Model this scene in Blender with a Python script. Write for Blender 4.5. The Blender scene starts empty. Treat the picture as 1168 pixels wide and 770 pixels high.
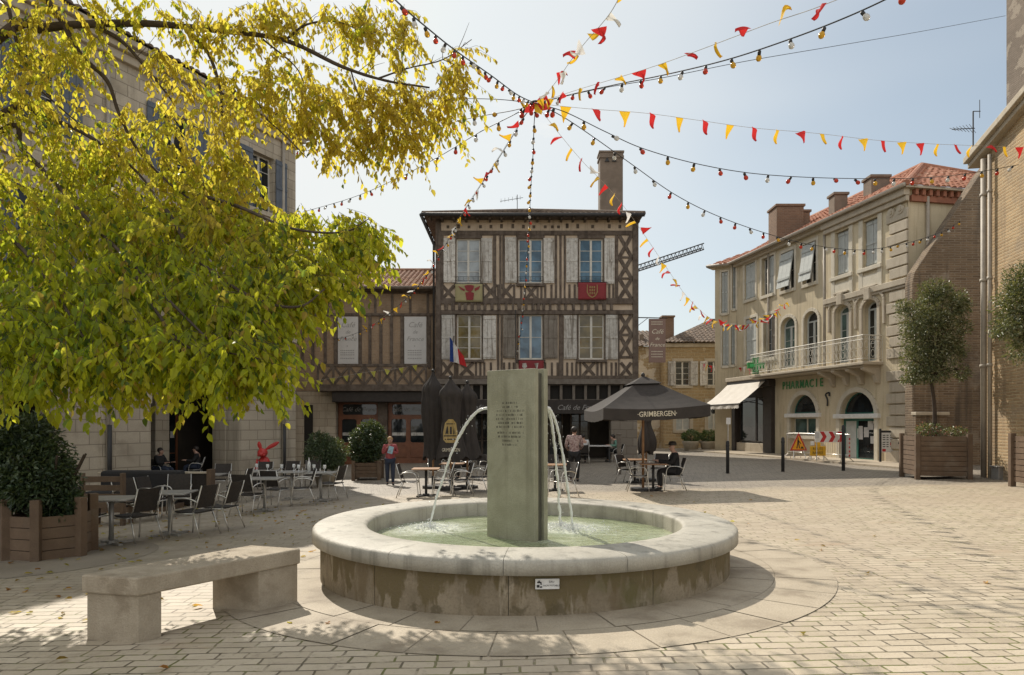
import bpy, bmesh, math, random
import numpy as np
from mathutils import Vector, Matrix, Euler
random.seed(7)
RNG = np.random.default_rng(7)
SC = bpy.context.scene
COL = SC.collection
PI = math.pi
R = math.radians

# ------------------------------------------------------------------ camera geometry (a level view, horizon at row 482 of 770)
FPX, PCX, PHY, CZ = 784.0, 584.0, 482.0, 1.65

def P(px, py, Y):
    return Vector(((px - PCX) / FPX * Y, Y, CZ + (PHY - py) / FPX * Y))

def gz(x, y):
    return 0.02 * max(-40, min(40, x)) - 0.014 * (min(y, 22) - 8)

def G(px, py):
    u, v = (px - PCX) / FPX, (PHY - py) / FPX
    t = 1.538 / (0.02 * u - 0.014 - v)
    if t > 22:
        t = 1.846 / (0.02 * u - v)
    return Vector((u * t, t, gz(u * t, t)))

# ------------------------------------------------------------------ materials
def nmat(name):
    m = bpy.data.materials.new(name)
    m.use_nodes = True
    nt = m.node_tree
    b = nt.nodes['Principled BSDF']
    return m, nt, b

def N(nt, typ, **kw):
    n = nt.nodes.new(typ)
    for k, v in kw.items():
        if k in n.inputs:
            n.inputs[k].default_value = v
        else:
            setattr(n, k, v)
    return n

def L(nt, a, b):
    nt.links.new(a, b)

def c4(c):
    return (c[0], c[1], c[2], 1)

def mixc(nt, fac, a, b, mode='MIX'):
    n = nt.nodes.new('ShaderNodeMix')
    n.data_type = 'RGBA'
    n.blend_type = mode
    for sock, v in ((n.inputs['Factor'], fac), (n.inputs['A'], a), (n.inputs['B'], b)):
        pass
    fi = [s for s in n.inputs if s.name == 'Factor' and s.type == 'VALUE'][0]
    ai = [s for s in n.inputs if s.name == 'A' and s.type == 'RGBA'][0]
    bi = [s for s in n.inputs if s.name == 'B' and s.type == 'RGBA'][0]
    for sock, v in ((fi, fac), (ai, a), (bi, b)):
        if isinstance(v, (int, float)):
            sock.default_value = v
        elif isinstance(v, tuple):
            sock.default_value = c4(v) if len(v) == 3 else v
        else:
            nt.links.new(v, sock)
    return [s for s in n.outputs if s.type == 'RGBA'][0]

def math_(nt, op, a, b=None, c=None):
    n = nt.nodes.new('ShaderNodeMath')
    n.operation = op
    for i, v in enumerate((a, b, c)):
        if v is None:
            continue
        if isinstance(v, (int, float)):
            n.inputs[i].default_value = v
        else:
            nt.links.new(v, n.inputs[i])
    return n.outputs[0]

def ramp(nt, fac, p0, p1, v0=0.0, v1=1.0):
    n = nt.nodes.new('ShaderNodeMapRange')
    n.interpolation_type = 'SMOOTHSTEP'
    nt.links.new(fac, n.inputs[0])
    n.inputs[1].default_value, n.inputs[2].default_value = p0, p1
    n.inputs[3].default_value, n.inputs[4].default_value = v0, v1
    return n.outputs[0]

def noise(nt, vec, scale, detail=4, rough=0.6):
    n = nt.nodes.new('ShaderNodeTexNoise')
    n.inputs['Scale'].default_value = scale
    n.inputs['Detail'].default_value = detail
    n.inputs['Roughness'].default_value = rough
    if vec is not None:
        nt.links.new(vec, n.inputs['Vector'])
    return n.outputs['Fac']

def objco(nt):
    return nt.nodes.new('ShaderNodeTexCoord').outputs['Object']

def scaled(nt, vec, s):
    n = nt.nodes.new('ShaderNodeMapping')
    n.inputs['Scale'].default_value = s
    nt.links.new(vec, n.inputs['Vector'])
    return n.outputs[0]

def bump(nt, b, h, strength=0.3, dist=0.02, prev=None):
    n = nt.nodes.new('ShaderNodeBump')
    n.inputs['Strength'].default_value = strength
    n.inputs['Distance'].default_value = dist
    nt.links.new(h, n.inputs['Height'])
    if prev is not None:
        nt.links.new(prev, n.inputs['Normal'])
    nt.links.new(n.outputs[0], b.inputs['Normal'])
    return n.outputs[0]

def M(name, c1, c2=None, scale=3.0, rough=0.85, bmp=0.25, bscale=45, streak=None, metallic=0.0, spec=0.4, stain=None, rnd=0.0):
    """worn surface: two colours mixed by noise, fine grain, optional vertical streaks and stains of their own colour"""
    m, nt, b = nmat(name)
    co = objco(nt)
    c2 = c2 or tuple(x * 0.75 for x in c1)
    col = mixc(nt, ramp(nt, noise(nt, co, scale, 6), 0.3, 0.7), c1, c2)
    fine = noise(nt, co, bscale, 3)
    col = mixc(nt, ramp(nt, fine, 0.25, 0.75, 0.0, 0.35), col, tuple(x * 0.6 for x in c2))
    if streak:
        st = noise(nt, scaled(nt, co, (7, 7, 0.5)), 1.0, 4)
        col = mixc(nt, ramp(nt, st, 0.5, 0.72, 0, streak[1]), col, streak[0])
    if stain:
        st = noise(nt, co, stain[2], 5)
        col = mixc(nt, ramp(nt, st, 0.52, 0.68, 0, stain[1]), col, stain[0])
    if rnd:
        oi = nt.nodes.new('ShaderNodeObjectInfo').outputs['Random']
        k = math_(nt, 'MULTIPLY_ADD', oi, rnd, 1 - rnd / 2)
        vm = nt.nodes.new('ShaderNodeVectorMath'); vm.operation = 'SCALE'
        L(nt, col, vm.inputs[0]); L(nt, k, vm.inputs['Scale'])
        col = vm.outputs[0]
    L(nt, col, b.inputs['Base Color'])
    b.inputs['Roughness'].default_value = rough
    b.inputs['Metallic'].default_value = metallic
    b.inputs['Specular IOR Level'].default_value = spec
    if bmp:
        bump(nt, b, fine, bmp, 0.01)
    return m

def plain(name, c, rough=0.6, metallic=0.0, spec=0.5):
    return M(name, c, tuple(x * 0.85 for x in c), 6, rough, 0.05, 30, metallic=metallic, spec=spec)

def Mbrick(name, c1, c2, mortar, bw, bh, ms=0.012, b_amt=0.5, rough=0.9, stain=None, streak=None, warp=0.02, horizontal=False, patch=None, off=0.5):
    m, nt, b = nmat(name)
    co = objco(nt)
    sx = nt.nodes.new('ShaderNodeSeparateXYZ')
    L(nt, co, sx.inputs[0])
    cx = nt.nodes.new('ShaderNodeCombineXYZ')
    if horizontal:
        L(nt, sx.outputs[0], cx.inputs[0]); L(nt, sx.outputs[1], cx.inputs[1])
    else:
        L(nt, math_(nt, 'ADD', sx.outputs[0], sx.outputs[1]), cx.inputs[0]); L(nt, sx.outputs[2], cx.inputs[1])
    wn = nt.nodes.new('ShaderNodeTexNoise')
    wn.inputs['Scale'].default_value = 2.5; wn.inputs['Detail'].default_value = 3
    L(nt, co, wn.inputs['Vector'])
    wv = nt.nodes.new('ShaderNodeVectorMath'); wv.operation = 'MULTIPLY_ADD'
    L(nt, wn.outputs['Color'], wv.inputs[0]); wv.inputs[1].default_value = (warp,) * 3
    L(nt, cx.outputs[0], wv.inputs[2])
    br = nt.nodes.new('ShaderNodeTexBrick')
    L(nt, wv.outputs[0], br.inputs['Vector'])
    br.offset = off
    br.inputs['Scale'].default_value = 1.0
    br.inputs['Brick Width'].default_value = bw
    br.inputs['Row Height'].default_value = bh
    br.inputs['Mortar Size'].default_value = ms
    br.inputs['Mortar Smooth'].default_value = 0.35
    br.inputs['Bias'].default_value = 0.0
    br.inputs['Color1'].default_value = c4(c1)
    br.inputs['Color2'].default_value = c4(c2)
    br.inputs['Mortar'].default_value = c4(mortar)
    col = br.outputs['Color']
    big = noise(nt, co, 0.5, 5)
    col = mixc(nt, ramp(nt, big, 0.35, 0.7, 0, 0.45), col, tuple(x * 0.62 for x in c2))
    fine = noise(nt, co, 28, 5)
    col = mixc(nt, ramp(nt, fine, 0.3, 0.75, 0, 0.4), col, tuple(x * 0.55 for x in c1))
    if patch:
        pn = noise(nt, co, patch[2], 6)
        col = mixc(nt, ramp(nt, pn, patch[3], patch[3] + 0.04, 0, patch[1]), col, patch[0])
    if streak:
        st = noise(nt, scaled(nt, co, (3, 3, 0.25)), 1.0, 5)
        col = mixc(nt, ramp(nt, st, 0.48, 0.7, 0, streak[1]), col, streak[0])
    if stain:
        st = noise(nt, co, stain[2], 5)
        col = mixc(nt, ramp(nt, st, 0.5, 0.68, 0, stain[1]), col, stain[0])
    L(nt, col, b.inputs['Base Color'])
    b.inputs['Roughness'].default_value = rough
    b.inputs['Specular IOR Level'].default_value = 0.3
    h = math_(nt, 'MULTIPLY_ADD', fine, 0.5, math_(nt, 'SUBTRACT', 1.0, br.outputs['Fac']))
    bump(nt, b, h, b_amt, 0.02)
    return m

def Mleaf(name, trans=0.45, rough=0.45):
    m, nt, b = nmat(name)
    at = nt.nodes.new('ShaderNodeAttribute'); at.attribute_name = 'leaf_tint'
    L(nt, mixc(nt, 1.0, at.outputs['Color'], (0.5, 0.55, 0.5), 'MULTIPLY') if trans > .3 else at.outputs['Color'], b.inputs['Base Color'])
    b.inputs['Roughness'].default_value = rough
    b.inputs['Specular IOR Level'].default_value = 0.35
    tr = nt.nodes.new('ShaderNodeBsdfTranslucent')
    g = nt.nodes.new('ShaderNodeGamma'); g.inputs[1].default_value = 0.45
    L(nt, at.outputs['Color'], g.inputs[0]); L(nt, mixc(nt, 1.0, g.outputs[0], (1.0, 1.0, 0.3), 'MULTIPLY'), tr.inputs[0])
    mx = nt.nodes.new('ShaderNodeMixShader'); mx.inputs[0].default_value = trans
    L(nt, b.outputs[0], mx.inputs[1]); L(nt, tr.outputs[0], mx.inputs[2])
    L(nt, mx.outputs[0], nt.nodes['Material Output'].inputs[0])
    return m

def Mglass(name, base, spec=0.5, rough=0.04):
    m, nt, b = nmat(name)
    co = objco(nt)
    n = noise(nt, co, 1.1, 3)
    L(nt, mixc(nt, ramp(nt, n, 0.35, 0.65), base, tuple(x * 0.45 for x in base)), b.inputs['Base Color'])
    b.inputs['Roughness'].default_value = rough
    b.inputs['Specular IOR Level'].default_value = spec
    b.inputs['IOR'].default_value = 1.5
    bump(nt, b, noise(nt, co, 1.7, 2), 0.06, 0.05)
    return m

MT = {}
MT['plaster'] = M('aged_plaster', (0.58, 0.475, 0.365), (0.49, 0.39, 0.29), 2.2, 0.9, 0.3, 30, streak=((0.2, 0.16, 0.12), 0.5), stain=((0.6, 0.49, 0.37), 0.5, 1.3))
MT['timber'] = M('old_timber', (0.07, 0.05, 0.038), (0.15, 0.12, 0.095), 5, 0.85, 0.5, 60, streak=((0.045, 0.032, 0.025), 0.7))
MT['timber_grey'] = M('weathered_timber', (0.2, 0.175, 0.15), (0.13, 0.11, 0.09), 5, 0.9, 0.4, 60)
MT['shutter'] = M('flaking_paint', (0.62, 0.6, 0.56), (0.47, 0.45, 0.41), 7, 0.8, 0.4, 40, streak=((0.17, 0.14, 0.11), 0.95), stain=((0.26, 0.23, 0.19), .7, 8.0), rnd=0.35)
MT['shutter_grey'] = M('bare_shutter', (0.26, 0.235, 0.2), (0.17, 0.145, 0.12), 4, 0.85, 0.3, 40, streak=((0.09, 0.07, 0.055), 0.8))
MT['white_frame'] = M('painted_frame', (0.62, 0.6, 0.54), (0.5, 0.48, 0.43), 5, 0.5, 0.05)
MT['glass'] = Mglass('window_glass', (0.1, 0.19, 0.27))  # blue of the reflected sky is put into the base colour
MT['glass_warm'] = Mglass('window_glass_warm', (0.17, 0.125, 0.04))  # yellow reflection of the tree is put into the base colour
MT['glass_curtain'] = Mglass('curtained_glass', (0.32, 0.36, 0.38))
MT['glass_dark'] = Mglass('window_glass_dark', (0.025, 0.03, 0.032))
MT['glass_teal'] = Mglass('window_glass_teal', (0.09, 0.15, 0.14))
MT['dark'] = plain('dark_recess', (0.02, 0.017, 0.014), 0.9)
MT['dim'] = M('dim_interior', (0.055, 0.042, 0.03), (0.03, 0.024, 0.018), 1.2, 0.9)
MT['tile'] = M('clay_tile', (0.36, 0.19, 0.12), (0.22, 0.125, 0.09), 6, 0.9, 0.3, 25, stain=((0.42, 0.3, 0.21), 0.8, 2.3))
MT['tile_old'] = M('mossy_tile', (0.19, 0.135, 0.1), (0.11, 0.088, 0.07), 5, 0.95, 0.4, 25, stain=((0.28, 0.21, 0.15), 0.7, 2.5))
MT['tile_red'] = M('red_clay_tile', (0.45, 0.2, 0.12), (0.3, 0.13, 0.085), 5, 0.9, 0.3, 25, stain=((0.5, 0.32, 0.22), 0.7, 2.5))
MT['infill_brick'] = Mbrick('brick_infill', (0.36, 0.255, 0.165), (0.29, 0.2, 0.13), (0.34, 0.28, 0.21), 0.26, 0.075, 0.012, 0.5, stain=((0.16, 0.115, 0.08), 0.6, 1.2))
MT['ashlar'] = Mbrick('limestone_ashlar', (0.54, 0.47, 0.37), (0.43, 0.37, 0.285), (0.24, 0.2, 0.155), 0.78, 0.36, 0.014, 0.55, stain=((0.25, 0.21, 0.16), 0.6, 0.9), streak=((0.2, 0.17, 0.13), 0.5))
MT['pillar_stone'] = Mbrick('pillar_block', (0.3, 0.265, 0.22), (0.23, 0.2, 0.165), (0.16, 0.13, 0.1), 0.6, 0.38, 0.016, 0.6)
MT['stone_trim'] = M('limestone_trim', (0.5, 0.44, 0.345), (0.42, 0.36, 0.275), 2.5, 0.85, 0.25, 40, streak=((0.3, 0.25, 0.18), 0.5))
MT['render'] = M('stained_render', (0.6, 0.52, 0.365), (0.51, 0.43, 0.295), 0.9, 0.92, 0.25, 35, streak=((0.24, 0.2, 0.15), 0.6), stain=((0.28, 0.235, 0.175), 0.6, 0.6))
MT['render_warm'] = M('warm_render', (0.63, 0.545, 0.385), (0.55, 0.465, 0.32), 1.2, 0.92, 0.25, 35, streak=((0.34, 0.265, 0.17), 0.5))
MT['trim_pale'] = M('pale_surround', (0.62, 0.57, 0.47), (0.53, 0.48, 0.38), 3, 0.85, 0.15, 40)
MT['far_stone'] = Mbrick('rubble_wall', (0.42, 0.31, 0.17), (0.33, 0.24, 0.13), (0.42, 0.34, 0.22), 0.42, 0.2, 0.03, 0.6, patch=((0.5, 0.42, 0.3), 0.7, 0.5, 0.56), warp=0.12)
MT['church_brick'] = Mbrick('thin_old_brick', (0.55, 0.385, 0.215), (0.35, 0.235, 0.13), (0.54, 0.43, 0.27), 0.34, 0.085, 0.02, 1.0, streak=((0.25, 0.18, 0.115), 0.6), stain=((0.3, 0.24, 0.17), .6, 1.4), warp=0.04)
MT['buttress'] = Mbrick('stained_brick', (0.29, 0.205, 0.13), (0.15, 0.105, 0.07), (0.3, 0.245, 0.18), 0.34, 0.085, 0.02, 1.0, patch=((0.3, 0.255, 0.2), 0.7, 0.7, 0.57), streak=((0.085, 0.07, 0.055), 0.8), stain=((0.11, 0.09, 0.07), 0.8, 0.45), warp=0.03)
MT['tower'] = Mbrick('tower_stone', (0.25, 0.2, 0.16), (0.19, 0.155, 0.12), (0.22, 0.18, 0.14), 0.34, 0.09, 0.016, 0.6, patch=((0.34, 0.29, 0.23), 0.8, 1.0, 0.52))
MT['chimney'] = M('chimney_render', (0.23, 0.18, 0.14), (0.165, 0.13, 0.1), 2, 0.95, 0.3)
MT['chimney_brick'] = Mbrick('chimney_brick', (0.27, 0.17, 0.11), (0.2, 0.125, 0.085), (0.28, 0.22, 0.17), 0.24, 0.08, 0.012, 0.6)
MT['granite'] = M('bench_stone', (0.43, 0.365, 0.275), (0.33, 0.275, 0.2), 4.5, 0.85, 0.8, 75, stain=((0.22, 0.175, 0.12), 0.75, 3.2), streak=((0.27, 0.22, 0.155), 0.6))
MT['wood_box'] = M('planter_wood', (0.17, 0.115, 0.075), (0.12, 0.08, 0.052), 4, 0.85, 0.35, 70, rnd=0.2, stain=((0.21, 0.165, 0.12), 0.6, 2.0))
MT['wood_red'] = M('varnished_wood', (0.22, 0.085, 0.04), (0.15, 0.058, 0.028), 4, 0.45, 0.1)
MT['wood_top'] = M('table_wood', (0.36, 0.2, 0.1), (0.27, 0.145, 0.07), 6, 0.5, 0.1)
MT['wicker'] = M('dark_weave', (0.045, 0.036, 0.03), (0.028, 0.023, 0.02), 20, 0.7, 0.6, 160)
MT['alu'] = M('brushed_aluminium', (0.66, 0.64, 0.6), (0.58, 0.56, 0.52), 10, 0.32, 0.02, metallic=0.9)
MT['zinc'] = M('table_metal', (0.42, 0.41, 0.39), (0.33, 0.32, 0.3), 8, 0.4, 0.05, metallic=0.4)
MT['iron'] = M('dark_iron', (0.035, 0.034, 0.034), (0.025, 0.024, 0.024), 8, 0.55, 0.1, spec=0.4)
MT['pipe'] = M('grey_pipe', (0.42, 0.37, 0.3), (0.33, 0.29, 0.24), 4, 0.6, 0.1)
MT['railing'] = M('wrought_iron_paint', (0.68, 0.65, 0.58), (0.58, 0.55, 0.48), 6, 0.6, 0.1)
MT['canvas_dark'] = M('dark_canvas', (0.05, 0.042, 0.038), (0.036, 0.031, 0.028), 5, 0.9, 0.2, 150)
MT['canvas_white'] = M('awning_canvas', (0.66, 0.62, 0.56), (0.58, 0.54, 0.48), 3, 0.9, 0.1, 150)
MT['cable'] = plain('black_cable', (0.02, 0.02, 0.02), 0.6)
MT['cord'] = plain('pale_cord', (0.5, 0.48, 0.44), 0.8)
MT['socket'] = plain('lamp_socket', (0.015, 0.015, 0.016), 0.5)
def Mbulb(name, c):
    m, nt, b = nmat(name)
    b.inputs['Base Color'].default_value = c4(c)
    b.inputs['Roughness'].default_value = 0.18
    b.inputs['Transmission Weight'].default_value = 0.35
    b.inputs['IOR'].default_value = 1.3
    return m
MT['bulb_red'] = Mbulb('red_bulb_glass', (0.58, 0.06, 0.03))
MT['bulb_yellow'] = Mbulb('yellow_bulb_glass', (0.72, 0.4, 0.04))
MT['bulb_white'] = Mbulb('white_bulb_glass', (0.72, 0.71, 0.67))
def Mcloth(name, c, t=0.4):
    m, nt, b = nmat(name)
    b.inputs['Base Color'].default_value = c4(c); b.inputs['Roughness'].default_value = 0.8
    tr = nt.nodes.new('ShaderNodeBsdfTranslucent'); tr.inputs[0].default_value = c4(c)
    mx = nt.nodes.new('ShaderNodeMixShader'); mx.inputs[0].default_value = t
    L(nt, b.outputs[0], mx.inputs[1]); L(nt, tr.outputs[0], mx.inputs[2])
    L(nt, mx.outputs[0], nt.nodes['Material Output'].inputs[0])
    return m
MT['flag_red'] = Mcloth('red_pennant', (0.6, 0.03, 0.03))
MT['flag_yellow'] = Mcloth('yellow_pennant', (0.8, 0.5, 0.03))
MT['flag_white'] = Mcloth('white_pennant', (0.8, 0.78, 0.74))
MT['flag_blue'] = Mcloth('blue_cloth', (0.02, 0.06, 0.28))
MT['flag_pink'] = Mcloth('faded_pink_pennant', (0.75, 0.25, 0.28))
MT['flag_lime'] = Mcloth('lime_pennant', (0.6, 0.58, 0.12))
MT['leaf'] = Mleaf('broad_leaf', 0.6)
MT['leaf_dark'] = Mleaf('glossy_leaf', 0.15, 0.35)
MT['bark'] = M('bark', (0.085, 0.062, 0.045), (0.05, 0.037, 0.028), 8, 0.95, 0.6, 40)
MT['soil'] = M('soil', (0.06, 0.045, 0.03), (0.04, 0.03, 0.02), 8, 1.0, 0.6)
MT['red_paint'] = plain('red_lacquer', (0.5, 0.03, 0.025), 0.4)
MT['sign_yellow'] = plain('sign_yellow', (0.75, 0.42, 0.02), 0.5)
MT['sign_orange'] = plain('sign_orange', (0.8, 0.36, 0.02), 0.5)
MT['sign_red'] = plain('sign_red', (0.5, 0.025, 0.03), 0.5)
MT['sign_white'] = plain('sign_white', (0.74, 0.73, 0.7), 0.5)
MT['black'] = plain('black_paint', (0.012, 0.012, 0.012), 0.5)
MT['green'] = plain('green_letters', (0.02, 0.24, 0.06), 0.35)
MT['green_frame'] = plain('green_door_frame', (0.03, 0.14, 0.11), 0.4)
MT['gold'] = plain('gold_print', (0.38, 0.27, 0.09), 0.5)
MT['dull_gold'] = plain('dull_gold_print', (0.3, 0.19, 0.07), 0.7)
MT['cream'] = plain('cream_print', (0.72, 0.66, 0.52), 0.6)
MT['grey_print'] = plain('grey_print', (0.3, 0.29, 0.28), 0.7)
MT['banner_white'] = M('printed_white_banner', (0.56, 0.55, 0.54), (0.5, 0.49, 0.48), 2, 0.7, 0.05)
MT['banner_brown'] = M('printed_brown_banner', (0.25, 0.165, 0.135), (0.22, 0.145, 0.12), 2, 0.8, 0.05)
MT['banner_red'] = M('crimson_banner', (0.24, 0.035, 0.04), (0.2, 0.03, 0.035), 3, 0.85, 0.05)
MT['banner_olive'] = M('olive_banner', (0.34, 0.3, 0.16), (0.29, 0.26, 0.14), 3, 0.85, 0.05)
MT['skin'] = plain('skin', (0.5, 0.3, 0.22), 0.55)
MT['denim'] = plain('dark_denim', (0.03, 0.04, 0.07), 0.9)
MT['cloth_black'] = plain('black_cloth', (0.02, 0.019, 0.02), 0.9)
MT['cloth_red'] = M('faded_red_shirt', (0.42, 0.1, 0.1), (0.3, 0.07, 0.08), 12, 0.9)
MT['cloth_print'] = M('patterned_blouse', (0.55, 0.45, 0.42), (0.2, 0.11, 0.11), 22, 0.9)
MT['cloth_green'] = plain('green_shirt', (0.13, 0.26, 0.2), 0.9)
MT['cloth_white'] = plain('white_shirt', (0.6, 0.6, 0.6), 0.9)
MT['cloth_blue'] = plain('pale_blue_cloth', (0.35, 0.55, 0.65), 0.9)
MT['hair_grey'] = plain('grey_hair', (0.45, 0.42, 0.38), 0.8)
MT['hair_fair'] = plain('fair_hair', (0.4, 0.25, 0.12), 0.7)
MT['hair_dark'] = plain('dark_hair', (0.025, 0.018, 0.014), 0.6)
MT['pot'] = M('stone_pot', (0.45, 0.39, 0.3), (0.36, 0.31, 0.24), 4, 0.9)

# ------------------------------------------------------------------ mesh builder
class MB:
    def __init__(self):
        self.v, self.f, self.mi, self.cur = [], [], [], 0

    def add(self, verts, faces):
        o = len(self.v)
        self.v.extend(Vector(p) for p in verts)
        for f in faces:
            self.f.append(tuple(i + o for i in f)); self.mi.append(self.cur)
        return self

    def hexa(self, p):     # 8 corners: bottom loop 0-3, top loop 4-7
        return self.add(p, [(3, 2, 1, 0), (4, 5, 6, 7), (0, 1, 5, 4), (1, 2, 6, 5), (2, 3, 7, 6), (3, 0, 4, 7)])

    def box(self, x0, x1, y0, y1, z0, z1, fn=None):
        p = [(x0, y0, z0), (x1, y0, z0), (x1, y1, z0), (x0, y1, z0), (x0, y0, z1), (x1, y0, z1), (x1, y1, z1), (x0, y1, z1)]
        if fn:
            p = [fn(*q) for q in p]
        return self.hexa(p)

    def obox(self, c, size, rot=None):
        rot = rot or Matrix.Identity(3)
        c = Vector(c)
        a, b, d = (s / 2 for s in size)
        p = [c + rot @ Vector(q) for q in ((-a, -b, -d), (a, -b, -d), (a, b, -d), (-a, b, -d), (-a, -b, d), (a, -b, d), (a, b, d), (-a, b, d))]
        return self.hexa(p)

    def beam(self, p0, p1, w, d, up=(0, 1, 0)):
        """bar from p0 to p1, w across (in the plane perpendicular to up), d along up"""
        p0, p1, up = Vector(p0), Vector(p1), Vector(up)
        ax = (p1 - p0).normalized()
        s = ax.cross(up).normalized() * w / 2
        t = up.normalized() * d / 2
        return self.hexa([p0 - s - t, p0 + s - t, p0 + s + t, p0 - s + t, p1 - s - t, p1 + s - t, p1 + s + t, p1 - s + t])

    def tube(self, pts, r, n=8, caps=True):
        pts = [Vector(p) for p in pts]
        rr = r if isinstance(r, (list, tuple)) else [r] * len(pts)
        rings = []
        t = (pts[1] - pts[0]).normalized()
        ref = Vector((0, 0, 1)) if abs(t.z) < 0.9 else Vector((1, 0, 0))
        s = t.cross(ref).normalized()
        o = len(self.v)
        for i, p in enumerate(pts):
            if i == 0: tt = pts[1] - pts[0]
            elif i == len(pts) - 1: tt = pts[-1] - pts[-2]
            else: tt = pts[i + 1] - pts[i - 1]
            if tt.length < 1e-9: tt = t
            t = tt.normalized()
            s = (s - t * s.dot(t))
            if s.length < 1e-6: s = t.orthogonal()
            s.normalize()
            q = t.cross(s)
            for k in range(n):
                a = 2 * PI * k / n
                self.v.append(p + (s * math.cos(a) + q * math.sin(a)) * rr[i])
        for i in range(len(pts) - 1):
            for k in range(n):
                a, b = o + i * n + k, o + i * n + (k + 1) % n
                self.f.append((a, b, b + n, a + n)); self.mi.append(self.cur)
        if caps:
            self.f.append(tuple(o + k for k in range(n))[::-1]); self.mi.append(self.cur)
            e = o + (len(pts) - 1) * n
            self.f.append(tuple(e + k for k in range(n))); self.mi.append(self.cur)
        return self

    def lathe(self, prof, n=32, c=(0, 0, 0), a0=0.0, a1=2 * PI, sx=1, sy=1):
        full = abs(a1 - a0 - 2 * PI) < 1e-6
        m = n if full else n + 1
        o = len(self.v)
        for r, z in prof:
            for k in range(m):
                a = a0 + (a1 - a0) * k / n
                self.v.append(Vector((c[0] + r * math.cos(a) * sx, c[1] + r * math.sin(a) * sy, c[2] + z)))
        for i in range(len(prof) - 1):
            for k in range(n):
                a, b = o + i * m + k, o + i * m + (k + 1) % m
                self.f.append((a, b, b + m, a + m)); self.mi.append(self.cur)
        return self

    def sphere(self, c, r, nu=12, nv=8):
        r = (r, r, r) if isinstance(r, (int, float)) else r
        o = len(self.v)
        c = Vector(c)
        self.v.append(c + Vector((0, 0, r[2])))
        for j in range(1, nv):
            th = PI * j / nv
            for k in range(nu):
                a = 2 * PI * k / nu
                self.v.append(c + Vector((r[0] * math.sin(th) * math.cos(a), r[1] * math.sin(th) * math.sin(a), r[2] * math.cos(th))))
        self.v.append(c - Vector((0, 0, r[2])))
        e = len(self.v) - 1
        for k in range(nu):
            k2 = (k + 1) % nu
            self.f.append((o, o + 1 + k, o + 1 + k2)); self.mi.append(self.cur)
            self.f.append((e, e - nu + k2, e - nu + k)); self.mi.append(self.cur)
            for j in range(nv - 2):
                a = o + 1 + j * nu
                self.f.append((a + k, a + nu + k, a + nu + k2, a + k2)); self.mi.append(self.cur)
        return self

    def prism(self, poly, off):
        """extrude a planar polygon (3-D points) by a vector"""
        n = len(poly)
        off = Vector(off)
        a = [Vector(p) for p in poly]
        self.add(a + [p + off for p in a], [tuple(range(n))[::-1], tuple(range(n, 2 * n))] + [(i, (i + 1) % n, (i + 1) % n + n, i + n) for i in range(n)])
        return self

    def build(self, name, mat, parent=None, smooth=False, bevel=0, label=None, local=False, recalc=True, kind=None, solid=None):
        me = bpy.data.meshes.new(name)
        inv = None
        if parent is not None and not local:
            r = parent
            while r.parent is not None: r = r.parent
            inv = MW[r.name].inverted()
        vv = [inv @ p for p in self.v] if inv is not None else self.v
        me.from_pydata([tuple(p) for p in vv], [], self.f)
        mats = mat if isinstance(mat, (list, tuple)) else [mat]
        for m in mats:
            me.materials.append(MT[m] if isinstance(m, str) else m)
        if len(mats) > 1:
            me.polygons.foreach_set('material_index', self.mi)
        if recalc:
            bm = bmesh.new(); bm.from_mesh(me)
            bmesh.ops.recalc_face_normals(bm, faces=bm.faces)
            bm.to_mesh(me); bm.free()
        if smooth:
            me.polygons.foreach_set('use_smooth', [True] * len(me.polygons))
        me.update()
        o = bpy.data.objects.new(name, me)
        COL.objects.link(o)
        if parent is not None: o.parent = parent
        if bevel:
            bv = o.modifiers.new('Bevel', 'BEVEL'); bv.width = bevel; bv.segments = 2; bv.limit_method = 'ANGLE'; bv.angle_limit = R(40)
        if label: o['label'] = label
        if kind: o['kind'] = kind
        MW.setdefault(o.name, Matrix.Identity(4))
        return o

MW = {}

def thing(name, label, cat, loc=(0, 0, 0), rz=0.0, group=None):
    o = bpy.data.objects.new(name, None)
    COL.objects.link(o)
    o.empty_display_size = 0.2
    o.location = loc; o.rotation_euler = (0, 0, rz)
    MW[o.name] = Matrix.Translation(Vector(loc)) @ Matrix.Rotation(rz, 4, 'Z')
    o['label'] = label; o['category'] = cat
    if group: o['group'] = group
    return o

def tag(o, label, cat, group=None):
    o['label'] = label; o['category'] = cat
    if group: o['group'] = group
    return o

def dup(root, loc, rz, label, group=None):
    r = root.copy(); COL.objects.link(r)
    r.location = loc; r.rotation_euler = (0, 0, rz); r['label'] = label
    if group: r['group'] = group
    MW[r.name] = Matrix.Translation(Vector(loc)) @ Matrix.Rotation(rz, 4, 'Z')
    for ch in list(root.children):
        c = ch.copy(); COL.objects.link(c); c.parent = r
        for g in list(ch.children):
            d = g.copy(); COL.objects.link(d); d.parent = c
    return r

def text(name, s, size, loc, rot, mat, parent, extrude=0.004, shear=0.0, align='CENTER', sx=1.0, bold=0.0):
    """lettering as a mesh part standing at a world position; rot is a 3x3 whose columns are (right, up, towards the reader)"""
    cu = bpy.data.curves.new(name, 'FONT')
    cu.body = s; cu.size = size; cu.extrude = extrude; cu.shear = shear
    cu.align_x = align; cu.align_y = 'CENTER'; cu.offset = bold
    cu.resolution_u = 2
    tmp = bpy.data.objects.new(name, cu)
    COL.objects.link(tmp)
    dg = bpy.context.evaluated_depsgraph_get()
    me = bpy.data.meshes.new_from_object(tmp.evaluated_get(dg))
    bpy.data.objects.remove(tmp)
    mb = MB()
    loc = Vector(loc)
    mb.add([loc + rot @ Vector((v.co.x * sx, v.co.y, v.co.z)) for v in me.vertices], [tuple(p.vertices) for p in me.polygons])
    return mb.build(name, mat, parent, recalc=False)

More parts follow.
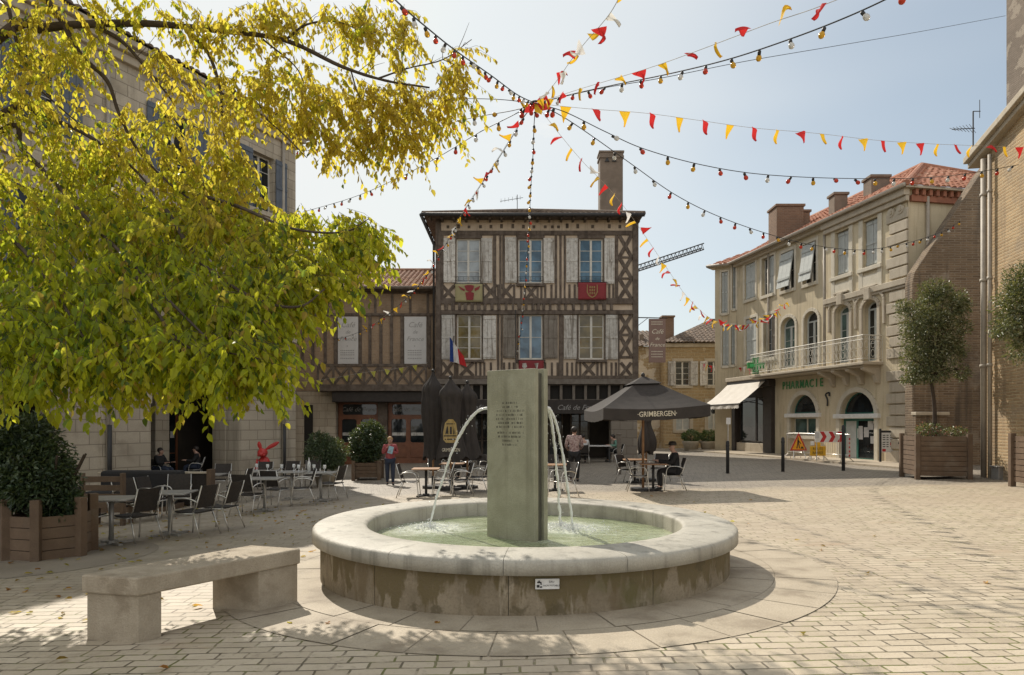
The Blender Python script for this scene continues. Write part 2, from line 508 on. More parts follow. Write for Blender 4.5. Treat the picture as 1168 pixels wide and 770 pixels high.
FRONT = Matrix(((1, 0, 0), (0, 0, -1), (0, 1, 0)))    # reader looks along +Y

def facing(ex, n):
    ex, n = Vector(ex), Vector(n)
    up = n.cross(ex)
    return Matrix((ex, up, n)).transposed()

def wall(mb, fn, x0, x1, z0, z1, holes, depth=0.22):
    """a wall face with openings: holes are (hx0, hx1, hz0, hz1, rise); rise > 0 rounds the top; reveals run inwards by depth"""
    xs = sorted({x0, x1} | {h[i] for h in holes for i in (0, 1)})
    zs = sorted({z0, z1} | {h[i] for h in holes for i in (2, 3)})
    for i in range(len(xs) - 1):
        for j in range(len(zs) - 1):
            mx, mz = (xs[i] + xs[i + 1]) / 2, (zs[j] + zs[j + 1]) / 2
            if any(h[0] < mx < h[1] and h[2] < mz < h[3] for h in holes): continue
            mb.add([fn(xs[i], 0, zs[j]), fn(xs[i + 1], 0, zs[j]), fn(xs[i + 1], 0, zs[j + 1]), fn(xs[i], 0, zs[j + 1])], [(0, 1, 2, 3)])
    for h in holes:
        a, b, c, d = h[:4]
        rise = h[4] if len(h) > 4 else 0
        top = arc(a, b, d - rise, rise, 12) if rise else [(a, d), (b, d)]
        loop = [(a, c)] + top + [(b, c)]
        for k in range(len(loop)):
            p, q = loop[k], loop[(k + 1) % len(loop)]
            mb.add([fn(p[0], 0, p[1]), fn(q[0], 0, q[1]), fn(q[0], depth, q[1]), fn(p[0], depth, p[1])], [(0, 1, 2, 3)])
        if rise:
            for k in range(len(top) - 1):
                p, q = top[k], top[k + 1]
                mb.add([fn(p[0], 0, p[1]), fn(q[0], 0, q[1]), fn(q[0], 0, d), fn(p[0], 0, d)], [(0, 1, 2, 3)])

def arc(a, b, zs, rise, n):
    return [((a + b) / 2 - (b - a) / 2 * math.cos(PI * k / n), zs + rise * math.sin(PI * k / n)) for k in range(n + 1)]

def tiles(mb, A, u, v, Lg, S, hl=0.0, hr=0.0, pitch=0.24, course=0.36, h=0.075):
    """canal tiles: columns of half-round tiles running up the slope from the eave; hl/hr cut the plane back to hips"""
    A, u, v = Vector(A), Vector(u).normalized(), Vector(v).normalized()
    n = u.cross(v)
    if n.z < 0: n = -n
    nc = max(1, int(Lg / pitch)); pw = Lg / nc
    K = 5
    for i in range(nc):
        p0 = i * pw
        pm = p0 + pw / 2
        vm = S
        if hl > 0: vm = min(vm, S * pm / hl)
        if hr > 0: vm = min(vm, S * (Lg - pm) / hr)
        if vm < 0.1: continue
        nr = max(1, int(vm / course + 0.5))
        vs = []
        j0 = random.uniform(-0.03, 0.03)
        for j in range(nr):
            vs.append((vm * j / nr + (j0 if j == 0 else random.uniform(-0.02, 0.02)), 0.0 + random.uniform(-.006, .006)))
            vs.append((vm * (j + 1) / nr - 0.002, -0.03))
        o = len(mb.v)
        for (vv, dz) in vs:
            for k in range(K + 1):
                t = k / K
                hh = h * math.sin(PI * t) ** 0.7 if 0 < k < K else 0.0
                mb.v.append(A + u * (p0 + pw * t) + v * vv + n * (hh + dz * 0.8 + 0.03))
        for j in range(len(vs) - 1):
            for k in range(K):
                a = o + j * (K + 1) + k
                mb.f.append((a, a + 1, a + K + 2, a + K + 1)); mb.mi.append(mb.cur)
        # open mouth of the eave tile
        mb.add([mb.v[o + k] for k in range(K + 1)], [tuple(range(K + 1))])

def leaves(name, cen, axis, nrm, length, width, tint, mat, parent, kind=None):
    """many folded leaf blades in one mesh (numpy arrays, world space)"""
    n = len(cen)
    axis = axis / np.linalg.norm(axis, axis=1, keepdims=True)
    side = np.cross(axis, nrm); side /= np.linalg.norm(side, axis=1, keepdims=True) + 1e-9
    up = np.cross(side, axis)
    length = length[:, None]; width = width[:, None]
    vs = np.empty((n, 6, 3))
    vs[:, 0] = cen
    for idx, (t, s) in zip((1, 2, 4, 5), ((0.3, 0.5), (0.68, 0.4), (0.68, -0.4), (0.3, -0.5))):
        vs[:, idx] = cen + axis * length * t + side * width * s + up * width * 0.16
    vs[:, 3] = cen + axis * length - up * length * 0.12
    r = parent
    while r.parent is not None: r = r.parent
    inv = np.array(MW[r.name].inverted())
    vs = vs.reshape(-1, 3) @ inv[:3, :3].T + inv[:3, 3]
    me = bpy.data.meshes.new(name)
    me.vertices.add(n * 6); me.vertices.foreach_set('co', vs.astype(np.float32).ravel())
    base = (np.arange(n) * 6)[:, None]
    fc = np.concatenate([base + np.array([0, 5, 4, 3]), base + np.array([0, 3, 2, 1])], axis=1).reshape(-1)
    me.loops.add(n * 8); me.loops.foreach_set('vertex_index', fc.astype(np.int32))
    me.polygons.add(n * 2); me.polygons.foreach_set('loop_start', (np.arange(n * 2) * 4).astype(np.int32))
    try: me.polygons.foreach_set('loop_total', np.full(n * 2, 4, np.int32))
    except Exception: pass
    me.update(calc_edges=True)
    at = me.color_attributes.new('leaf_tint', 'FLOAT_COLOR', 'POINT')
    ca = np.ones((n, 6, 4), np.float32); ca[:, :, :3] = np.clip(tint, 0, 1)[:, None, :]
    at.data.foreach_set('color', ca.ravel())
    me.materials.append(MT[mat])
    o = bpy.data.objects.new(name, me); COL.objects.link(o); o.parent = parent
    MW.setdefault(o.name, Matrix.Identity(4))
    return o

def catmull(pts, n=8):
    pts = [Vector(p) for p in pts]
    q = [2 * pts[0] - pts[1]] + pts + [2 * pts[-1] - pts[-2]]
    out = []
    for i in range(1, len(q) - 2):
        a, b, c, d = q[i - 1], q[i], q[i + 1], q[i + 2]
        for k in range(n):
            t = k / n
            out.append(0.5 * ((2 * b) + (c - a) * t + (2 * a - 5 * b + 4 * c - d) * t * t + (3 * b - a - 3 * c + d) * t ** 3))
    out.append(pts[-1])
    return out

def along(pts, step, start=0.0):
    """points and tangents every step metres along a polyline"""
    out, acc, nxt = [], 0.0, start
    for a, b in zip(pts, pts[1:]):
        l = (b - a).length
        while l > 0 and nxt <= acc + l:
            t = (nxt - acc) / l
            out.append((a.lerp(b, t), (b - a).normalized()))
            nxt += step
        acc += l
    return out
# ------------------------------------------------------------------ world, sun, camera
SUN_AZ, SUN_EL = R(27.5), R(41.0)        # the sun stands behind the square, to the left
sun_dir = Vector((-math.sin(SUN_AZ) * math.cos(SUN_EL), math.cos(SUN_AZ) * math.cos(SUN_EL), math.sin(SUN_EL)))
w = bpy.data.worlds.new('World'); SC.world = w; w.use_nodes = True
nt = w.node_tree
bg = nt.nodes['Background']
sky = nt.nodes.new('ShaderNodeTexSky'); sky.sky_type = 'NISHITA'; sky.sun_disc = False
sky.sun_elevation = SUN_EL; sky.sun_rotation = -SUN_AZ
sky.altitude = 150; sky.air_density = 1.0; sky.dust_density = 1.6; sky.ozone_density = 1.2
tc = nt.nodes.new('ShaderNodeTexCoord')
mp = nt.nodes.new('ShaderNodeMapping'); mp.inputs['Scale'].default_value = (1.0, 1.0, 3.2); mp.inputs['Location'].default_value = (0.3, 0.1, 0.2)
L(nt, tc.outputs['Generated'], mp.inputs['Vector'])
cn = noise(nt, mp.outputs[0], 1.7, 7, 0.58)
SKY_S = 0.1
mn = nt.nodes.new('ShaderNodeVectorMath'); mn.operation = 'MINIMUM'
tn = nt.nodes.new('ShaderNodeVectorMath'); tn.operation = 'MULTIPLY'; L(nt, sky.outputs[0], tn.inputs[0]); tn.inputs[1].default_value = (0.95, 1.05, 1.0)
L(nt, tn.outputs[0], mn.inputs[0]); mn.inputs[1].default_value = (0.85 / SKY_S, 0.84 / SKY_S, 0.83 / SKY_S)
wide = noise(nt, mp.outputs[0], 0.8, 3, 0.5)
veil = ramp(nt, wide, 0.3, 0.7, 0.28, 0.62)
sdot = nt.nodes.new('ShaderNodeVectorMath'); sdot.operation = 'DOT_PRODUCT'; L(nt, tc.outputs['Generated'], sdot.inputs[0]); sdot.inputs[1].default_value = tuple(sun_dir)
veil = math_(nt, 'MINIMUM', math_(nt, 'ADD', veil, ramp(nt, sdot.outputs['Value'], 0.62, 0.93, 0, 0.5)), 0.95)
cl = math_(nt, 'MAXIMUM', veil, ramp(nt, cn, 0.47, 0.62, 0.15, 0.95))
hz_ = (0.8 / SKY_S, 0.825 / SKY_S, 0.82 / SKY_S)
# bright cloud added to the unseen sky behind the camera, as fill light
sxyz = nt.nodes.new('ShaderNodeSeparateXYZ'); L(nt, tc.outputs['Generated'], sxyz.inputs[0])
fill_cloud = math_(nt, 'MULTIPLY', ramp(nt, sxyz.outputs[1], 0.25, -0.5), ramp(nt, cn, 0.36, 0.56))
hz_ = mixc(nt, fill_cloud, hz_, (1.35 / SKY_S, 1.32 / SKY_S, 1.27 / SKY_S))
cl = math_(nt, 'MAXIMUM', cl, math_(nt, 'MULTIPLY', fill_cloud, 0.9))
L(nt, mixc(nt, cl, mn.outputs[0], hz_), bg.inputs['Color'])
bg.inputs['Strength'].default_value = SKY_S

sd = bpy.data.lights.new('sun', 'SUN'); sd.energy = 4.75; sd.angle = R(0.5); sd.color = (1.0, 0.92, 0.8)
so = bpy.data.objects.new('sun', sd); COL.objects.link(so)
so.rotation_euler = (-sun_dir).to_track_quat('-Z', 'Y').to_euler()
so.location = (0, 0, 30)

cd = bpy.data.cameras.new('camera'); cam = bpy.data.objects.new('camera', cd); COL.objects.link(cam)
cd.sensor_fit = 'HORIZONTAL'; cd.sensor_width = 36.0; cd.lens = 36.0 * FPX / 1168.0
cd.shift_y = (PHY - 385.0) / 1168.0
cd.clip_start = 0.05; cd.clip_end = 2000
cam.location = (0, 0, CZ); cam.rotation_euler = (PI / 2, 0, 0)
SC.camera = cam
SC.view_settings.view_transform = 'Standard'; SC.view_settings.look = 'None'
SC.view_settings.exposure = 0.13; SC.view_settings.gamma = 1.0
SC.render.engine = 'CYCLES'
SC.cycles.max_bounces = 8; SC.cycles.diffuse_bounces = 4; SC.cycles.transparent_max_bounces = 8
SC.cycles.caustics_reflective = False; SC.cycles.caustics_refractive = False
SC.cycles.use_denoising = True
SC.cycles.sample_clamp_indirect = 6

# ------------------------------------------------------------------ ground
def Mpaving():
    m, nt, b = nmat('square_paving')
    co = objco(nt)
    sx = nt.nodes.new('ShaderNodeSeparateXYZ'); L(nt, co, sx.inputs[0])
    X, Y = sx.outputs[0], sx.outputs[1]
    wn = nt.nodes.new('ShaderNodeTexNoise'); wn.inputs['Scale'].default_value = 1.4; wn.inputs['Detail'].default_value = 4
    L(nt, co, wn.inputs['Vector'])
    wv = nt.nodes.new('ShaderNodeVectorMath'); wv.operation = 'MULTIPLY_ADD'
    L(nt, wn.outputs['Color'], wv.inputs[0]); wv.inputs[1].default_value = (0.12, 0.07, 0); L(nt, co, wv.inputs[2])
    def bricks(vec, c1, c2, mort, bw, bh, ms):
        br = nt.nodes.new('ShaderNodeTexBrick'); L(nt, vec, br.inputs['Vector'])
        br.inputs['Scale'].default_value = 1; br.inputs['Brick Width'].default_value = bw; br.inputs['Row Height'].default_value = bh
        br.inputs['Mortar Size'].default_value = ms; br.inputs['Mortar Smooth'].default_value = 0.5; br.inputs['Bias'].default_value = 0
        br.offset = 0.45; br.squash = 1.35; br.squash_frequency = 3
        br.inputs['Color1'].default_value = c4(c1); br.inputs['Color2'].default_value = c4(c2); br.inputs['Mortar'].default_value = c4(mort)
        return br
    A = bricks(wv.outputs[0], (0.5, 0.43, 0.325), (0.37, 0.31, 0.225), (0.09, 0.072, 0.045), 0.225, 0.13, 0.011)
    col, fac = A.outputs['Color'], A.outputs['Fac']
    fine = noise(nt, co, 45, 4)
    mid = noise(nt, co, 5.5, 5)
    big = noise(nt, co, 0.33, 6, 0.65)
    # worn and filled joints: the joint fades where sand lies in it
    col = mixc(nt, ramp(nt, noise(nt, co, 4.0, 6, 0.65), 0.46, 0.62, 0, 0.8), col, (0.43, 0.365, 0.27))
    # moss in the joints, in patches
    moss = math_(nt, 'MULTIPLY', fac, ramp(nt, noise(nt, co, 1.1, 5), 0.44, 0.54))
    moss = math_(nt, 'MULTIPLY', moss, ramp(nt, noise(nt, co, 9, 3), 0.46, 0.54))
    col = mixc(nt, moss, col, (0.11, 0.12, 0.02))
    # tone patches, rusty and grey
    col = mixc(nt, ramp(nt, big, 0.42, 0.68, 0, 0.5), col, (0.36, 0.29, 0.215))
    col = mixc(nt, ramp(nt, noise(nt, co, 0.8, 5), 0.56, 0.7, 0, 0.4), col, (0.5, 0.43, 0.325))
    col = mixc(nt, ramp(nt, noise(nt, scaled(nt, co, (0.6, 1.6, 1)), 1.0, 6), 0.6, 0.7, 0, 0.45), col, (0.33, 0.22, 0.14))
    vo = nt.nodes.new('ShaderNodeTexVoronoi'); vo.inputs['Scale'].default_value = 2.3; L(nt, co, vo.inputs['Vector'])
    spot = math_(nt, 'MULTIPLY', ramp(nt, vo.outputs['Distance'], 0.075, 0.05), ramp(nt, noise(nt, co, 0.9, 3), 0.5, 0.6, 0, 0.55))
    col = mixc(nt, spot, col, (0.16, 0.135, 0.105))
    st2 = ramp(nt, noise(nt, wv.outputs[0], 1.9, 7, 0.7), 0.55, 0.66, 0, 0.5)
    col = mixc(nt, st2, col, (0.27, 0.225, 0.165))
    # grit and dust, heavier towards the terrace on the left
    side = math_(nt, 'MULTIPLY', ramp(nt, X, -1.0, -4.5), ramp(nt, Y, 5.5, 8.5))
    dm = math_(nt, 'MULTIPLY', side, ramp(nt, noise(nt, co, 0.9, 6), 0.3, 0.55, 0.45, 1.0))
    col = mixc(nt, math_(nt, 'MULTIPLY', dm, 0.85), col, mixc(nt, ramp(nt, noise(nt, co, 3.2, 6), 0.35, 0.65), (0.27, 0.23, 0.18), (0.36, 0.31, 0.25)))
    # cobbles of the street and the terrace at the far side
    far = ramp(nt, math_(nt, 'ADD', Y, math_(nt, 'MULTIPLY', wn.outputs['Fac'], 1.5)), 17.6, 18.6)
    B = bricks(wv.outputs[0], (0.33, 0.29, 0.235), (0.22, 0.19, 0.155), (0.1, 0.085, 0.065), 0.17, 0.13, 0.016)
    col = mixc(nt, far, col, mixc(nt, ramp(nt, big, 0.4, 0.65, 0, 0.4), B.outputs['Color'], (0.3, 0.26, 0.2)))
    sp = noise(nt, co, 17, 5)
    col = mixc(nt, ramp(nt, sp, 0.55, 0.72, 0, 0.5), col, (0.2, 0.16, 0.12))
    col = mixc(nt, ramp(nt, fine, 0.55, 0.75, 0, 0.45), col, (0.24, 0.19, 0.14))
    L(nt, col, b.inputs['Base Color'])
    b.inputs['Roughness'].default_value = 0.62; b.inputs['Specular IOR Level'].default_value = 0.45
    joint = math_(nt, 'MULTIPLY', math_(nt, 'SUBTRACT', 1, math_(nt, 'MAXIMUM', math_(nt, 'MULTIPLY', fac, math_(nt, 'SUBTRACT', 1, far)), math_(nt, 'MULTIPLY', B.outputs['Fac'], far))), 1.0)
    h = math_(nt, 'MULTIPLY_ADD', mid, 0.5, math_(nt, 'MULTIPLY_ADD', fine, 0.3, joint))
    bump(nt, b, h, 0.55, 0.012)
    return m
MT['paving'] = Mpaving()
mb = MB()
xs = [-400, -40, -20, -10, 0, 10, 20, 40, 400]; ys = [-60, -10, 0, 5, 10, 16, 22, 30, 60, 150, 600]
for x in xs:
    for y in ys: mb.v.append(Vector((x, y, gz(x, y))))
for i in range(len(xs) - 1):
    for j in range(len(ys) - 1):
        a = i * len(ys) + j
        mb.f.append((a, a + len(ys), a + len(ys) + 1, a + 1)); mb.mi.append(0)
g = mb.build('ground', 'paving'); g['kind'] = 'structure'

FX, FY = 0.14, 8.0       # centre of the fountain
MT['slab'] = M('ring_slab', (0.45, 0.385, 0.29), (0.34, 0.285, 0.21), 2.0, 0.7, 0.5, 60, stain=((0.24, 0.195, 0.14), 0.8, 2.0))
mb = MB(); mj = MB()
for r0, r1, n, ph in ((2.1, 2.724, 28, 0.1), (2.731, 3.3, 34, 0.0)):
    for k in range(n):
        a0, a1 = 2 * PI * (k + ph) / n + 0.002, 2 * PI * (k + 1 + ph) / n - 0.002
        q = 5
        dz = random.uniform(0.0045, 0.0085)
        top = []
        for rr in (r0, r1):
            for i in range(q + 1):
                a = a0 + (a1 - a0) * i / q
                x, y = FX + rr * math.cos(a), FY + rr * math.sin(a)
                top.append((x, y, gz(x, y) + dz))
        mb.add(top, [(i, i + 1, q + 2 + i, q + 1 + i) for i in range(q)])
m_ = 64; ring = []
for rr in (2.05, 3.28):
    for i in range(m_):
        a = 2 * PI * i / m_
        x, y = FX + rr * math.cos(a), FY + rr * math.sin(a)
        ring.append((x, y, gz(x, y) + 0.002))
mj.add(ring, [(i, (i + 1) % m_, m_ + (i + 1) % m_, m_ + i) for i in range(m_)])
MT['joint'] = M('joint_sand', (0.34, 0.285, 0.21), (0.23, 0.19, 0.135), 5)
o = mj.build('paving_joint', 'joint'); o['kind'] = 'structure'
o = mb.build('paving_ring', 'slab'); o['kind'] = 'structure'
# round patch of worn asphalt where the terrace meets the planter
MT['patch'] = M('worn_patch', (0.29, 0.25, 0.2), (0.24, 0.205, 0.165), 2.0, 0.9, 0.3, 60)
mb = MB(); c = G(10, 660); pts = []
for i in range(40):
    a = 2 * PI * i / 40
    x, y = -6.4 + 1.55 * math.cos(a), 9.1 + 1.5 * math.sin(a)
    pts.append((x, y, gz(x, y) + 0.004))
mb.add(pts, [tuple(range(40))])
o = mb.build('tree_surround', 'patch'); o['kind'] = 'structure'

# ------------------------------------------------------------------ fountain
MT['coping'] = M('coping_stone', (0.45, 0.425, 0.36), (0.36, 0.335, 0.28), 2.6, 0.6, 0.5, 70, stain=((0.24, 0.225, 0.185), 0.6, 2.3), streak=((0.17, 0.16, 0.13), 0.75))
def Mbasin():
    m, nt, b = nmat('basin_stone')
    co = objco(nt)
    col = mixc(nt, ramp(nt, noise(nt, co, 2.5, 6), 0.35, 0.65), (0.27, 0.22, 0.15), (0.18, 0.142, 0.092))
    wn = nt.nodes.new('ShaderNodeTexNoise'); wn.inputs['Scale'].default_value = 6; wn.inputs['Detail'].default_value = 4; L(nt, co, wn.inputs['Vector'])
    wv = nt.nodes.new('ShaderNodeVectorMath'); wv.operation = 'MULTIPLY_ADD'; L(nt, wn.outputs['Color'], wv.inputs[0]); wv.inputs[1].default_value = (.12, .12, .25); L(nt, co, wv.inputs[2])
    # overflow stains: drips that start under the coping and end at different heights
    sz = nt.nodes.new('ShaderNodeSeparateXYZ'); L(nt, wv.outputs[0], sz.inputs[0])
    dr = noise(nt, scaled(nt, wv.outputs[0], (3.4, 3.4, 0.0)), 1.0, 4, 0.65)
    reach = math_(nt, 'ADD', math_(nt, 'MULTIPLY', dr, 1.5), math_(nt, 'MULTIPLY', sz.outputs[2], 1.0))
    col = mixc(nt, ramp(nt, reach, 1.02, 1.12, 0, 0.88), col, (0.115, 0.085, 0.033))
    col = mixc(nt, ramp(nt, noise(nt, scaled(nt, wv.outputs[0], (5, 5, 1.2)), 1.0, 5), 0.52, 0.66, 0, 0.75), col, (0.14, 0.1, 0.05))
    col = mixc(nt, ramp(nt, noise(nt, wv.outputs[0], 3.1, 6), 0.58, 0.64, 0, 0.7), col, (0.085, 0.065, 0.03))
    col = mixc(nt, ramp(nt, noise(nt, scaled(nt, co, (9, 9, 1.5)), 1, 4), 0.6, 0.72, 0, 0.6), col, (0.42, 0.36, 0.27))
    col = mixc(nt, ramp(nt, noise(nt, co, 1.3, 5), 0.58, 0.7, 0, 0.5), col, (0.11, 0.105, 0.035))
    f = noise(nt, co, 50, 4)
    col = mixc(nt, ramp(nt, f, 0.45, 0.75, 0, 0.5), col, (0.13, 0.1, 0.065))
    L(nt, col, b.inputs['Base Color']); b.inputs['Roughness'].default_value = 0.8
    bump(nt, b, f, 0.5, 0.012)
    return m
MT['basin'] = Mbasin()
MT['stele'] = M('stele_stone', (0.37, 0.36, 0.265), (0.27, 0.262, 0.185), 3.0, 0.6, 0.9, 95, streak=((0.16, 0.15, 0.1), 0.6), stain=((0.35, 0.345, 0.26), 0.6, 1.6))
MT['stele_edge'] = M('stele_dark', (0.1, 0.095, 0.07), (0.06, 0.056, 0.042), 4, 0.6, 0.3, 90)
def Mwater():
    m, nt, b = nmat('pool_water')
    co = objco(nt)
    n1 = noise(nt, co, 1.5, 3)
    col = mixc(nt, ramp(nt, n1, 0.3, 0.7), (0.2, 0.245, 0.135), (0.33, 0.36, 0.225))
    col = mixc(nt, ramp(nt, noise(nt, scaled(nt, co, (1.2, 4.5, 1)), 1.6, 5, 0.6), 0.55, 0.68, 0, 0.6), col, (0.5, 0.53, 0.4))  # pale stretched streaks: reflections painted into the water colour
    for lx, ly in ((-1.17, 0.55), (0.5, 0.6)):
        vd = nt.nodes.new('ShaderNodeVectorMath'); vd.operation = 'DISTANCE'
        L(nt, co, vd.inputs[0]); vd.inputs[1].default_value = (lx, ly, 0.34)
        fm = math_(nt, 'MULTIPLY', ramp(nt, vd.outputs['Value'], 0.75, 0.2), ramp(nt, noise(nt, scaled(nt, co, (0.7, 1.3, 1)), 9, 6, 0.7), 0.34, 0.56))
        col = mixc(nt, fm, col, (0.72, 0.75, 0.66))
    L(nt, col, b.inputs['Base Color'])
    b.inputs['Roughness'].default_value = 0.06; b.inputs['IOR'].default_value = 1.33
    b.inputs['Specular IOR Level'].default_value = 0.6
    h = math_(nt, 'ADD', noise(nt, co, 6, 3), math_(nt, 'MULTIPLY', noise(nt, co, 17, 2), 0.4))
    bump(nt, b, h, 0.6, 0.06)
    return m
MT['water'] = Mwater()
def Mjet():
    m, nt, b = nmat('falling_water')
    b.inputs['Base Color'].default_value = (0.9, 0.92, 0.92, 1); b.inputs['Roughness'].default_value = 0.12
    b.inputs['Transmission Weight'].default_value = 0.3; b.inputs['IOR'].default_value = 1.33
    return m
MT['jet'] = Mjet()
fo = thing('fountain', 'round stone fountain with a tall square-edged slab and arcing water jets', 'fountain', (FX, FY, 0))
mb = MB()
nseg = 14
for k in range(nseg):
    a0, a1 = 2 * PI * (k + 0.3) / nseg + 0.001, 2 * PI * (k + 1.3) / nseg - 0.001
    prof = [(1.78, 0.2), (1.782, 0.49), (1.788, 0.508), (1.802, 0.521), (1.83, 0.53), (1.95, 0.538), (2.1, 0.539), (2.25, 0.534), (2.33, 0.527), (2.353, 0.519), (2.366, 0.506), (2.37, 0.488), (2.37, 0.392), (2.2, 0.392)]
    o0 = len(mb.v)
    mb.lathe(prof, 8, (FX, FY, 0), a0, a1)
    for i0 in (0, 8):
        mb.add([mb.v[o0 + j * 9 + i0] for j in range(len(prof))], [tuple(range(len(prof)))])
mb.build('coping', 'coping', fo, smooth=True)
mb = MB()
for k in range(11):
    a0, a1 = 2 * PI * (k + 0.12) / 11 + 0.0011, 2 * PI * (k + 1.12) / 11 - 0.0011
    mb.lathe([(2.2, -0.25), (2.285, -0.25), (2.285, 0.388), (2.275, 0.394), (2.2, 0.394)], 8, (FX, FY, 0), a0, a1)
mb.build('basin_wall', 'basin', fo)
mb = MB(); mb.lathe([(2.27, -0.25), (2.27, 0.38)], 72, (FX, FY, 0)); mb.lathe([(1.81, 0.0), (1.81, 0.47)], 72, (FX, FY, 0))
mb.lathe([(2.3, 0.399), (1.79, 0.399), (1.79, 0.46), (2.28, 0.46)], 72, (FX, FY, 0))
mb.build('basin_core', 'stele_edge', fo, smooth=True)
# water surface with rings round the landing jets
WZ = 0.34
lands = [Vector((-1.03, 8.55, WZ)), Vector((0.61, 8.62, WZ)), Vector((0.74, 8.4, WZ))]
mb = MB()
nr, na = 44, 120
for i in range(nr + 1):
    r = 1.8 * i / nr
    for k in range(na):
        a = 2 * PI * k / na
        x, y = FX + r * math.cos(a), FY + r * math.sin(a)
        z = WZ
        for l in lands:
            d = math.hypot(x - l.x, y - l.y)
            z += 0.016 * math.cos(d * 34) * math.exp(-d * 3.2)
        z += 0.004 * math.sin(7 * x + 3 * y) * math.sin(5 * y - 2 * x)
        mb.v.append(Vector((x, y, z)))
for i in range(nr):
    for k in range(na):
        a, b2 = i * na + k, i * na + (k + 1) % na
        mb.f.append((a, b2, b2 + na, a + na)); mb.mi.append(0)
mb.build('water', 'water', fo, smooth=True, recalc=False)
# slab: two outer leaves and a set-back core
SE, SN = Vector((0.8, -0.6, 0)), Vector((-0.6, -0.8, 0))      # along the slab, towards the viewer
SC0 = Vector((-0.02, 7.72, 0))
def slab(e0, e1, d0, d1, z0, z1):
    m = MB()
    p = [SC0 + SE * e - SN * d + Vector((0, 0, z)) for z in (z0, z1) for e, d in ((e0, d0), (e1, d0), (e1, d1), (e0, d1))]
    return m.hexa(p)
slab(-0.335, 0.335, 0.0, 0.075, 0.1, 2.245).build('front_slab', 'stele', fo, bevel=0.006)
slab(-0.345, 0.31, 0.0752, 0.17, 0.1, 2.2).build('core_slab', 'stele_edge', fo, bevel=0.004)
slab(-0.335, 0.345, 0.1702, 0.245, 0.1, 2.25).build('back_slab', 'stele', fo, bevel=0.006)
mb = MB()
for r_, z0, z1 in ((0.5, 0.1, 0.3),):
    slab_pts = [SC0 + SE * e - SN * d for e, d in ((-0.45, -0.1), (0.45, -0.1), (0.45, 0.34), (-0.45, 0.34))]
    mb.hexa([p + Vector((0, 0, z0)) for p in slab_pts] + [p + Vector((0, 0, z1)) for p in slab_pts])
mb.build('plinth', 'stele_edge', fo)
# cut inscription, too worn to read: rows of shallow strokes
mb = MB()
for row in range(11):
    z = 1.86 - row * 0.045 - (0.02 if row > 6 else 0)
    e = -0.2 + (0.09 if row in (0, 1, 9, 10) else random.uniform(0, 0.03))
    end = 0.2 - (0.1 if row in (0, 1, 9, 10) else random.uniform(0, 0.04))
    while e < end:
        wv = random.uniform(0.006, 0.016)
        if random.random() < 0.85:
            for q in range(random.choice((1, 2))):
                ee = e + q * wv * 0.6
                p = [SC0 + SE * a + SN * b + Vector((0, 0, zz)) for zz in (z, z + random.uniform(0.018, 0.026)) for a, b in ((ee, -0.001), (ee + 0.0045, -0.001), (ee + 0.0045, 0.0012), (ee, 0.0012))]
                mb.hexa(p)
        e += wv + random.choice((0.004, 0.004, 0.014))
mb.build('lettering', 'stele_edge', fo)
# spouts and jets
def jet(p0, p1, h0, name='water_jet'):
    pts = []
    n = 26
    for i in range(n + 1):
        t = i / n
        s = t ** 0.8 if t > 0 else 0
        p = p0.lerp(p1, s)
        z = p0.z + 0.03 * math.sin(min(1, s * 4) * PI / 2) - (p0.z - p1.z + 0.03) * s ** 2.1
        k = 0.002 + 0.008 * t * t
        pts.append(Vector((p.x + random.uniform(-k, k), p.y + random.uniform(-k, k), z + random.uniform(-k, k) * 0.5)))
    rr = [0.018 - 0.004 * i / n + random.uniform(-0.003, 0.004) * (0.3 + i / n) for i in range(n + 1)]
    m = MB(); m.tube(catmull(pts, 3), [max(0.008, rr[min(n, i // 3)] + random.uniform(-.003, .003)) for i in range(len(pts) * 3 - 2)], 7)
    for i in range(70):                      # thrown drops
        q = pts[random.randint(6, n)]
        s = random.uniform(0.002, 0.006)
        m.sphere(q + Vector((random.gauss(0, 0.035), random.gauss(0, 0.03), random.gauss(0, 0.03))), s, 5, 4)
    m.build(name, 'jet', fo, smooth=True, recalc=False)
zs = CZ + (PHY - 466) / FPX * 7.9
jet(SC0 - SE * 0.36 - SN * 0.12 + Vector((0, 0, zs)), lands[0], 0)
jet(SC0 + SE * 0.12 - SN * 0.25 + Vector((0, 0, zs)) + Vector((0.16, 0, 0)), lands[1], 0)
jet(SC0 + SE * 0.3 - SN * 0.25 + Vector((0, 0, zs)), lands[2], 0)
for a, b in ((SC0 - SE * 0.3 - SN * 0.12, -SE), (SC0 + SE * 0.24 - SN * 0.2, -SN), (SC0 + SE * 0.3 - SN * 0.2, -SN)):
    m = MB(); m.tube([a + Vector((0, 0, zs)), a + b * 0.075 + Vector((0, 0, zs))], 0.024, 10); m.build('spout', 'iron', fo, smooth=True)
m = MB()
for l in lands:
    for i in range(520):
        a, d = random.uniform(0, 2 * PI), abs(random.gauss(0, 0.2))
        s = random.uniform(0.003, 0.009)
        m.sphere(l + Vector((d * math.cos(a) * 1.3, d * math.sin(a), random.uniform(0, 0.02) + abs(random.gauss(0, 0.05)) * math.exp(-d * 9))), (s, s, s * 0.7), 5, 4)
o = m.build('splash', 'jet', fo, smooth=True, recalc=False)
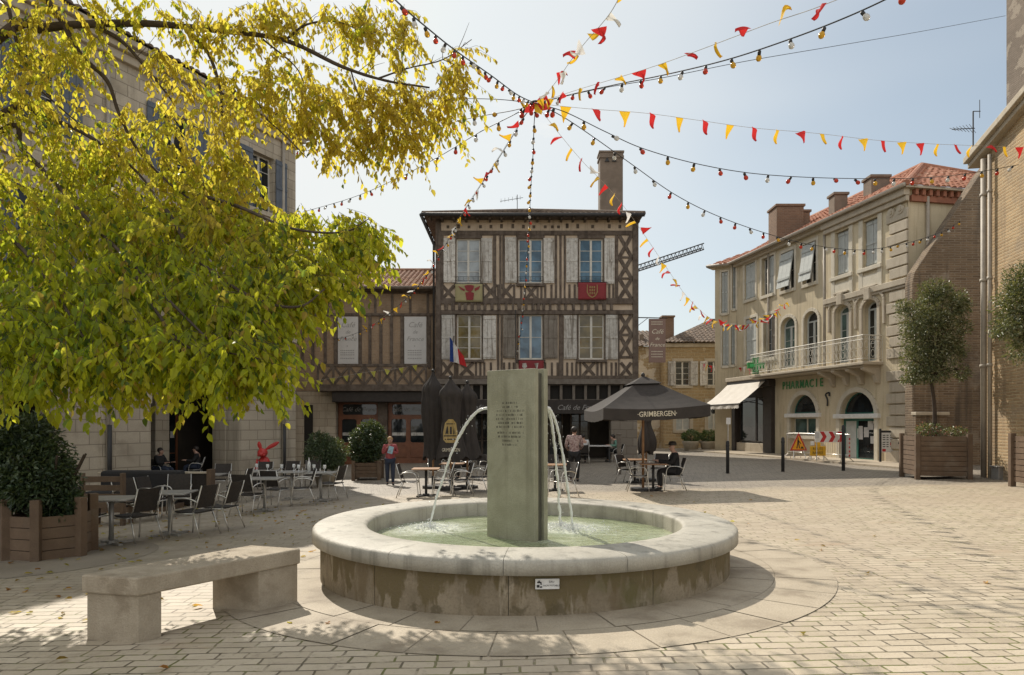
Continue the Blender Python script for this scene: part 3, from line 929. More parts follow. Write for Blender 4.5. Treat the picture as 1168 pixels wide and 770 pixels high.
# little plate on the basin
pc = Vector(((624 - PCX) / FPX * 5.72, 0, 0)); ang = math.asin((pc.x - FX) / 2.29)
pn = Vector((math.sin(ang), -math.cos(ang), 0)); pr = Vector((math.cos(ang), math.sin(ang), 0))
pz = CZ + (PHY - 665) / FPX * 5.73
pcen = Vector((FX, FY, 0)) + pn * 2.305 + Vector((0, 0, pz))
rot = facing(pr, pn)
mb = MB(); mb.obox(pcen, (0.2, 0.085, 0.012), rot)
pl = mb.build('notice_plate', 'sign_white', fo)
def pl_text(s, e, u, size):
    t = text('lettering', s, size, pcen + pr * e + Vector((0, 0, u)) + pn * 0.0065, rot, 'black', pl, 0.001)
pl_text('EAU', 0.035, 0.018, 0.024); pl_text('NON POTABLE', 0.035, -0.014, 0.02)
mb = MB()
def pbox(e0, e1, u0, u1):
    mb.hexa([pcen + pr * e + Vector((0, 0, u)) + pn * d for d in (0.0062, 0.0085) for e, u in ((e0, u0), (e1, u0), (e1, u1), (e0, u1))])
pbox(-0.085, -0.05, 0.008, 0.02); pbox(-0.075, -0.062, 0.02, 0.03); pbox(-0.058, -0.048, -0.006, 0.012); pbox(-0.088, -0.066, -0.028, -0.006); pbox(-0.062, -0.044, -0.03, -0.018)
mb.build('tap_symbol', 'black', pl)

# ------------------------------------------------------------------ stone bench
be = thing('stone_bench', 'long pale stone bench on two block legs, dappled by leaf shade', 'bench', (-2.5, 5.8, 0))
def at_z(px, py, z):
    Y = (CZ - z) * FPX / (py - PHY)
    return Vector(((px - PCX) / FPX * Y, Y, z))
ZT = 0.478
t0, t1, t2, t3 = at_z(92.4, 655.5, ZT), at_z(156.5, 659.5, ZT), at_z(343, 625.6, ZT), at_z(286.6, 621.6, ZT)
mb = MB(); mb.hexa([p - Vector((0, 0, 0.142)) for p in (t0, t1, t2, t3)] + [t0, t1, t2, t3])
mb.build('seat_slab', 'granite', be, bevel=0.014)
def bl(s, t):          # s along, t across
    return (t0.lerp(t3, s)).lerp(t1.lerp(t2, s), t)
for s0, s1 in ((0.015, 0.13), (0.66, 0.985)):
    s0, s1 = (0.015, 0.135) if s0 < 0.1 else (0.715, 0.99)
    mb = MB()
    q = [bl(s0, 0.05), bl(s0, 0.965), bl(s1, 0.965), bl(s1, 0.05)]
    mb.hexa([Vector((p.x, p.y, -0.15)) for p in q] + [Vector((p.x, p.y, ZT - 0.1425)) for p in q])
    mb.build('leg', 'granite', be, bevel=0.006)
# ------------------------------------------------------------------ tall half-timbered house in the middle
HY_ = 32.0
def hx(px, Y=HY_): return (px - PCX) / FPX * Y
def hz(py, Y=HY_): return CZ + (PHY - py) / FPX * Y
hg = gz(0, 32)
ho = thing('timber_house', 'three storey half-timbered house with grey shutters above a dark arcade', 'house', (hx(612), HY_, hg))
def hf(x, d, z, Y=HY_): return Vector((x, Y + d, z))
XL, XR = hx(498), hx(727)
ZE, ZB = hz(246), hz(437)
W1 = [(520.3, 548), (591, 619), (660.6, 687.7)]
W2 = [(521, 549.4), (591.5, 619), (660, 689)]
holes = [(hx(a), hx(b), hz(323), hz(272.5)) for a, b in W1] + [(hx(a), hx(b), hz(410), hz(359)) for a, b in W2]
mb = MB()
wall(mb, hf, XL, XR, ZB, ZE, holes, 0.25)
mb.add([hf(XL, 0, ZB), hf(XL, 9, ZB), hf(XL, 9, ZE), hf(XL, 0, ZE)], [(0, 1, 2, 3)])
mb.add([hf(XR, 0, ZB), hf(XR, 9, ZB), hf(XR, 9, ZE), hf(XR, 0, ZE)], [(0, 1, 2, 3)])
mb.add([hf(XL, 9, hg - .5), hf(XR, 9, hg - .5), hf(XR, 9, ZE), hf(XL, 9, ZE)], [(0, 1, 2, 3)])
mb.build('wall', 'plaster', ho, recalc=False)
# timbers (pixel measures of the photograph turned into metres on the facade)
mb = MB()
tp = random.Random(3)
def tb(x0, x1, y0, y1, pr=0.05):       # upright or level timber, standing proud
    pr += tp.uniform(-0.006, 0.006)
    mb.box(hx(x0), hx(x1), -pr, 0.04, hz(y1), hz(y0), hf)
def tx(x0, y0, x1, y1, wpx=4.0, pr=0.04):  # sloping timber
    pr += tp.uniform(-0.004, 0.004)
    mb.beam(hf(hx(x0), -pr / 2 + 0.01, hz(y0)), hf(hx(x1), -pr / 2 + 0.01, hz(y1)), wpx * HY_ / FPX, pr + 0.02, (0, 1, 0))
def cross(x0, x1, y0, y1, wpx=3.6):
    tx(x0 + 1, y0, x1 - 1, y1, wpx, 0.037); tx(x1 - 1, y0, x0 + 1, y1, wpx, 0.045)
tb(497, 503, 246, 437, 0.09); tb(721.5, 728, 246, 437, 0.09)
tb(503, 721.5, 263.5, 268.5, 0.07); tb(503, 721.5, 340.5, 347, 0.1); tb(503, 721.5, 354, 359, 0.1); tb(503, 721.5, 428.5, 432.5, 0.1)
for x in (509, 516.5, 524, 531, 538.5, 546, 553.5, 561, 568.5, 577, 585, 592, 600, 608, 613.5, 619.5, 627.5, 637, 645, 654, 663, 671, 680, 689, 697):
    tb(x - 1.5 + tp.uniform(-.6, .6), x + 1.8 + tp.uniform(-.6, .6), 347, 354, 0.14)
for (a, b, c, d) in ((503, 506, 0, 0), (562.5, 566, 0, 0), (569.5, 572, 0, 0), (573, 575.5, 0, 0), (632.8, 635.5, 0, 0), (638, 640.5, 0, 0), (643, 645, 0, 0), (701.5, 705, 0, 0), (518.2, 520.1, 0, 0), (548.2, 550, 0, 0), (588.8, 590.8, 0, 0), (619.2, 621, 0, 0), (658.6, 660.4, 0, 0), (688, 690, 0, 0)):
    tb(a, b, 268.5, 323.8 if a not in (503, 562.5, 569.5, 573, 632.8, 638, 643, 701.5) else 340.5, 0.05)
for x0, x1 in W1: tb(x0 - 2, x1 + 2, 323.6, 327, 0.12); tb(x0 - 1, x1 + 1, 268.5, 272.4, 0.06)
for x0, x1 in W2: tb(x0 - 3, x1 + 3, 410.5, 413.5, 0.13); tb(x0 - 3, x1 + 3, 355.5, 358.9, 0.13)
for x0, x1, y0, y1 in ((504, 519, 326, 340.5), (552, 567.5, 324.5, 340.5), (569.5, 585, 324.5, 340.5), (600, 612, 327, 340.5)): cross(x0, x1, y0, y1)
for x in (551, 568.2, 586.5, 594.5, 598.8, 613.2, 617.5, 622, 629, 649.5, 655.5, 695, 699.5): tb(x - 1.2, x + 1.2, 324.5, 340.5, 0.045)
for y0, y1 in ((269, 293), (294.5, 317), (318.5, 340.5)): cross(705.5, 721, y0, y1, 4.2)
for y in (293.7, 317.7): tb(705, 721.5, y - 1.2, y + 1.2, 0.042)
for (a, b) in ((503, 504.5), (517.5, 520.8), (549.6, 551.2), (567, 569.5), (571, 573.2), (589.6, 591.3), (619.2, 621), (637.5, 642.5), (657.3, 659.8), (689.2, 691), (705, 706.5)): tb(a, b, 359, 428.5 if a in (503, 567, 571, 637.5, 705) else 410, 0.05)
for y0, y1 in ((359.5, 381), (383, 406)): cross(706, 721, y0, y1, 4.2)
for y in (382, 407.5): tb(705.5, 721.5, y - 1.4, y + 1.4, 0.042)
for x0, x1 in ((504, 517), (524, 541), (664, 679), (707, 721)): cross(x0, x1, 413.5, 428.5)
for x in (519, 521.8, 543, 548, 552.5, 560, 575, 581, 586, 593, 600, 607, 614, 622, 629.5, 636, 647, 652.5, 657.5, 661.8, 681.5, 686, 691.5, 697.5, 702.5): tb(x - 1.2, x + 1.2, 413.5, 428.5, 0.045)
for x in (511, 523, 535, 548, 560, 572, 585, 597, 609, 622, 630, 637, 647, 659, 676, 695, 707):
    tb(x - 1.6, x + 1.6, 256.5 + tp.uniform(-1.5, 1), 260.5, 0.02)
mb.build('timber_frame', 'timber', ho, bevel=0.012)
mb = MB(); mb.box(hx(494), hx(729), -0.16, 0.3, hz(438.5), hz(432.6), hf); mb.build('lintel_beam', 'timber_grey', ho, bevel=0.02)

def window(parent, fn, x0, x1, z0, z1, gl='glass', rows=4, d=0.1, frame='white_frame', fw=0.055, mull=0.1, cols=2, transom=None, rise=0, name='window'):
    mb = MB()
    mb.box(x0, x0 + fw, d, d + 0.06, z0, z1, fn); mb.box(x1 - fw, x1, d, d + 0.06, z0, z1, fn)
    mb.box(x0 + fw, x1 - fw, d, d + 0.06, z0, z0 + fw * 1.3, fn); mb.box(x0 + fw, x1 - fw, d, d + 0.06, z1 - fw - rise, z1 - rise, fn)
    xm = (x0 + x1) / 2
    if cols == 2:
        mb.box(xm - mull / 2, xm + mull / 2, d - 0.012, d + 0.05, z0 + fw * 1.3, z1 - fw - rise, fn)
        spans = ((x0 + fw, xm - mull / 2), (xm + mull / 2, x1 - fw))
    else:
        spans = ((x0 + fw, x1 - fw),)
    for a, b in spans:
        for r in range(1, rows):
            z = z0 + fw + (z1 - rise - fw - z0 - fw) * r / rows
            mb.box(a, b, d + 0.012, d + 0.045, z - 0.012, z + 0.012, fn)
    if rise:
        t = arc(x0 + fw / 2, x1 - fw / 2, z1 - rise, rise - fw / 2, 12)
        for p, q in zip(t, t[1:]):
            mb.beam(fn(p[0], d + 0.03, p[1]), fn(q[0], d + 0.03, q[1]), fw, 0.05, fn(0, 1, 0) - fn(0, 0, 0))
    wo = mb.build(name, frame, parent)
    mb = MB()
    pts = [(x0 + 0.01, z0 + 0.01)] + (arc(x0 + 0.01, x1 - 0.01, z1 - rise, rise, 12)[::1] if rise else [(x0 + 0.01, z1 - 0.01), (x1 - 0.01, z1 - 0.01)]) + [(x1 - 0.01, z0 + 0.01)]
    mb.prism([fn(a, d + 0.03, b) for a, b in pts], fn(0, 0.012, 0) - fn(0, 0, 0))
    mb.build('pane', gl, wo)
    return wo

def shutter(parent, fn, x0, x1, z0, z1, mat='shutter', d=-0.07, rails=3, name='shutter'):
    mb = MB()
    n = 3; w_ = (x1 - x0) / n
    for i in range(n):
        mb.box(x0 + i * w_ + 0.006, x0 + (i + 1) * w_ - 0.006, d - 0.02, d + 0.015, z0, z1, fn)
    for r in range(rails):
        z = z0 + (z1 - z0) * (0.06 + 0.88 * r / (rails - 1))
        mb.box(x0 + 0.01, x1 - 0.01, d - 0.042, d - 0.0205, z - 0.05, z + 0.05, fn)
    return mb.build(name, mat, parent)

gls = ['glass_curtain', 'glass', 'glass']
for (a, b), gl in zip(W1, gls): window(ho, hf, hx(a) + .01, hx(b) - .01, hz(323), hz(272.5), gl, 4, 0.08)
for (a, b), gl in zip(W2, ['glass_warm', 'glass', 'glass_warm']): window(ho, hf, hx(a) + .01, hx(b) - .01, hz(410), hz(359), gl, 4 if gl != 'glass' else 2, 0.08)
for a, b in ((506, 519.5), (549, 561.5), (576, 589.5), (619.8, 632.3), (645.7, 658.8), (689, 700.8)):
    shutter(ho, hf, hx(a), hx(b), hz(323 + tp.uniform(-1, 1)), hz(272 + tp.uniform(-1, .5)), 'shutter')
for a, b, m in ((503.8, 519, 'shutter'), (551, 566, 'shutter'), (574, 589, 'shutter_grey'), (620.5, 636, 'shutter_grey'), (643, 658, 'shutter'), (690.4, 704.7, 'shutter')):
    shutter(ho, hf, hx(a), hx(b), hz(409.5 + tp.uniform(-1, 1)), hz(360 + tp.uniform(-.5, .5)), m)
# small iron window rails
for a, b in W1:
    mb = MB()
    for z in (hz(320), hz(316)): mb.tube([hf(hx(a) - .02, -0.05, z), hf(hx(b) + .02, -0.05, z)], 0.012, 6)
    for i in range(5):
        x = hx(a) + (hx(b) - hx(a)) * (i + .5) / 5; mb.tube([hf(x, -0.05, hz(320)), hf(x, -0.05, hz(316))], 0.008, 5)
    mb.build('window_rail', 'iron', ho)
# roof: low hip with wide eaves
ex0, ex1 = hx(482, 31.3), hx(735, 31.3)
ye0, ye1, ze = 31.3, 41.7, hz(244.5, 31.3)
Lr = ex1 - ex0; half = (ye1 - ye0) / 2; rise = 1.7
S = math.hypot(half, rise); inset = half
mb = MB()
vz = rise / S; vh = half / S
tiles(mb, (ex0, ye0, ze), (1, 0, 0), (0, vh, vz), Lr, S, inset, inset)
tiles(mb, (ex1, ye1, ze), (-1, 0, 0), (0, -vh, vz), Lr, S, inset, inset)
tiles(mb, (ex1, ye0, ze), (0, 1, 0), (-vh, 0, vz), ye1 - ye0, S, half, half)
tiles(mb, (ex0, ye1, ze), (0, -1, 0), (vh, 0, vz), ye1 - ye0, S, half, half)
for a, b in (((ex0, ye0), (ex0 + inset, ye0 + half)), ((ex1, ye0), (ex1 - inset, ye0 + half)), ((ex0, ye1), (ex0 + inset, ye0 + half)), ((ex1, ye1), (ex1 - inset, ye0 + half))):
    mb.tube([(a[0], a[1], ze + 0.05), (b[0], b[1], ze + rise + 0.08)], 0.11, 8)
mb.tube([(ex0 + inset, ye0 + half, ze + rise + .08), (ex1 - inset, ye0 + half, ze + rise + .08)], 0.12, 8)
rf = mb.build('roof', 'tile_old', ho, recalc=False)
mb = MB()     # boarded eaves soffit with rafters
mb.box(ex0 + .05, ex1 - .05, ye0 + .05, ye1 - .05, ze - 0.05, ze - 0.01)
x = ex0 + 0.3
while x < ex1 - .2:
    mb.box(x - .05, x + .05, ye0 + .1, HY_ - .002, ze - 0.17, ze - 0.051); x += 0.55
mb.build('eaves', 'timber', ho)
mb = MB()
gp = [(ex0 + .0, ye0 - .07, ze - .02), (ex1, ye0 - .07, ze - .04)]
mb.tube(gp, 0.085, 8); mb.tube([(ex0 - .07, ye0, ze - .02), (ex0 - .07, ye1, ze - .03)], 0.085, 8)
mb.tube(catmull([(ex0 - .03, ye0 - .05, ze - .1), (ex0 + .1, ye0 + .05, ze - .45), (XL - .12, HY_ - .12, ze - 1.2)], 5) + [Vector((XL - .12, HY_ - .12, hg + 3))], 0.05, 8)
mb.build('gutter', 'iron', ho, smooth=True)
cy = 35.2
x0, x1 = hx(684.5, cy), hx(710.5, cy)
mb = MB(); mb.box(x0, x1, cy, cy + .8, ze + .2, hz(180, cy)); mb.box(x0 - .05, x1 + .05, cy - .05, cy + .85, hz(180, cy), hz(177.5, cy)); mb.box(x0 - .02, x1 + .02, cy - .02, cy + .82, hz(177.5, cy), hz(174, cy)); mb.box(x0 - .06, x1 + .06, cy - .06, cy + .86, hz(174, cy), hz(172, cy))
ch = mb.build('chimney', 'chimney', rf)
for a in (692.5, 700.5):
    mb = MB(); mb.prism([(hx(a - 2.6, cy), cy - .056, hz(184.5, cy)), (hx(a + 2.6, cy), cy - .056, hz(184.5, cy)), (hx(a, cy), cy - .056, hz(179.5, cy))], (0, 0.06, 0))
    mb.build('flue_hole', 'black', ch)
ant = thing('roof_antenna', 'small rooftop antenna standing beside the ridge of the tall half-timbered house', 'antenna', (hx(585, 36), 36, ze + 1.2))
mb = MB(); a0 = Vector((hx(590, 36), 36, ze + 1.2)); mb.tube([a0, a0 + Vector((0, 0, 1.25))], 0.02, 6); mb.build('mast', 'iron', ant)
mb = MB(); zt = a0.z + 1.0; mb.tube([(a0.x - .9, 36, zt - .1), (a0.x + .3, 36, zt + .1)], 0.014, 5)
for i in range(6): xx = a0.x - .85 + i * .2; mb.tube([(xx, 35.85, zt - .09 + i * .033 - .12), (xx, 36.15, zt - .09 + i * .033 + .18)], 0.01, 5)
mb.build('aerial', 'iron', ant)
# arcade under the jetty
AY = 34.6
mb = MB()
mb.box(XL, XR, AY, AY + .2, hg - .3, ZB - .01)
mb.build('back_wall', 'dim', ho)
mb = MB(); mb.box(XL, XR, HY_ + .3, AY, ZB - 0.25, ZB - .02); mb.build('arcade_ceiling', 'timber', ho)
mb = MB()
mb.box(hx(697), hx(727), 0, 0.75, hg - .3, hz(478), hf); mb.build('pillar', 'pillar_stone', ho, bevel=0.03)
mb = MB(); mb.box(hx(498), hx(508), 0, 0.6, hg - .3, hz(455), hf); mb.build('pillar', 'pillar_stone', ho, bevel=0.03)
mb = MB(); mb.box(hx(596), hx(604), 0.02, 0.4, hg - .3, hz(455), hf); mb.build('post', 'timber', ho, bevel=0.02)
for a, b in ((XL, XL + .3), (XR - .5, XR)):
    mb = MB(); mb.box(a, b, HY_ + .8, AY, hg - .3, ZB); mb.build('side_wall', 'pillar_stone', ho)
mb = MB()
for x in (505, 516, 527, 538, 549, 560, 571, 582, 592, 603, 614, 626, 640, 654.5, 668, 682, 695, 709, 721):
    mb.box(hx(x - 1.5), hx(x + 1.5), 0.0, 0.18, hz(456), hz(438.7), hf)
mb.box(hx(498), hx(727), 0.2, 0.24, hz(456), hz(438.7), hf)
mb.build('strut_row', 'timber_grey', ho)
mb = MB(); mb.box(hx(498), hx(727), 0.19, 0.199, hz(455), hz(439.5), hf); mb.build('shade_board', 'dark', ho)  # dark sheet painted in for the recess shade between the struts
mb = MB(); mb.box(hx(508), hx(727), -0.03, 0.2, hz(472), hz(456.2), hf); fas = mb.build('fascia', 'canvas_dark', ho, bevel=.01)
for px in (561, 661): text('lettering', 'Café de France', 0.34, hf(hx(px if px < 600 else 660.5), -0.034, hz(465)), FRONT, 'grey_print', fas, 0.003, 0.35)
# doors and windows at the back of the arcade
def bf(x, d, z): return Vector((x, AY - 0.14 + d, z))
for a, b in ((512, 532), (540, 560), (625, 642), (650, 672)):
    window(ho, bf, hx(a, AY), hx(b, AY), hg + (.1 if a in (540, 625) else .8), hg + 2.5, 'glass_dark', 3, 0.0, 'timber', 0.09, 0.1, name='door' if a in (540, 625) else 'window')

# things hung on the house
def hang(name, label, px0, px1, py0, py1, mat, d=-0.16):
    t = thing(name, label, 'banner', (hx((px0 + px1) / 2), HY_ + d, hz(py1)))
    mb = MB(); nx, nz = 10, 8
    for i in range(nx + 1):
        for j in range(nz + 1):
            x = hx(px0) + (hx(px1) - hx(px0)) * i / nx; z = hz(py1) + (hz(py0) - hz(py1)) * j / nz
            mb.v.append(hf(x, d + 0.015 * math.sin(i * 1.3 + j * .2) * (1 - j / nz), z))
    for i in range(nx):
        for j in range(nz):
            a = i * (nz + 1) + j; mb.f.append((a, a + nz + 1, a + nz + 2, a + 1)); mb.mi.append(0)
    cl = mb.build('cloth', mat, t, smooth=True); sm = cl.modifiers.new('Solidify', 'SOLIDIFY'); sm.thickness = 0.008
    mb = MB(); mb.tube([hf(hx(px0) - .04, d, hz(py0) + .01), hf(hx(px1) + .04, d, hz(py0) + .01)], 0.018, 6); mb.build('rod', 'iron', t)
    return t
def poly_on(parent, name, pts, mat, d):
    mb = MB()
    for q in pts: mb.prism([hf(hx(x), d, hz(y)) for x, y in q], (0, -0.008, 0))
    return mb.build(name, mat, parent)
b1 = hang('banner', 'olive cloth banner with a red bust emblem below a top floor window', 519.5, 550.5, 324.5, 345, 'banner_olive')
poly_on(b1, 'emblem', [[(530, 327), (532, 332), (537, 334), (540, 331), (541, 327), (538, 326), (533, 326)], [(531, 334.5), (532.5, 343), (540, 343), (541, 335), (536, 333.6)], [(523, 327), (530.5, 331), (530, 333), (526, 331)], [(548, 327), (541.5, 330), (542, 333), (546, 331)]], 'banner_red', -0.185)
b2 = hang('banner', 'crimson cloth banner with a gold shield crest below a top floor window', 659, 691, 323, 342.5, 'banner_red')
poly_on(b2, 'emblem', [[(669, 325.5), (668.6, 334), (671, 338.5), (675, 341), (679, 338.5), (681.4, 334), (681, 325.5), (680, 325.5), (680, 334), (678, 337.5), (675, 339.5), (672, 337.5), (670, 334), (670, 325.5)]] + [[(672 + i * 2.4, 327 + j * 3.4), (673.6 + i * 2.4, 327.6 + j * 3.4), (673 + i * 2.4, 330 + j * 3.4), (671.6 + i * 2.4, 329.4 + j * 3.4)] for i in range(3) for j in range(3)], 'dull_gold', -0.185)
b3 = hang('banner', 'dark crimson banner with two pale motifs hanging under a first floor window', 591.5, 620, 411.5, 424, 'banner_red', -0.2)
poly_on(b3, 'emblem', [[(596, 415), (600, 414.5), (601, 419), (598, 421), (595.6, 419)], [(609.5, 415), (614, 414.5), (613, 420), (611.5, 421.5)]], 'shutter', -0.225)
fl = thing('flag', 'French tricolour flag drooping from a short pole on the half-timbered house', 'flag', (hx(516), HY_ - .1, hz(410)))
mb = MB(); mb.tube([hf(hx(517), 0.0, hz(412)), hf(hx(519.5), -0.9, hz(386))], 0.02, 6); mb.build('pole', 'timber_grey', fl)
FT = Vector((hx(519.5), HY_ - .88, hz(387)))
for k, mt in enumerate(('flag_blue', 'flag_white', 'flag_red')):
    mb = MB(); ni, nj = 6, 12
    for i in range(ni + 1):
        for j in range(nj + 1):
            s = (k + i / ni) / 3; t = j / nj
            x = FT.x - 0.16 * (1 - s) + 0.75 * s * (0.35 + 0.65 * s) * (0.6 + .2 * t) - 0.02
            z = FT.z - 0.18 * t - 0.95 * t * (1 - 0.55 * s) - s * (0.85 - .1 * t) * (0.6 + .4 * s)
            y = FT.y + 0.07 * math.sin(s * 15 + t * 3) + 0.25 * (s - .2)
            mb.v.append(Vector((x, y, z)))
    for i in range(ni):
        for j in range(nj):
            a = i * (nj + 1) + j; mb.f.append((a, a + nj + 1, a + nj + 2, a + 1)); mb.mi.append(0)
    mb.build('stripe', mt, fl, smooth=True)
# hanging sign on the right corner of the house
sg = thing('hanging_sign', 'tall brown printed sign hanging from a bracket off the corner of the timbered house', 'sign', (hx(748), HY_ - .2, hz(414)))
mb = MB(); mb.tube([hf(hx(727), -0.2, hz(363)), hf(hx(760), -0.2, hz(363.6))], 0.025, 6); mb.tube([hf(hx(727), -0.2, hz(372)), hf(hx(738), -0.2, hz(363.5))], 0.015, 6); mb.build('bracket', 'iron', sg)
mb = MB(); mb.box(hx(739), hx(758), -0.215, -0.185, hz(414), hz(364.5), hf); pb = mb.build('panel', 'banner_brown', sg)
for s, py, sz in (('restaurant', 369, .13), ('Café', 379, .3), ('de', 387, .2), ('France', 394, .26), ('bar - brasserie', 402, .09), ('glaces - crêpes', 406, .09)):
    if s in ('Café', 'de', 'France'): text('lettering', s, sz, hf(hx(748.5), -0.217, hz(py)), FRONT, 'cream', pb, 0.002, 0.3)
mb = MB()
for py in (368, 370.5, 401.5, 404.5, 407.5): 
    for i in range(9): mb.box(hx(742 + i * 1.45), hx(742.9 + i * 1.45), -0.219, -0.2155, hz(py + .5), hz(py - .5), hf)
mb.build('lettering', 'cream', pb)

# ------------------------------------------------------------------ two storey cafe building to the left
CY_ = 32.6
def kx(px): return (px - PCX) / FPX * CY_
def kz(py): return CZ + (PHY - py) / FPX * CY_
def kf(x, d, z): return Vector((x, CY_ + d, z))
co_ = thing('cafe_building', 'two storey brick and timber building with a crossed balcony rail over red shopfront', 'building', (kx(430), CY_, gz(-6, 32)))
kg = gz(-6, 32)
kx0, kx1 = kx(215), hx(497) - .02
kw0 = kx1
mb = MB(); mb.box(kx0, kw0, 0.0, 8, kz(446), kz(331), kf); mb.build('wall', 'infill_brick', co_)
mb = MB()
def kb(x0, x1, y0, y1, pr=0.05):
    pr += tp.uniform(-.006, .006); mb.box(kx(x0), kx(x1), -pr, 0.03, kz(y1), kz(y0), kf)
kb(216, 496, 332, 335, .08); kb(216, 496, 357.5, 360.5, .08)
for x in (230, 255, 280, 305, 325, 345, 360, 374, 388, 408, 428, 447.5, 468, 488): kb(x - 1.3, x + 1.3, 335, 357.5)
for x in (345, 357, 371, 382.5, 411, 422, 434.5, 446.5, 458.5, 490): kb(x - 1.6, x + 1.6, 360.5, 420, .055)
for x0, x1 in ((386, 410), (461, 487)): kb(x0 - 2, x0, 360.5, 418); kb(x1, x1 + 2, 360.5, 418)
mb.build('timber_frame', 'timber', co_, bevel=.012)
mb = MB(); mb.box(kx(366), kx(490), -0.75, 0.05, kz(447), kz(441.5), kf); mb.build('balcony_floor', 'timber', co_, bevel=.02)
mb = MB(); mb.box(kx(367), kx(489), -0.7, -0.66, kz(441.4), kz(418.5), kf); mb.build('balcony_panel', 'infill_brick', co_)
mb = MB()
def rb(x0, x1, y0, y1, pr): mb.box(kx(x0), kx(x1), -0.7 - pr, -0.65, kz(y1), kz(y0), kf)
rb(366, 490, 416.5, 419.5, .05); rb(366, 490, 439.5, 441.6, .045)
for i in range(8): x = 367.5 + i * 17.2; rb(x - 1.1, x + 1.1, 419.5, 439.5, .04)
for i in range(7):
    a = 368.5 + i * 17.2; b = a + 15.2
    for q, (p0, p1) in enumerate((((a, 419.8), (b, 439.3)), ((b, 419.8), (a, 439.3)))):
        mb.beam(kf(kx(p0[0]), -0.715 - .006 * q, kz(p0[1])), kf(kx(p1[0]), -0.715 - .006 * q, kz(p1[1])), 0.1, 0.04, (0, 1, 0))
mb.build('balcony_rail', 'timber', co_)
for x0, x1 in ((386, 409), (461.5, 486.5)):
    t = thing('menu_banner', 'white printed cloth panel on the cafe upper wall, ' + ('beside the tree foliage' if x0 < 400 else 'next to the tall timbered house'), 'banner', kf(kx((x0 + x1) / 2), -.08, kz(416)))
    mb = MB(); mb.box(kx(x0), kx(x1), -0.085, -0.06, kz(415.5), kz(361.5), kf); p_ = mb.build('panel', 'banner_white', t)
    xm = kx((x0 + x1) / 2 - .5)
    for s, py, sz in (('Café', 371, .36), ('de', 379, .24), ('France', 387, .3)): text('lettering', s, sz, kf(xm, -0.0875, kz(py)), FRONT, 'grey_print', p_, .002, .35)
    mb = MB()
    for py in (395, 400, 402.5, 405, 409):
        k = 1 if py == 395 else 8
        for i in range(k): mb.box(xm + (i - k / 2) * .085, xm + (i - k / 2) * .085 + .055, -0.089, -0.0855, kz(py) - .022, kz(py) + .022, kf)
    mb.build('lettering', 'grey_print', p_)
mb = MB()
rz0 = kz(330.5); yr = CY_ - .55
Sx = math.hypot(4.6, 1.75)
tiles(mb, (kx(210), yr, rz0), (1, 0, 0), (0, 4.6 / Sx, 1.75 / Sx), kx1 - .05 - kx(210), Sx, 0, 0)
tiles(mb, (kx1 - .05, yr + 9.2, rz0), (-1, 0, 0), (0, -4.6 / Sx, 1.75 / Sx), kx1 - .05 - kx(210), Sx, 0, 0)
mb.tube([(kx(210), yr + 4.6, rz0 + 1.8), (kx1 - .05, yr + 4.6, rz0 + 1.8)], .13, 8)
mb.build('roof', 'tile', co_, recalc=False)
mb = MB(); mb.box(kx(210), kx1 - .05, yr + .05, CY_ + .0, rz0 - .12, rz0 - .03); mb.tube([(kx(210), yr - .06, rz0 - .01), (kx1 - .06, yr - .06, rz0 - .02)], .08, 8); mb.build('eaves', 'timber', co_)
# ground floor
mb = MB(); mb.box(kx0, kx(383), -0.002, .5, kg - .3, kz(446.5), kf); mb.build('stone_pier', 'ashlar', co_)
mb = MB(); mb.box(kx(347), kx(357), -.01, .2, kg, kz(462), kf); mb.build('door', 'dark', co_)
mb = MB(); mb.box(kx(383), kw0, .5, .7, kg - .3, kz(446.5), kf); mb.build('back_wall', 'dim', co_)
mb = MB(); mb.box(kx(382), kx(489), -0.62, .12, kz(459), kz(447.3), kf); mb.build('rolled_awning', 'canvas_dark', co_, bevel=.04)
mb = MB(); mb.box(kx(430.5), kx(441.5), .1, .5, kg - .3, kz(458), kf); mb.build('post', 'timber', co_)
for x0, x1 in ((384, 431), (441, 488)):
    hl = [(kx(x0 + 5), kx(x1 - 3), kz(473), kz(461)), (kx(x0 + 4), kx(x0 + 21), kz(505), kz(478)), (kx(x0 + 26), kx(x1 - 3), kz(505), kz(478))]
    fn = lambda x, d, z: kf(x, d + .32, z)
    mb = MB(); wall(mb, fn, kx(x0), kx(x1), kg - .3, kz(458), hl, .08)
    sf = mb.build('shopfront', 'wood_red', co_, recalc=False)
    for h in hl:
        mb = MB(); mb.box(h[0], h[1], .075, .09, h[2], h[3], fn); mb.build('pane', 'glass_dark', sf)
        cr = .1
        mb = MB()
        for sx, sz in ((0, 2), (0, 3), (1, 2), (1, 3)):
            x, z = h[sx], h[sz]; dx, dz = (cr if sx == 0 else -cr), (cr if sz == 2 else -cr)
            mb.prism([fn(x, .0, z), fn(x + dx, 0, z), fn(x + dx * .3, 0, z + dz * .3), fn(x, 0, z + dz)], (0, .05, 0))
        mb.build('corner_moulding', 'wood_red', sf)
    text('lettering', 'Café de France', .3, fn((hl[0][0] + hl[0][1]) / 2, .07, kz(467)), FRONT, 'grey_print', sf, .002, .35)
    mb = MB()
    for h in hl[1:]: mb.box(h[0] + .02, h[1] - .02, .06, .07, kz(497), kz(493.5), fn)
    mb.build('frosted_band', 'shutter', sf)
    mb = MB()
    for a, b in ((x0 + 4, x0 + 21), (x0 + 26, x1 - 3)): mb.box(kx(a), kx(b), -.03, -.001, kz(522), kz(509), fn)
    mb.build('lower_panel', 'wood_red', sf, bevel=.02)
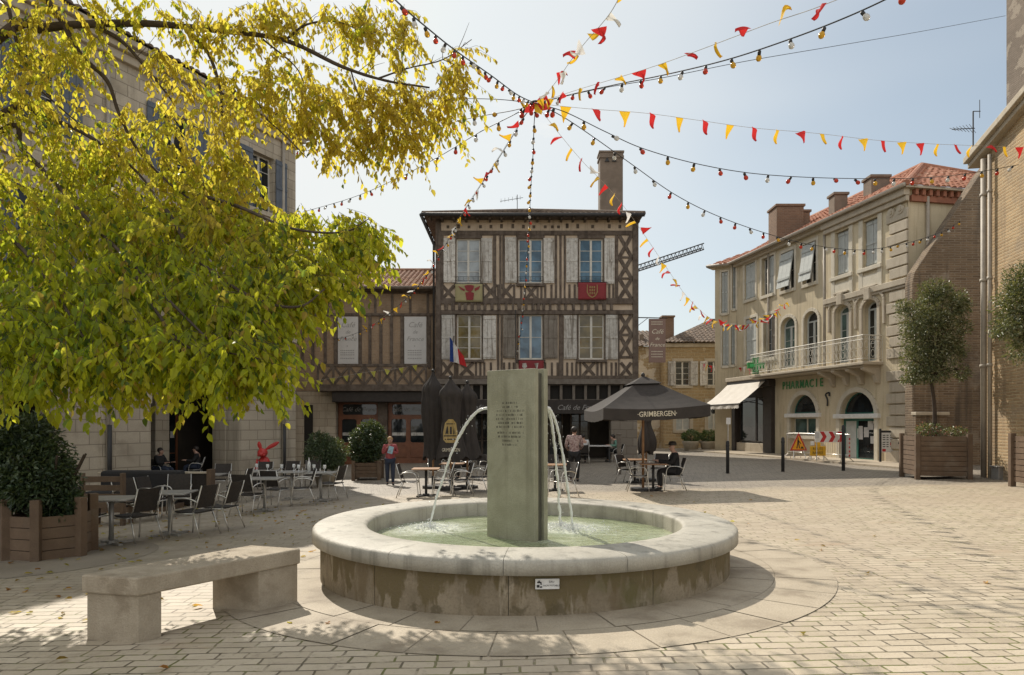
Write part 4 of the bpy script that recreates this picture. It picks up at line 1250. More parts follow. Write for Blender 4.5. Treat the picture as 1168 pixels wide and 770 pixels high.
# ------------------------------------------------------------------ pharmacy row on the right
P0 = Vector((14.7, 25.5, 0)); EX = Vector((-0.1923, 0.9813, 0)); EY = Vector((-0.9813, -0.1923, 0))
pg = gz(14.7, 25.5) - 0.02
def ps(px, d=0.0):
    u = (px - PCX) / FPX
    x0, y0 = P0.x - EY.x * d, P0.y - EY.y * d
    return (x0 - y0 * u) / (EX.y * u - EX.x)
def pz(px, py):
    return CZ + (PHY - py) / FPX * (P0.y + EX.y * ps(px))
def pf(s, d, z): return P0 + EX * s - EY * d + Vector((0, 0, z))
ph = thing('pharmacy_building', 'long pale rendered building with balcony, arched doors and green pharmacy lettering', 'building', (P0.x, P0.y, pg), math.atan2(EX.y, EX.x))
S1 = ps(840); SG = ps(943)           # end of the straight front; joint between the grand part and the plain part
ZEV = 10.35                           # eave height
def po(px0, px1, py0, py1, rise=0):   # opening: px range, py range at its own middle
    m = (px0 + px1) / 2
    return [ps(px1), ps(px0), pz(m, py1), pz(m, py0), rise]
topw = [po(986, 1003, 250, 303), po(954, 970, 263, 313), po(916, 931, 277, 323), po(891, 906, 287, 330.5), po(869, 883, 293, 336), po(849.5, 861.5, 300, 341)]
low = [po(986, 1003, 343, 412, .28), po(954.5, 971, 348.5, 414, .28), po(917, 933, 355, 417, .42), po(891, 907, 362, 419, .42), po(871, 884.5, 359, 408), po(850.5, 863, 363, 412)]
gnd = [po(903, 933.5, 450, 497, 1.0), po(960, 1000, 447, 524.5, 1.05)]
for h in gnd:                          # half-round heads
    h[4] = (h[1] - h[0]) / 2 * 0.92
gnd[1][2] = pg + 0.03
h_shop = [ps(884), ps(838.5), pg - 0.2, pz(861, 436), 0]
mb = MB(); wall(mb, pf, 0.0, S1, pg - .4, ZEV, topw + low + gnd + [h_shop], .26)
# chamfered end and the unseen sides
SE_ = ps(840); endp = pf(S1, 0, 0); u815 = (815.5 - PCX) / FPX
dirE = Vector((-0.74, 0.67, 0)).normalized()
tE = (endp.x - u815 * endp.y) / (u815 * dirE.y - dirE.x); endq = endp + dirE * tE
nE = Vector((dirE.y, -dirE.x, 0)) * -1
if nE.x > 0: nE = -nE
def pe(s, d, z): return endp + dirE * s - nE * d + Vector((0, 0, z))
def es(px):
    u = (px - PCX) / FPX; return (endp.x - u * endp.y) / (u * dirE.y - dirE.x)
def ez(px, py): return CZ + (PHY - py) / FPX * (endp.y + dirE.y * es(px))
def eo(px0, px1, py0, py1, rise=0):
    m = (px0 + px1) / 2; return [es(px1), es(px0), ez(m, py1), ez(m, py0), rise]
ew = [eo(823, 830.3, 310, 357), eo(835.5, 839.3, 302, 352), eo(824, 831.5, 372, 417, .2), eo(834, 838.5, 371, 416, .2)]
for h in ew: h[0], h[1] = sorted(h[:2])
wall(mb, pe, 0, tE, pg - .4, ZEV, ew, .2)
bk = -EY * 9
mb.add([endq + Vector((0, 0, z)) for z in (pg - .4, ZEV)] + [endq + bk + Vector((0, 0, z)) for z in (ZEV, pg - .4)], [(0, 1, 2, 3)])
mb.add([endq + bk + Vector((0, 0, z)) for z in (pg - .4, ZEV)] + [P0 + bk + Vector((0, 0, z)) for z in (ZEV, pg - .4)], [(0, 1, 2, 3)])
mb.build('wall', 'render', ph, recalc=False)
mb = MB(); wall(mb, lambda s, d, z: P0 - EY * s + EX * d + Vector((0, 0, z)), 0.0, 9.0, pg - .4, ZEV, [], .2)
mb.build('gable_wall', 'render_warm', ph, recalc=False)
# grand part: slightly proud facing with mouldings
def pb(mb, px0, px1, z0, z1, pr, d1=0.02):
    mb.box(ps(px1), ps(px0), -pr, d1, z0, z1, pf)
zc = pz(980, 335); zb = pz(980, 421)
mb = MB()
gholes = [h for h in topw[:2] + low[:2] + gnd]
sg0, sg1 = -0.02, SG
wall(mb, lambda s, d, z: pf(s, d - .05, z), sg0, ps(893), pg - .4, zb - .05, gnd, .06)
wall(mb, lambda s, d, z: pf(s, d - .05, z), sg0, SG, zb - .05, ZEV - .02, topw[:2] + low[:2], .06)
mb.build('front_facing', 'render_warm', ph, recalc=False)
mb = MB()
mb.box(-.12, SG, -.2, -.0505, zc - .14, zc + .1, pf); mb.box(-.1, SG, -.15, -.0505, zc - .24, zc - .1402, pf)
mb.box(-.14, SG + .02, -.3, -.0505, ZEV - .3, ZEV - .02, pf); mb.box(-.12, SG, -.2, -.0505, ZEV - .5, ZEV - .3002, pf)
mb.box(SG, S1, -.22, 0.0, ZEV - .2, ZEV - .02, pf)
mb.build('cornice', 'stone_trim', ph, bevel=.025)
mb = MB()
for h in topw[:2]:
    a, b, c, d = h[:4]
    mb.box(a - .24, a, -.1, -.0502, zc + .101, ZEV - .51, pf); mb.box(b, b + .24, -.1, -.0502, zc + .101, ZEV - .51, pf)
    mb.box(a - .26, b + .26, -.16, -.0503, c - .2, c - .03, pf); mb.box(a - .1, b + .1, -.09, -.0504, c - 1.25, c - .35, pf)
mb.build('window_surround', 'trim_pale', ph, bevel=.02)
mb = MB()
for h in low[:2]:
    a, b, c, d, r = h
    pts = [(a - .08, zb)] + [(p[0], p[1]) for p in arc(a - .08, b + .08, d - r, r + .1, 10)] + [(b + .08, zb)]
    for w_, off, pr in ((.16, .0, .08), (.1, .3, .1)):
        if off: pts = [(pts[0][0], d - r - .75)] + pts[1:-1] + [(pts[-1][0], d - r - .75)]
        q = [(x + (off if x > (a + b) / 2 else -off), z + (off * .6 if z > d - r - .5 else 0)) for x, z in pts]
        for p0, p1 in zip(q, q[1:]): mb.beam(pf(p0[0], -.05 - pr / 2, p0[1]), pf(p1[0], -.05 - pr / 2, p1[1]), w_, pr - .0015 * off, EY)
    m = (a + b) / 2
    mb.box(m - .16, m + .16, -.26, -.051, d + .02, d + .5, pf); mb.box(m - .45, m + .45, -.2, -.052, d + .5, d + .58, pf)
mb.build('hood_mould', 'stone_trim', ph, bevel=.02)
mb = MB()      # quoins
z = pg + .55; k = 0
mb.box(-.1, 1.02, -.12, -.0505, pg - .3, pg + .5, pf)
while z < ZEV - .95:
    if not (zc - .5 < z < zc + .05 or zb - .35 < z < zb - .15):
        L_ = .82 if k % 2 else .98
        mb.box(-.09, L_, -.13, -.0505, z + .02, z + .4, pf)
    z += .43; k += 1
mb.build('quoin', 'stone_trim', ph, bevel=.02)
mb = MB()
for s in (.25, .72):
    c = pf(s, -.09, ZEV - .72); mb.tube([c + EY * .0, c + EY * .07], .17, 14); mb.tube([c, c + EY * .1], .08, 12)
mb.build('scroll', 'stone_trim', ph)
mb = MB()      # pale plain frames of the plain part
for h in topw[2:] + low[2:]:
    a, b, c, d, r = h; w_ = .16
    if r:
        q = [(a - w_ / 2, c)] + arc(a - w_ / 2, b + w_ / 2, d - r, r + w_ / 2, 10) + [(b + w_ / 2, c)]
        for p0, p1 in zip(q, q[1:]): mb.beam(pf(p0[0], -.015, p0[1]), pf(p1[0], -.015, p1[1]), w_, .04, EY)
    else:
        mb.box(a - w_, a, -.03, .01, c - w_, d + w_, pf); mb.box(b, b + w_, -.03, .01, c - w_, d + w_, pf)
        mb.box(a, b, -.029, .01, d, d + w_, pf); mb.box(a, b, -.09, .01, c - w_, c, pf)
for h in ew:
    a, b, c, d, r = h; w_ = .1
    mb.box(a - w_, a, -.05, .01, c - w_, d + w_, pe); mb.box(b, b + w_, -.05, .01, c - w_, d + w_, pe); mb.box(a, b, -.048, .01, d, d + w_, pe); mb.box(a, b, -.08, .01, c - w_ - .05, c, pe)
mb.build('window_surround', 'trim_pale', ph, bevel=.015)
# windows
MT['shutter_pale'] = M('pale_grey_shutter', (0.5, 0.52, 0.5), (0.42, 0.44, 0.42), 5, .7, .1)
for i, h in enumerate(topw):
    a, b, c, d, r = h
    if i in (2, 3):     # awning shutter propped open over a dark window
        wo = window(ph, pf, a, b, c, d, 'glass_dark', 2, .14)
        mb = MB(); top = pf((a + b) / 2, -.02, d - .05)
        nn = 3
        for q in range(nn):
            s0, s1 = a + .04 + (b - a - .08) * q / nn + .006, a + .04 + (b - a - .08) * (q + 1) / nn - .006
            mb.hexa([pf(s0, -.26, c + .1), pf(s1, -.26, c + .1), pf(s1, -.3, c + .105), pf(s0, -.3, c + .105), pf(s0, -.0, d - .05), pf(s1, -.0, d - .05), pf(s1, -.04, d - .045), pf(s0, -.04, d - .045)])
        for t in (.2, .8):
            zz = c + .16 + (d - c - .2) * t; dd = -.31 + .26 * t
            mb.box(a + .06, b - .06, dd - .03, dd - .005, zz - .05, zz + .05, pf)
        mb.build('shutter', 'shutter_pale', ph)
    elif i < 2:
        n_ = 2; mid = (a + b) / 2
        for s0, s1 in ((a + .02, mid - .01), (mid + .01, b - .02)): shutter(ph, pf, s0, s1, c + .02, d - .02, 'shutter_pale', .1)
        mb = MB(); mb.box(a, b, .17, .2, c, d, pf); mb.build('pane', 'glass_dark', ph)
    else:
        mid = (a + b) / 2
        window(ph, pf, a, b, c, d, 'glass_dark', 3, .16)
        shutter(ph, pf, a + .02, mid - .01, c + .02, d - .02, 'shutter_pale', .08)
        if i != 4: shutter(ph, pf, mid + .01, b - .02, c + .02, d - .02, 'shutter_pale', .08)
for i, h in enumerate(low):
    a, b, c, d, r = h
    if i < 4: window(ph, pf, a, b, c, d, 'glass_teal' if i % 2 else 'glass_dark', 3, .18, 'shutter_pale', .07, .12, rise=r)
    else:
        window(ph, pf, a, b, c, d, 'glass_dark', 3, .16)
        mid = (a + b) / 2
        shutter(ph, pf, a + .02, mid - (.01 if i == 5 else .12), c + .02, d - .02, 'shutter_grey' if i == 4 else 'shutter_pale', .06)
        if i == 5: shutter(ph, pf, mid + .01, b - .02, c + .02, d - .02, 'shutter_pale', .06)
for h in ew:
    a, b, c, d, r = h
    mid = (a + b) / 2
    window(ph, pe, a, b, c, d, 'glass_teal', 4, .12, fw=.04, mull=.06)
    shutter(ph, pe, a + .02, mid - .01, c + .02, d - .02, 'shutter_pale', .04); shutter(ph, pe, mid + .01, b - .02, c + .02, d - .02, 'shutter_pale', .04)
# ground floor: arched window and door
for i, h in enumerate(gnd):
    a, b, c, d, r = h
    q = [(a - .1, c)] + arc(a - .1, b + .1, d - r, r + .1, 16) + [(b + .1, c)]
    mb = MB()
    for p0, p1 in zip(q, q[1:]): mb.beam(pf(p0[0], -.075, p0[1]), pf(p1[0], -.075, p1[1]), .2, .11, EY)
    mb.build('arch_surround', 'trim_pale', ph)
    mb = MB(); mb.box(a - .28, b + .3, -.22, .05, d - r - .13, d - r + .06, pf); mb.build('roller_box', 'sign_white', ph, bevel=.03)
    wo = window(ph, pf, a, b, d - r + .06, d, 'glass_dark', 1, .15, 'green_frame', .05, .05, rise=r, name='fanlight')
    if i == 0:
        window(ph, pf, a, b, c, d - r - .13, 'glass_teal', 1, .15, 'trim_pale', .06, .05, name='shop_window')
        mb = MB(); mb.box(a - .1, b + .1, -.2, .1, c - .14, c, pf); mb.build('sill', 'trim_pale', ph)
    else:
        mid = a + (b - a) * .6
        dz = d - r - .13
        mb = MB()
        for x0, x1 in ((a, a + .08), (mid - .05, mid + .05), (b - .1, b)): mb.box(x0, x1, .1, .17, c, dz, pf)
        mb.box(a + .08, mid - .05, .1, .17, c, c + .09, pf); mb.box(a + .08, b - .1, .101, .169, dz - .1, dz, pf)
        dr = mb.build('door', 'green_frame', ph)
        mb = MB(); mb.box(a + .05, mid, .13, .145, c + .02, dz - .02, pf); mb.build('pane', 'glass_dark', dr)
        mb = MB(); mb.box(mid, b - .02, .13, .145, c + .02, dz - .02, pf); mb.build('pane', 'shutter_pale', dr)
        for s, z, w_, h_ in ((.35, 1.25, .3, .42), (.6, .95, .28, .4), (.18, 1.5, .25, .3), (.95, .85, .25, .55), (.3, .7, .2, .3)):
            mb = MB(); mb.box(a + s, a + s + w_, .12, .127, c + z, c + z + h_, pf); mb.build('poster', 'banner_white', dr)
        mb = MB(); cc = pf(a + .22, .11, c + 1.95); mb.tube([cc, cc + EY * .02], .11, 14); mb.build('round_sticker', 'green', dr)
        mb = MB(); mb.tube([pf(mid - .12, .04, c + .9), pf(mid - .12, .04, c + 1.3)], .018, 6); mb.build('handle', 'alu', dr)
        mb = MB(); mb.box(a - .1, b + .1, -.3, .3, pg - .2, c, pf); mb.build('threshold', 'stone_trim', ph)
mb = MB(); tp_ = [pf(ps(945.5), -.08, pz(945.5, y) ) for y in (463, 455, 449)]
mb.tube(catmull([pf(ps(946), -.1, pz(946, 463)), pf(ps(947), -.14, pz(946, 456)), pf(ps(944.5), -.12, pz(946, 450)), pf(ps(948), -.1, pz(946, 448)), pf(ps(948.5), -.1, pz(946, 452))], 5), .035, 6); mb.build('serpent_emblem', 'iron', ph)
# lettering, green cross
lz = pz(918, 438.5)
sL0, sL1 = ps(893.5), ps(942)
word = 'PHARMACIE'
for i, ch_ in enumerate(word):
    s = sL0 + (sL1 - sL0) * (i + .5) / len(word)
    rot = facing(-EX, EY)
    text('sign_letter', ch_, .52, pf(s, -.09, lz), rot, 'green', ph, .012, sx=.9 if ch_ != 'M' else .78, bold=.004)
cr = thing('pharmacy_cross', 'green illuminated cross sign jutting from the pharmacy wall above the awning', 'sign', pf(ps(866), -.0, pz(862, 420)))
cc = pf(ps(862, -.75), -.75, pz(859, 420)); fx = Vector((1, .0, 0))
mb = MB()
for hw, hh in ((.42, .15), (.15, .42)):
    mb.box(cc.x - hw, cc.x + hw, cc.y - .1 - hw * .01, cc.y + .1 + hw * .01, cc.z - hh, cc.z + hh)
mb.build('cross_box', 'green', cr, bevel=.02)
mb = MB()
MT['led'] = plain('lamp_green', (0.05, 0.5, 0.14), .3)
for hw, hh in ((.33, .07), (.07, .33)): mb.box(cc.x - hw, cc.x + hw, cc.y - .118 - hw * .01, cc.y - .1, cc.z - hh, cc.z + hh)
mb.build('lamp_face', 'led', cr)
mb = MB(); mb.tube([cc + Vector((.3, .05, -.1)), pf(ps(866), -.0, cc.z - .1)], .03, 6); mb.build('arm', 'iron', cr)
# balcony
bs0, bs1 = ps(1009), ps(874); bz = 4.02; D = .95
mb = MB(); mb.box(bs0, bs1, -D, -.0505, bz - .13, bz, pf); mb.box(bs0 + .1, bs1 - .1, -D + .1, -.0506, bz - .2, bz - .1302, pf); mb.build('balcony_floor', 'stone_trim', ph, bevel=.03)
for i in range(4):
    s = bs0 + .25 + (ps(952) - bs0 - .3) * i / 3
    mb = MB(); mb.prism([pf(s - .1, -.051, bz - .2), pf(s - .1, -D + .14, bz - .2), pf(s - .1, -D + .14, bz - .3), pf(s - .1, -.32, bz - .5), pf(s - .1, -.2, bz - .8), pf(s - .1, -.051, bz - .86)], EX * .2)
    mb.build('bracket', 'stone_trim', ph, bevel=.02)
ZR = bz + 1.02
mb = MB()
def railrun(pa, pb_):
    v = pb_ - pa; ln = v.length; v.normalize()
    for z in (ZR, ZR - .16, bz + .12): mb.tube([pa + Vector((0, 0, z)), pb_ + Vector((0, 0, z))], .022 if z == ZR else .014, 6)
    nb = max(2, int(ln / .26))
    for i in range(nb + 1):
        p = pa + v * ln * i / nb
        mb.tube([p + Vector((0, 0, bz)), p + Vector((0, 0, ZR))], .011, 5)
        if i < nb:
            q = p + v * (ln / nb / 2)
            for zc_ in (bz + .33, bz + .66):
                loop = [q + v * (.085 * math.cos(a)) + Vector((0, 0, zc_ + .14 * math.sin(a))) for a in [2 * PI * j / 10 for j in range(11)]]
                mb.tube(loop, .009, 4, False)
            loop = [q + v * (.05 * math.cos(a)) + Vector((0, 0, ZR - .08 + .05 * math.sin(a))) for a in [2 * PI * j / 8 for j in range(9)]]
            mb.tube(loop, .008, 4, False)
a_, b_, c_, d_ = (pf(bs0 + .05, -.06, 0), pf(bs0 + .05, -D + .05, 0), pf(bs1 - .05, -D + .05, 0), pf(bs1 - .05, -.06, 0))
railrun(a_, b_); railrun(b_, c_); railrun(c_, d_)
mb.build('balcony_railing', 'railing', ph, recalc=False)
# shop front with awning
ss0, ss1 = h_shop[0], h_shop[1]; sz1 = h_shop[3]
MT['shop_dark'] = M('dark_shopfront_paint', (0.05, 0.04, 0.033), (0.035, 0.028, 0.024), 4, .5, .1)
mb = MB()
mb.box(ss0, ss0 + .75, -.22, .05, pg - .2, sz1 - .3, pf); mb.box(ss1 - .35, ss1, -.22, .05, pg - .2, sz1 - .3, pf)
mb.box(ss0 - .05, ss1 + .05, -.42, .05, sz1 - .3, sz1 - .0, pf); mb.box(ss0, ss1, -.5, .05, sz1, sz1 + .1, pf)
mb.box(ss0 + .75, ss1 - .35, .2, .25, pg - .2, sz1 - .3, pf)
sh = mb.build('shopfront', 'shop_dark', ph, bevel=.02)
mb = MB(); mb.box(ss0 - .08, ss1 + .1, -.55, .0, sz1 + .101, sz1 + .32, pf); mb.build('shopfront_cornice', 'stone_trim', ph, bevel=.03)
q0, q1 = ss0 + .75, ss1 - .35
for a, b in ((q0 + .1, q0 + .95), (q0 + 1.0, q0 + 2.6), (q0 + 2.65, q1 - .05)):
    window(ph, pf, a, b, pg + .55, sz1 - .75, 'glass_dark', 1, .0, 'shop_dark', .05, .05, cols=1, name='shop_window')
mb = MB(); mb.box(q0, q1, -.12, .05, pg - .2, pg + .5, pf); mb.build('stall_riser', 'stone_trim', ph, bevel=.02)
aw = thing('awning', 'white canvas shop awning pulled out above the dark corner shopfront', 'awning', pf((ss0 + ss1) / 2, -.4, sz1 - .1))
as0, as1 = ss0 + .1, ss1 - .05; out = 1.45; dz = 1.15
mb = MB()
nq = 14
for i in range(nq + 1):
    s = as0 + (as1 - as0) * i / nq
    sg_ = .03 * math.sin(i * 1.9)
    for t in (0, .33, .66, 1.0): mb.v.append(pf(s, -.45 - out * t, sz1 - .02 - dz * t - (.05 + sg_) * math.sin(PI * t)))
for i in range(nq):
    for j in range(3):
        a = i * 4 + j; mb.f.append((a, a + 4, a + 5, a + 1)); mb.mi.append(0)
o_ = mb.build('canopy', 'canvas_white', aw, smooth=True)
mb = MB()
for i in range(nq * 2 + 1):
    s = as0 + (as1 - as0) * i / nq / 2
    mb.v.append(pf(s, -.45 - out, sz1 - .03 - dz)); mb.v.append(pf(s, -.45 - out - .02 * math.sin(i), sz1 - .03 - dz - .2 - (.04 if i % 2 else 0)))
for i in range(nq * 2): a = i * 2; mb.f.append((a, a + 2, a + 3, a + 1)); mb.mi.append(0)
mb.build('valance', 'canvas_white', aw)
mb = MB(); mb.tube([pf(as0, -.45 - out, sz1 - .03 - dz), pf(as1, -.45 - out, sz1 - .03 - dz)], .03, 8)
for s in (as0 + .15, as1 - .15): mb.tube([pf(s, -.3, sz1 - .9), pf(s, -.45 - out, sz1 - .03 - dz)], .022, 6)
mb.tube([pf(as0, -.45, sz1 - .01), pf(as1, -.45, sz1 - .01)], .06, 8)
mb.build('awning_frame', 'iron', aw)
# roof and chimneys
mb = MB()
ov = .35; zt = ZEV
A_ = pf(-.3, -ov, zt); Lp = (pf(S1 + .1, -ov, 0) - pf(-.3, -ov, 0)).length
S_ = math.hypot(4.8, 2.7)
vup = (-EY * 4.8 + Vector((0, 0, 2.7))).normalized()
tiles(mb, A_, EX, vup, Lp, S_, 4.6, 0)
v2 = (EX * 4.6 + Vector((0, 0, 2.7))).normalized()
tiles(mb, pf(-.3, -ov, zt), -EY, v2, 9.6, math.hypot(4.6, 2.7), 4.8, 4.8)
vE = (-nE * 4.0 + Vector((0, 0, 1.6))).normalized()
tiles(mb, pe(-.4, -ov, zt), dirE, vE, tE + .8, math.hypot(4, 1.6), 0, 1.5)
ridge0 = pf(-.3, -ov, zt) + EX * 4.6 - EY * 4.8 + Vector((0, 0, 2.75)); ridge1 = pf(S1, -ov, zt) - EY * 4.8 + Vector((0, 0, 2.75))
mb.tube([ridge0, ridge1], .13, 8); mb.tube([pf(-.3, -ov, zt + .08), ridge0], .12, 8); mb.tube([pf(-.3, -ov, zt + .08) - EY * 9.6, ridge0], .12, 8)
prf = mb.build('roof', 'tile_red', ph, recalc=False)
mb = MB(); mb.box(-.28, S1 + .05, -ov + .03, .02, zt - .06, zt + .03, pf)
mb.hexa([pe(-.3, -ov + .03, zt - .06), pe(tE + .3, -ov + .03, zt - .06), pe(tE + .3, .4, zt - .06), pe(-.3, .4, zt - .06), pe(-.3, -ov + .03, zt + .03), pe(tE + .3, -ov + .03, zt + .03), pe(tE + .3, .4, zt + .03), pe(-.3, .4, zt + .03)])
mb.box(-.29, .02, .021, 9.2, zt - .06, zt + .03, pf); mb.build('eaves', 'stone_trim', ph)
mb = MB(); mb.tube([pf(-.3, -ov - .07, zt + .02), pf(S1 + .1, -ov - .07, zt + .02), pe(tE + .3, -ov - .07, zt + .02)], .08, 8); mb.build('gutter', 'pipe', ph, smooth=True)
mb = MB()
for k in range(26): d0 = .15 + k * .3; mb.box(-.2, -.02, d0, d0 + .13, zt - .28, zt - .061, pf)
mb.box(-.12, .0, .05, 8, zt - .5, zt - .281, pf)
MT['terracotta'] = M('terracotta_trim', (0.36, .15, .09), (.28, .115, .07), 4)
mb.build('dentil_course', 'terracotta', ph)
for s in (SG + .12, ps(877)):
    mb = MB(); mb.tube([pf(s, -.03, zt - .25), pf(s, -.03, (zb if s < ps(900) else bz))], .06, 8); mb.build('downpipe', 'pipe', ph, smooth=True)
mb = MB()
c_ = P0 - EY * .75 - EX * .1; mb.tube([c_ + Vector((0, 0, zt - .3)), c_ + Vector((0, 0, pg))], .06, 8)
mb.build('downpipe', 'pipe', ph, smooth=True)
def chim(Y, px0, px1, py0, depth, mat, zbase, cap=True):
    x0, x1 = (px0 - PCX) / FPX * Y, (px1 - PCX) / FPX * Y
    zt_ = CZ + (PHY - py0) / FPX * Y
    mb = MB(); mb.box(x0, x1, Y, Y + depth, zbase, zt_ - .12)
    mb.box(x0 - .06, x1 + .06, Y - .06, Y + depth + .06, zt_ - .119, zt_)
    c = mb.build('chimney', mat, prf, bevel=.02)
    return c
chim(33.5, 886, 917, 232.5, 1.1, 'chimney_brick', 10.5); chim(33.6, 905, 924, 239, .7, 'chimney_brick', 10.3)
c2 = chim(30.5, 952, 967, 219, .6, 'chimney', 10.6); chim(29.5, 994, 1015, 199, .7, 'chimney', 11.2)

# ------------------------------------------------------------------ pavement strip before the pharmacy
MT['pavement'] = Mbrick('pavement_slab', (0.5, 0.43, 0.33), (0.43, 0.365, 0.28), (0.28, 0.23, 0.17), 0.6, 0.4, 0.01, 0.3, horizontal=True, stain=((0.33, 0.27, 0.2), .5, 1.0))
mb = MB()
def gp(s, d, dz): p = pf(s, d, 0); return Vector((p.x, p.y, gz(p.x, p.y) + dz))
for s0, s1 in ((-2.0, 6.0), (6.0, 16.0)):
    w0 = -1.9 if s0 < 0 else -1.7; w1 = -1.7
    p = [gp(s0, w0, -.3), gp(s1, w1, -.3), gp(s1, .3, -.3), gp(s0, .3, -.3), gp(s0, w0, .07), gp(s1, w1, .07), gp(s1, .3, .07), gp(s0, .3, .07)]
    mb.hexa(p)
o = mb.build('pavement', 'pavement'); o['kind'] = 'structure'

# ------------------------------------------------------------------ stone arcade building on the left
LC = Vector((-8.5, 27.0, 0)); LX = Vector((-0.4378, -0.899, 0)); LY = Vector((0.899, -0.4378, 0))
lg = gz(-8.5, 24) - .05
def ls(px):
    u = (px - PCX) / FPX; return (LC.x - LC.y * u) / (LX.y * u - LX.x)
def lz_(px, py): return CZ + (PHY - py) / FPX * (LC.y + LX.y * ls(px))
def lf(s, d, z): return LC + LX * s - LY * d + Vector((0, 0, z))
le = thing('stone_building', 'grey limestone arcade building with open arches behind the yellowing tree', 'building', (LC.x, LC.y, lg), math.atan2(LX.y, LX.x))
LT = 12.6
arches = [[ls(272), ls(172), lg - .2, 4.0, 1.55], [ls(60), ls(60) + 3.4, lg - .2, 4.0, 1.55], [ls(60) + 6.2, ls(60) + 9.6, lg - .2, 4.0, 1.55]]
lwin = []
for s in (1.67, 5.3, 9.55, 13.2):
    lwin.append([s - .55, s + .55, 9.5, 11.6, 0]); lwin.append([s - .55, s + .55, 5.6, 7.9, 0])
mb = MB(); wall(mb, lf, 0, 24, lg - .6, LT, arches + lwin, .6)
mb.add([lf(0, 0, lg - .6), lf(0, 12, lg - .6), lf(0, 12, LT), lf(0, 0, LT)], [(0, 1, 2, 3)])
mb.add([lf(24, 0, lg - .6), lf(24, 12, lg - .6), lf(24, 12, LT), lf(24, 0, LT)], [(0, 1, 2, 3)])
mb.add([lf(0, 12, lg - .6), lf(24, 12, lg - .6), lf(24, 12, LT), lf(0, 12, LT)], [(0, 1, 2, 3)])
mb.build('wall', 'ashlar', le, recalc=False)
mb = MB()
mb.box(-.45, 24.3, -.45, 12.3, LT + .22, LT + .4, lf); mb.box(-.3, 24.2, -.3, 12.2, LT + .05, LT + .2198, lf); mb.box(-.15, 24.1, -.15, 12.1, LT - .2, LT + .0498, lf)
mb.box(-.08, 24.05, -.1, -.001, 8.6, 8.85, lf); mb.box(-.08, 24.05, -.1, -.0012, 4.75, 4.95, lf)
mb.build('cornice', 'stone_trim', le, bevel=.03)
MT['shutter_blue'] = M('blue_grey_shutter', (0.13, 0.15, 0.18), (0.1, 0.115, 0.14), 4, .7, .1)
for h in lwin:
    a, b, c, d, r = h
    window(le, lf, a, b, c, d, 'glass_dark', 4, .25)
    shutter(le, lf, a - .58, a - .01, c, d, 'shutter_blue'); shutter(le, lf, b + .01, b + .58, c, d, 'shutter_blue')
    mb = MB(); mb.box(a - .2, b + .2, -.09, .02, c - .16, c - .002, lf); mb.build('sill', 'stone_trim', le)
for h in arches:
    a, b, c, d, r = h
    mb = MB()
    q = arc(a - .16, b + .16, d - r, r + .16, 14)
    for p0, p1 in zip(q, q[1:]): mb.beam(lf(p0[0], -.03, p0[1]), lf(p1[0], -.03, p1[1]), .34, .07, LY)
    mb.box(a - .34, a - .01, -.08, .05, d - r - .2, d - r, lf); mb.box(b + .01, b + .34, -.08, .05, d - r - .2, d - r, lf)
    mb.build('arch_stone', 'stone_trim', le)
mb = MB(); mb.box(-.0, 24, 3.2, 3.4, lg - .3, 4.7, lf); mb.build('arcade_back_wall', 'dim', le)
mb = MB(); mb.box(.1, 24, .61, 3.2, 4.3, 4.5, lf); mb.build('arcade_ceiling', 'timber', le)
mb = MB(); mb.box(4.05, 4.6, 2.0, 2.6, lg - .3, 4.3, lf); mb.build('inner_column', 'ashlar', le, bevel=.03)
mb = MB(); mb.box(2.55, 2.85, .62, 1.3, lg - .3, 4.3, lf); mb.build('inner_column', 'ashlar', le, bevel=.03)
def lfi(s, d, z): return lf(s, d + 3.05, z)
window(le, lfi, 2.9, 4.0, lg + .1, lg + 2.5, 'glass_dark', 3, .0, 'wood_red', .09, .09, name='door')
for s, z in ((3.1, 1.5), (3.3, 1.1), (3.6, 1.35)):
    mb = MB(); mb.box(s, s + .16, 2.99, 3.0, lg + z, lg + z + .24, lf); mb.build('notice', 'banner_white', le)
window(le, lfi, 4.7, 5.9, lg + .5, lg + 2.6, 'glass_dark', 3, .0, 'timber', .09, .09)
for s in (ls(121), .75):
    mb = MB(); mb.tube([lf(s, -.1, LT - .2), lf(s, -.1, lg)], .055, 8); dp = mb.build('downpipe', 'pipe', le, smooth=True)
    mb = MB(); mb.tube([lf(s - .02, -.11, lg + 2.0), lf(s - .02, -.11, lg - .1)], .075, 8); mb.build('pipe_guard', 'iron', dp, smooth=True)
mb = MB(); Sl = math.hypot(6.2, 2.2)
tiles(mb, lf(24.4, -.5, LT + .42), -LX, -LY * 6.2 + Vector((0, 0, 2.2)), 24.9, Sl, 6, 6)
tiles(mb, lf(-.5, -.5, LT + .42), -LY, LX * 6.0 + Vector((0, 0, 2.2)), 12.9, math.hypot(6, 2.2), 6, 6)
tiles(mb, lf(-.5, 12.4, LT + .42), LX, LY * 6.2 + Vector((0, 0, 2.2)), 24.9, Sl, 6, 6)
mb.build('roof', 'tile_old', le, recalc=False)

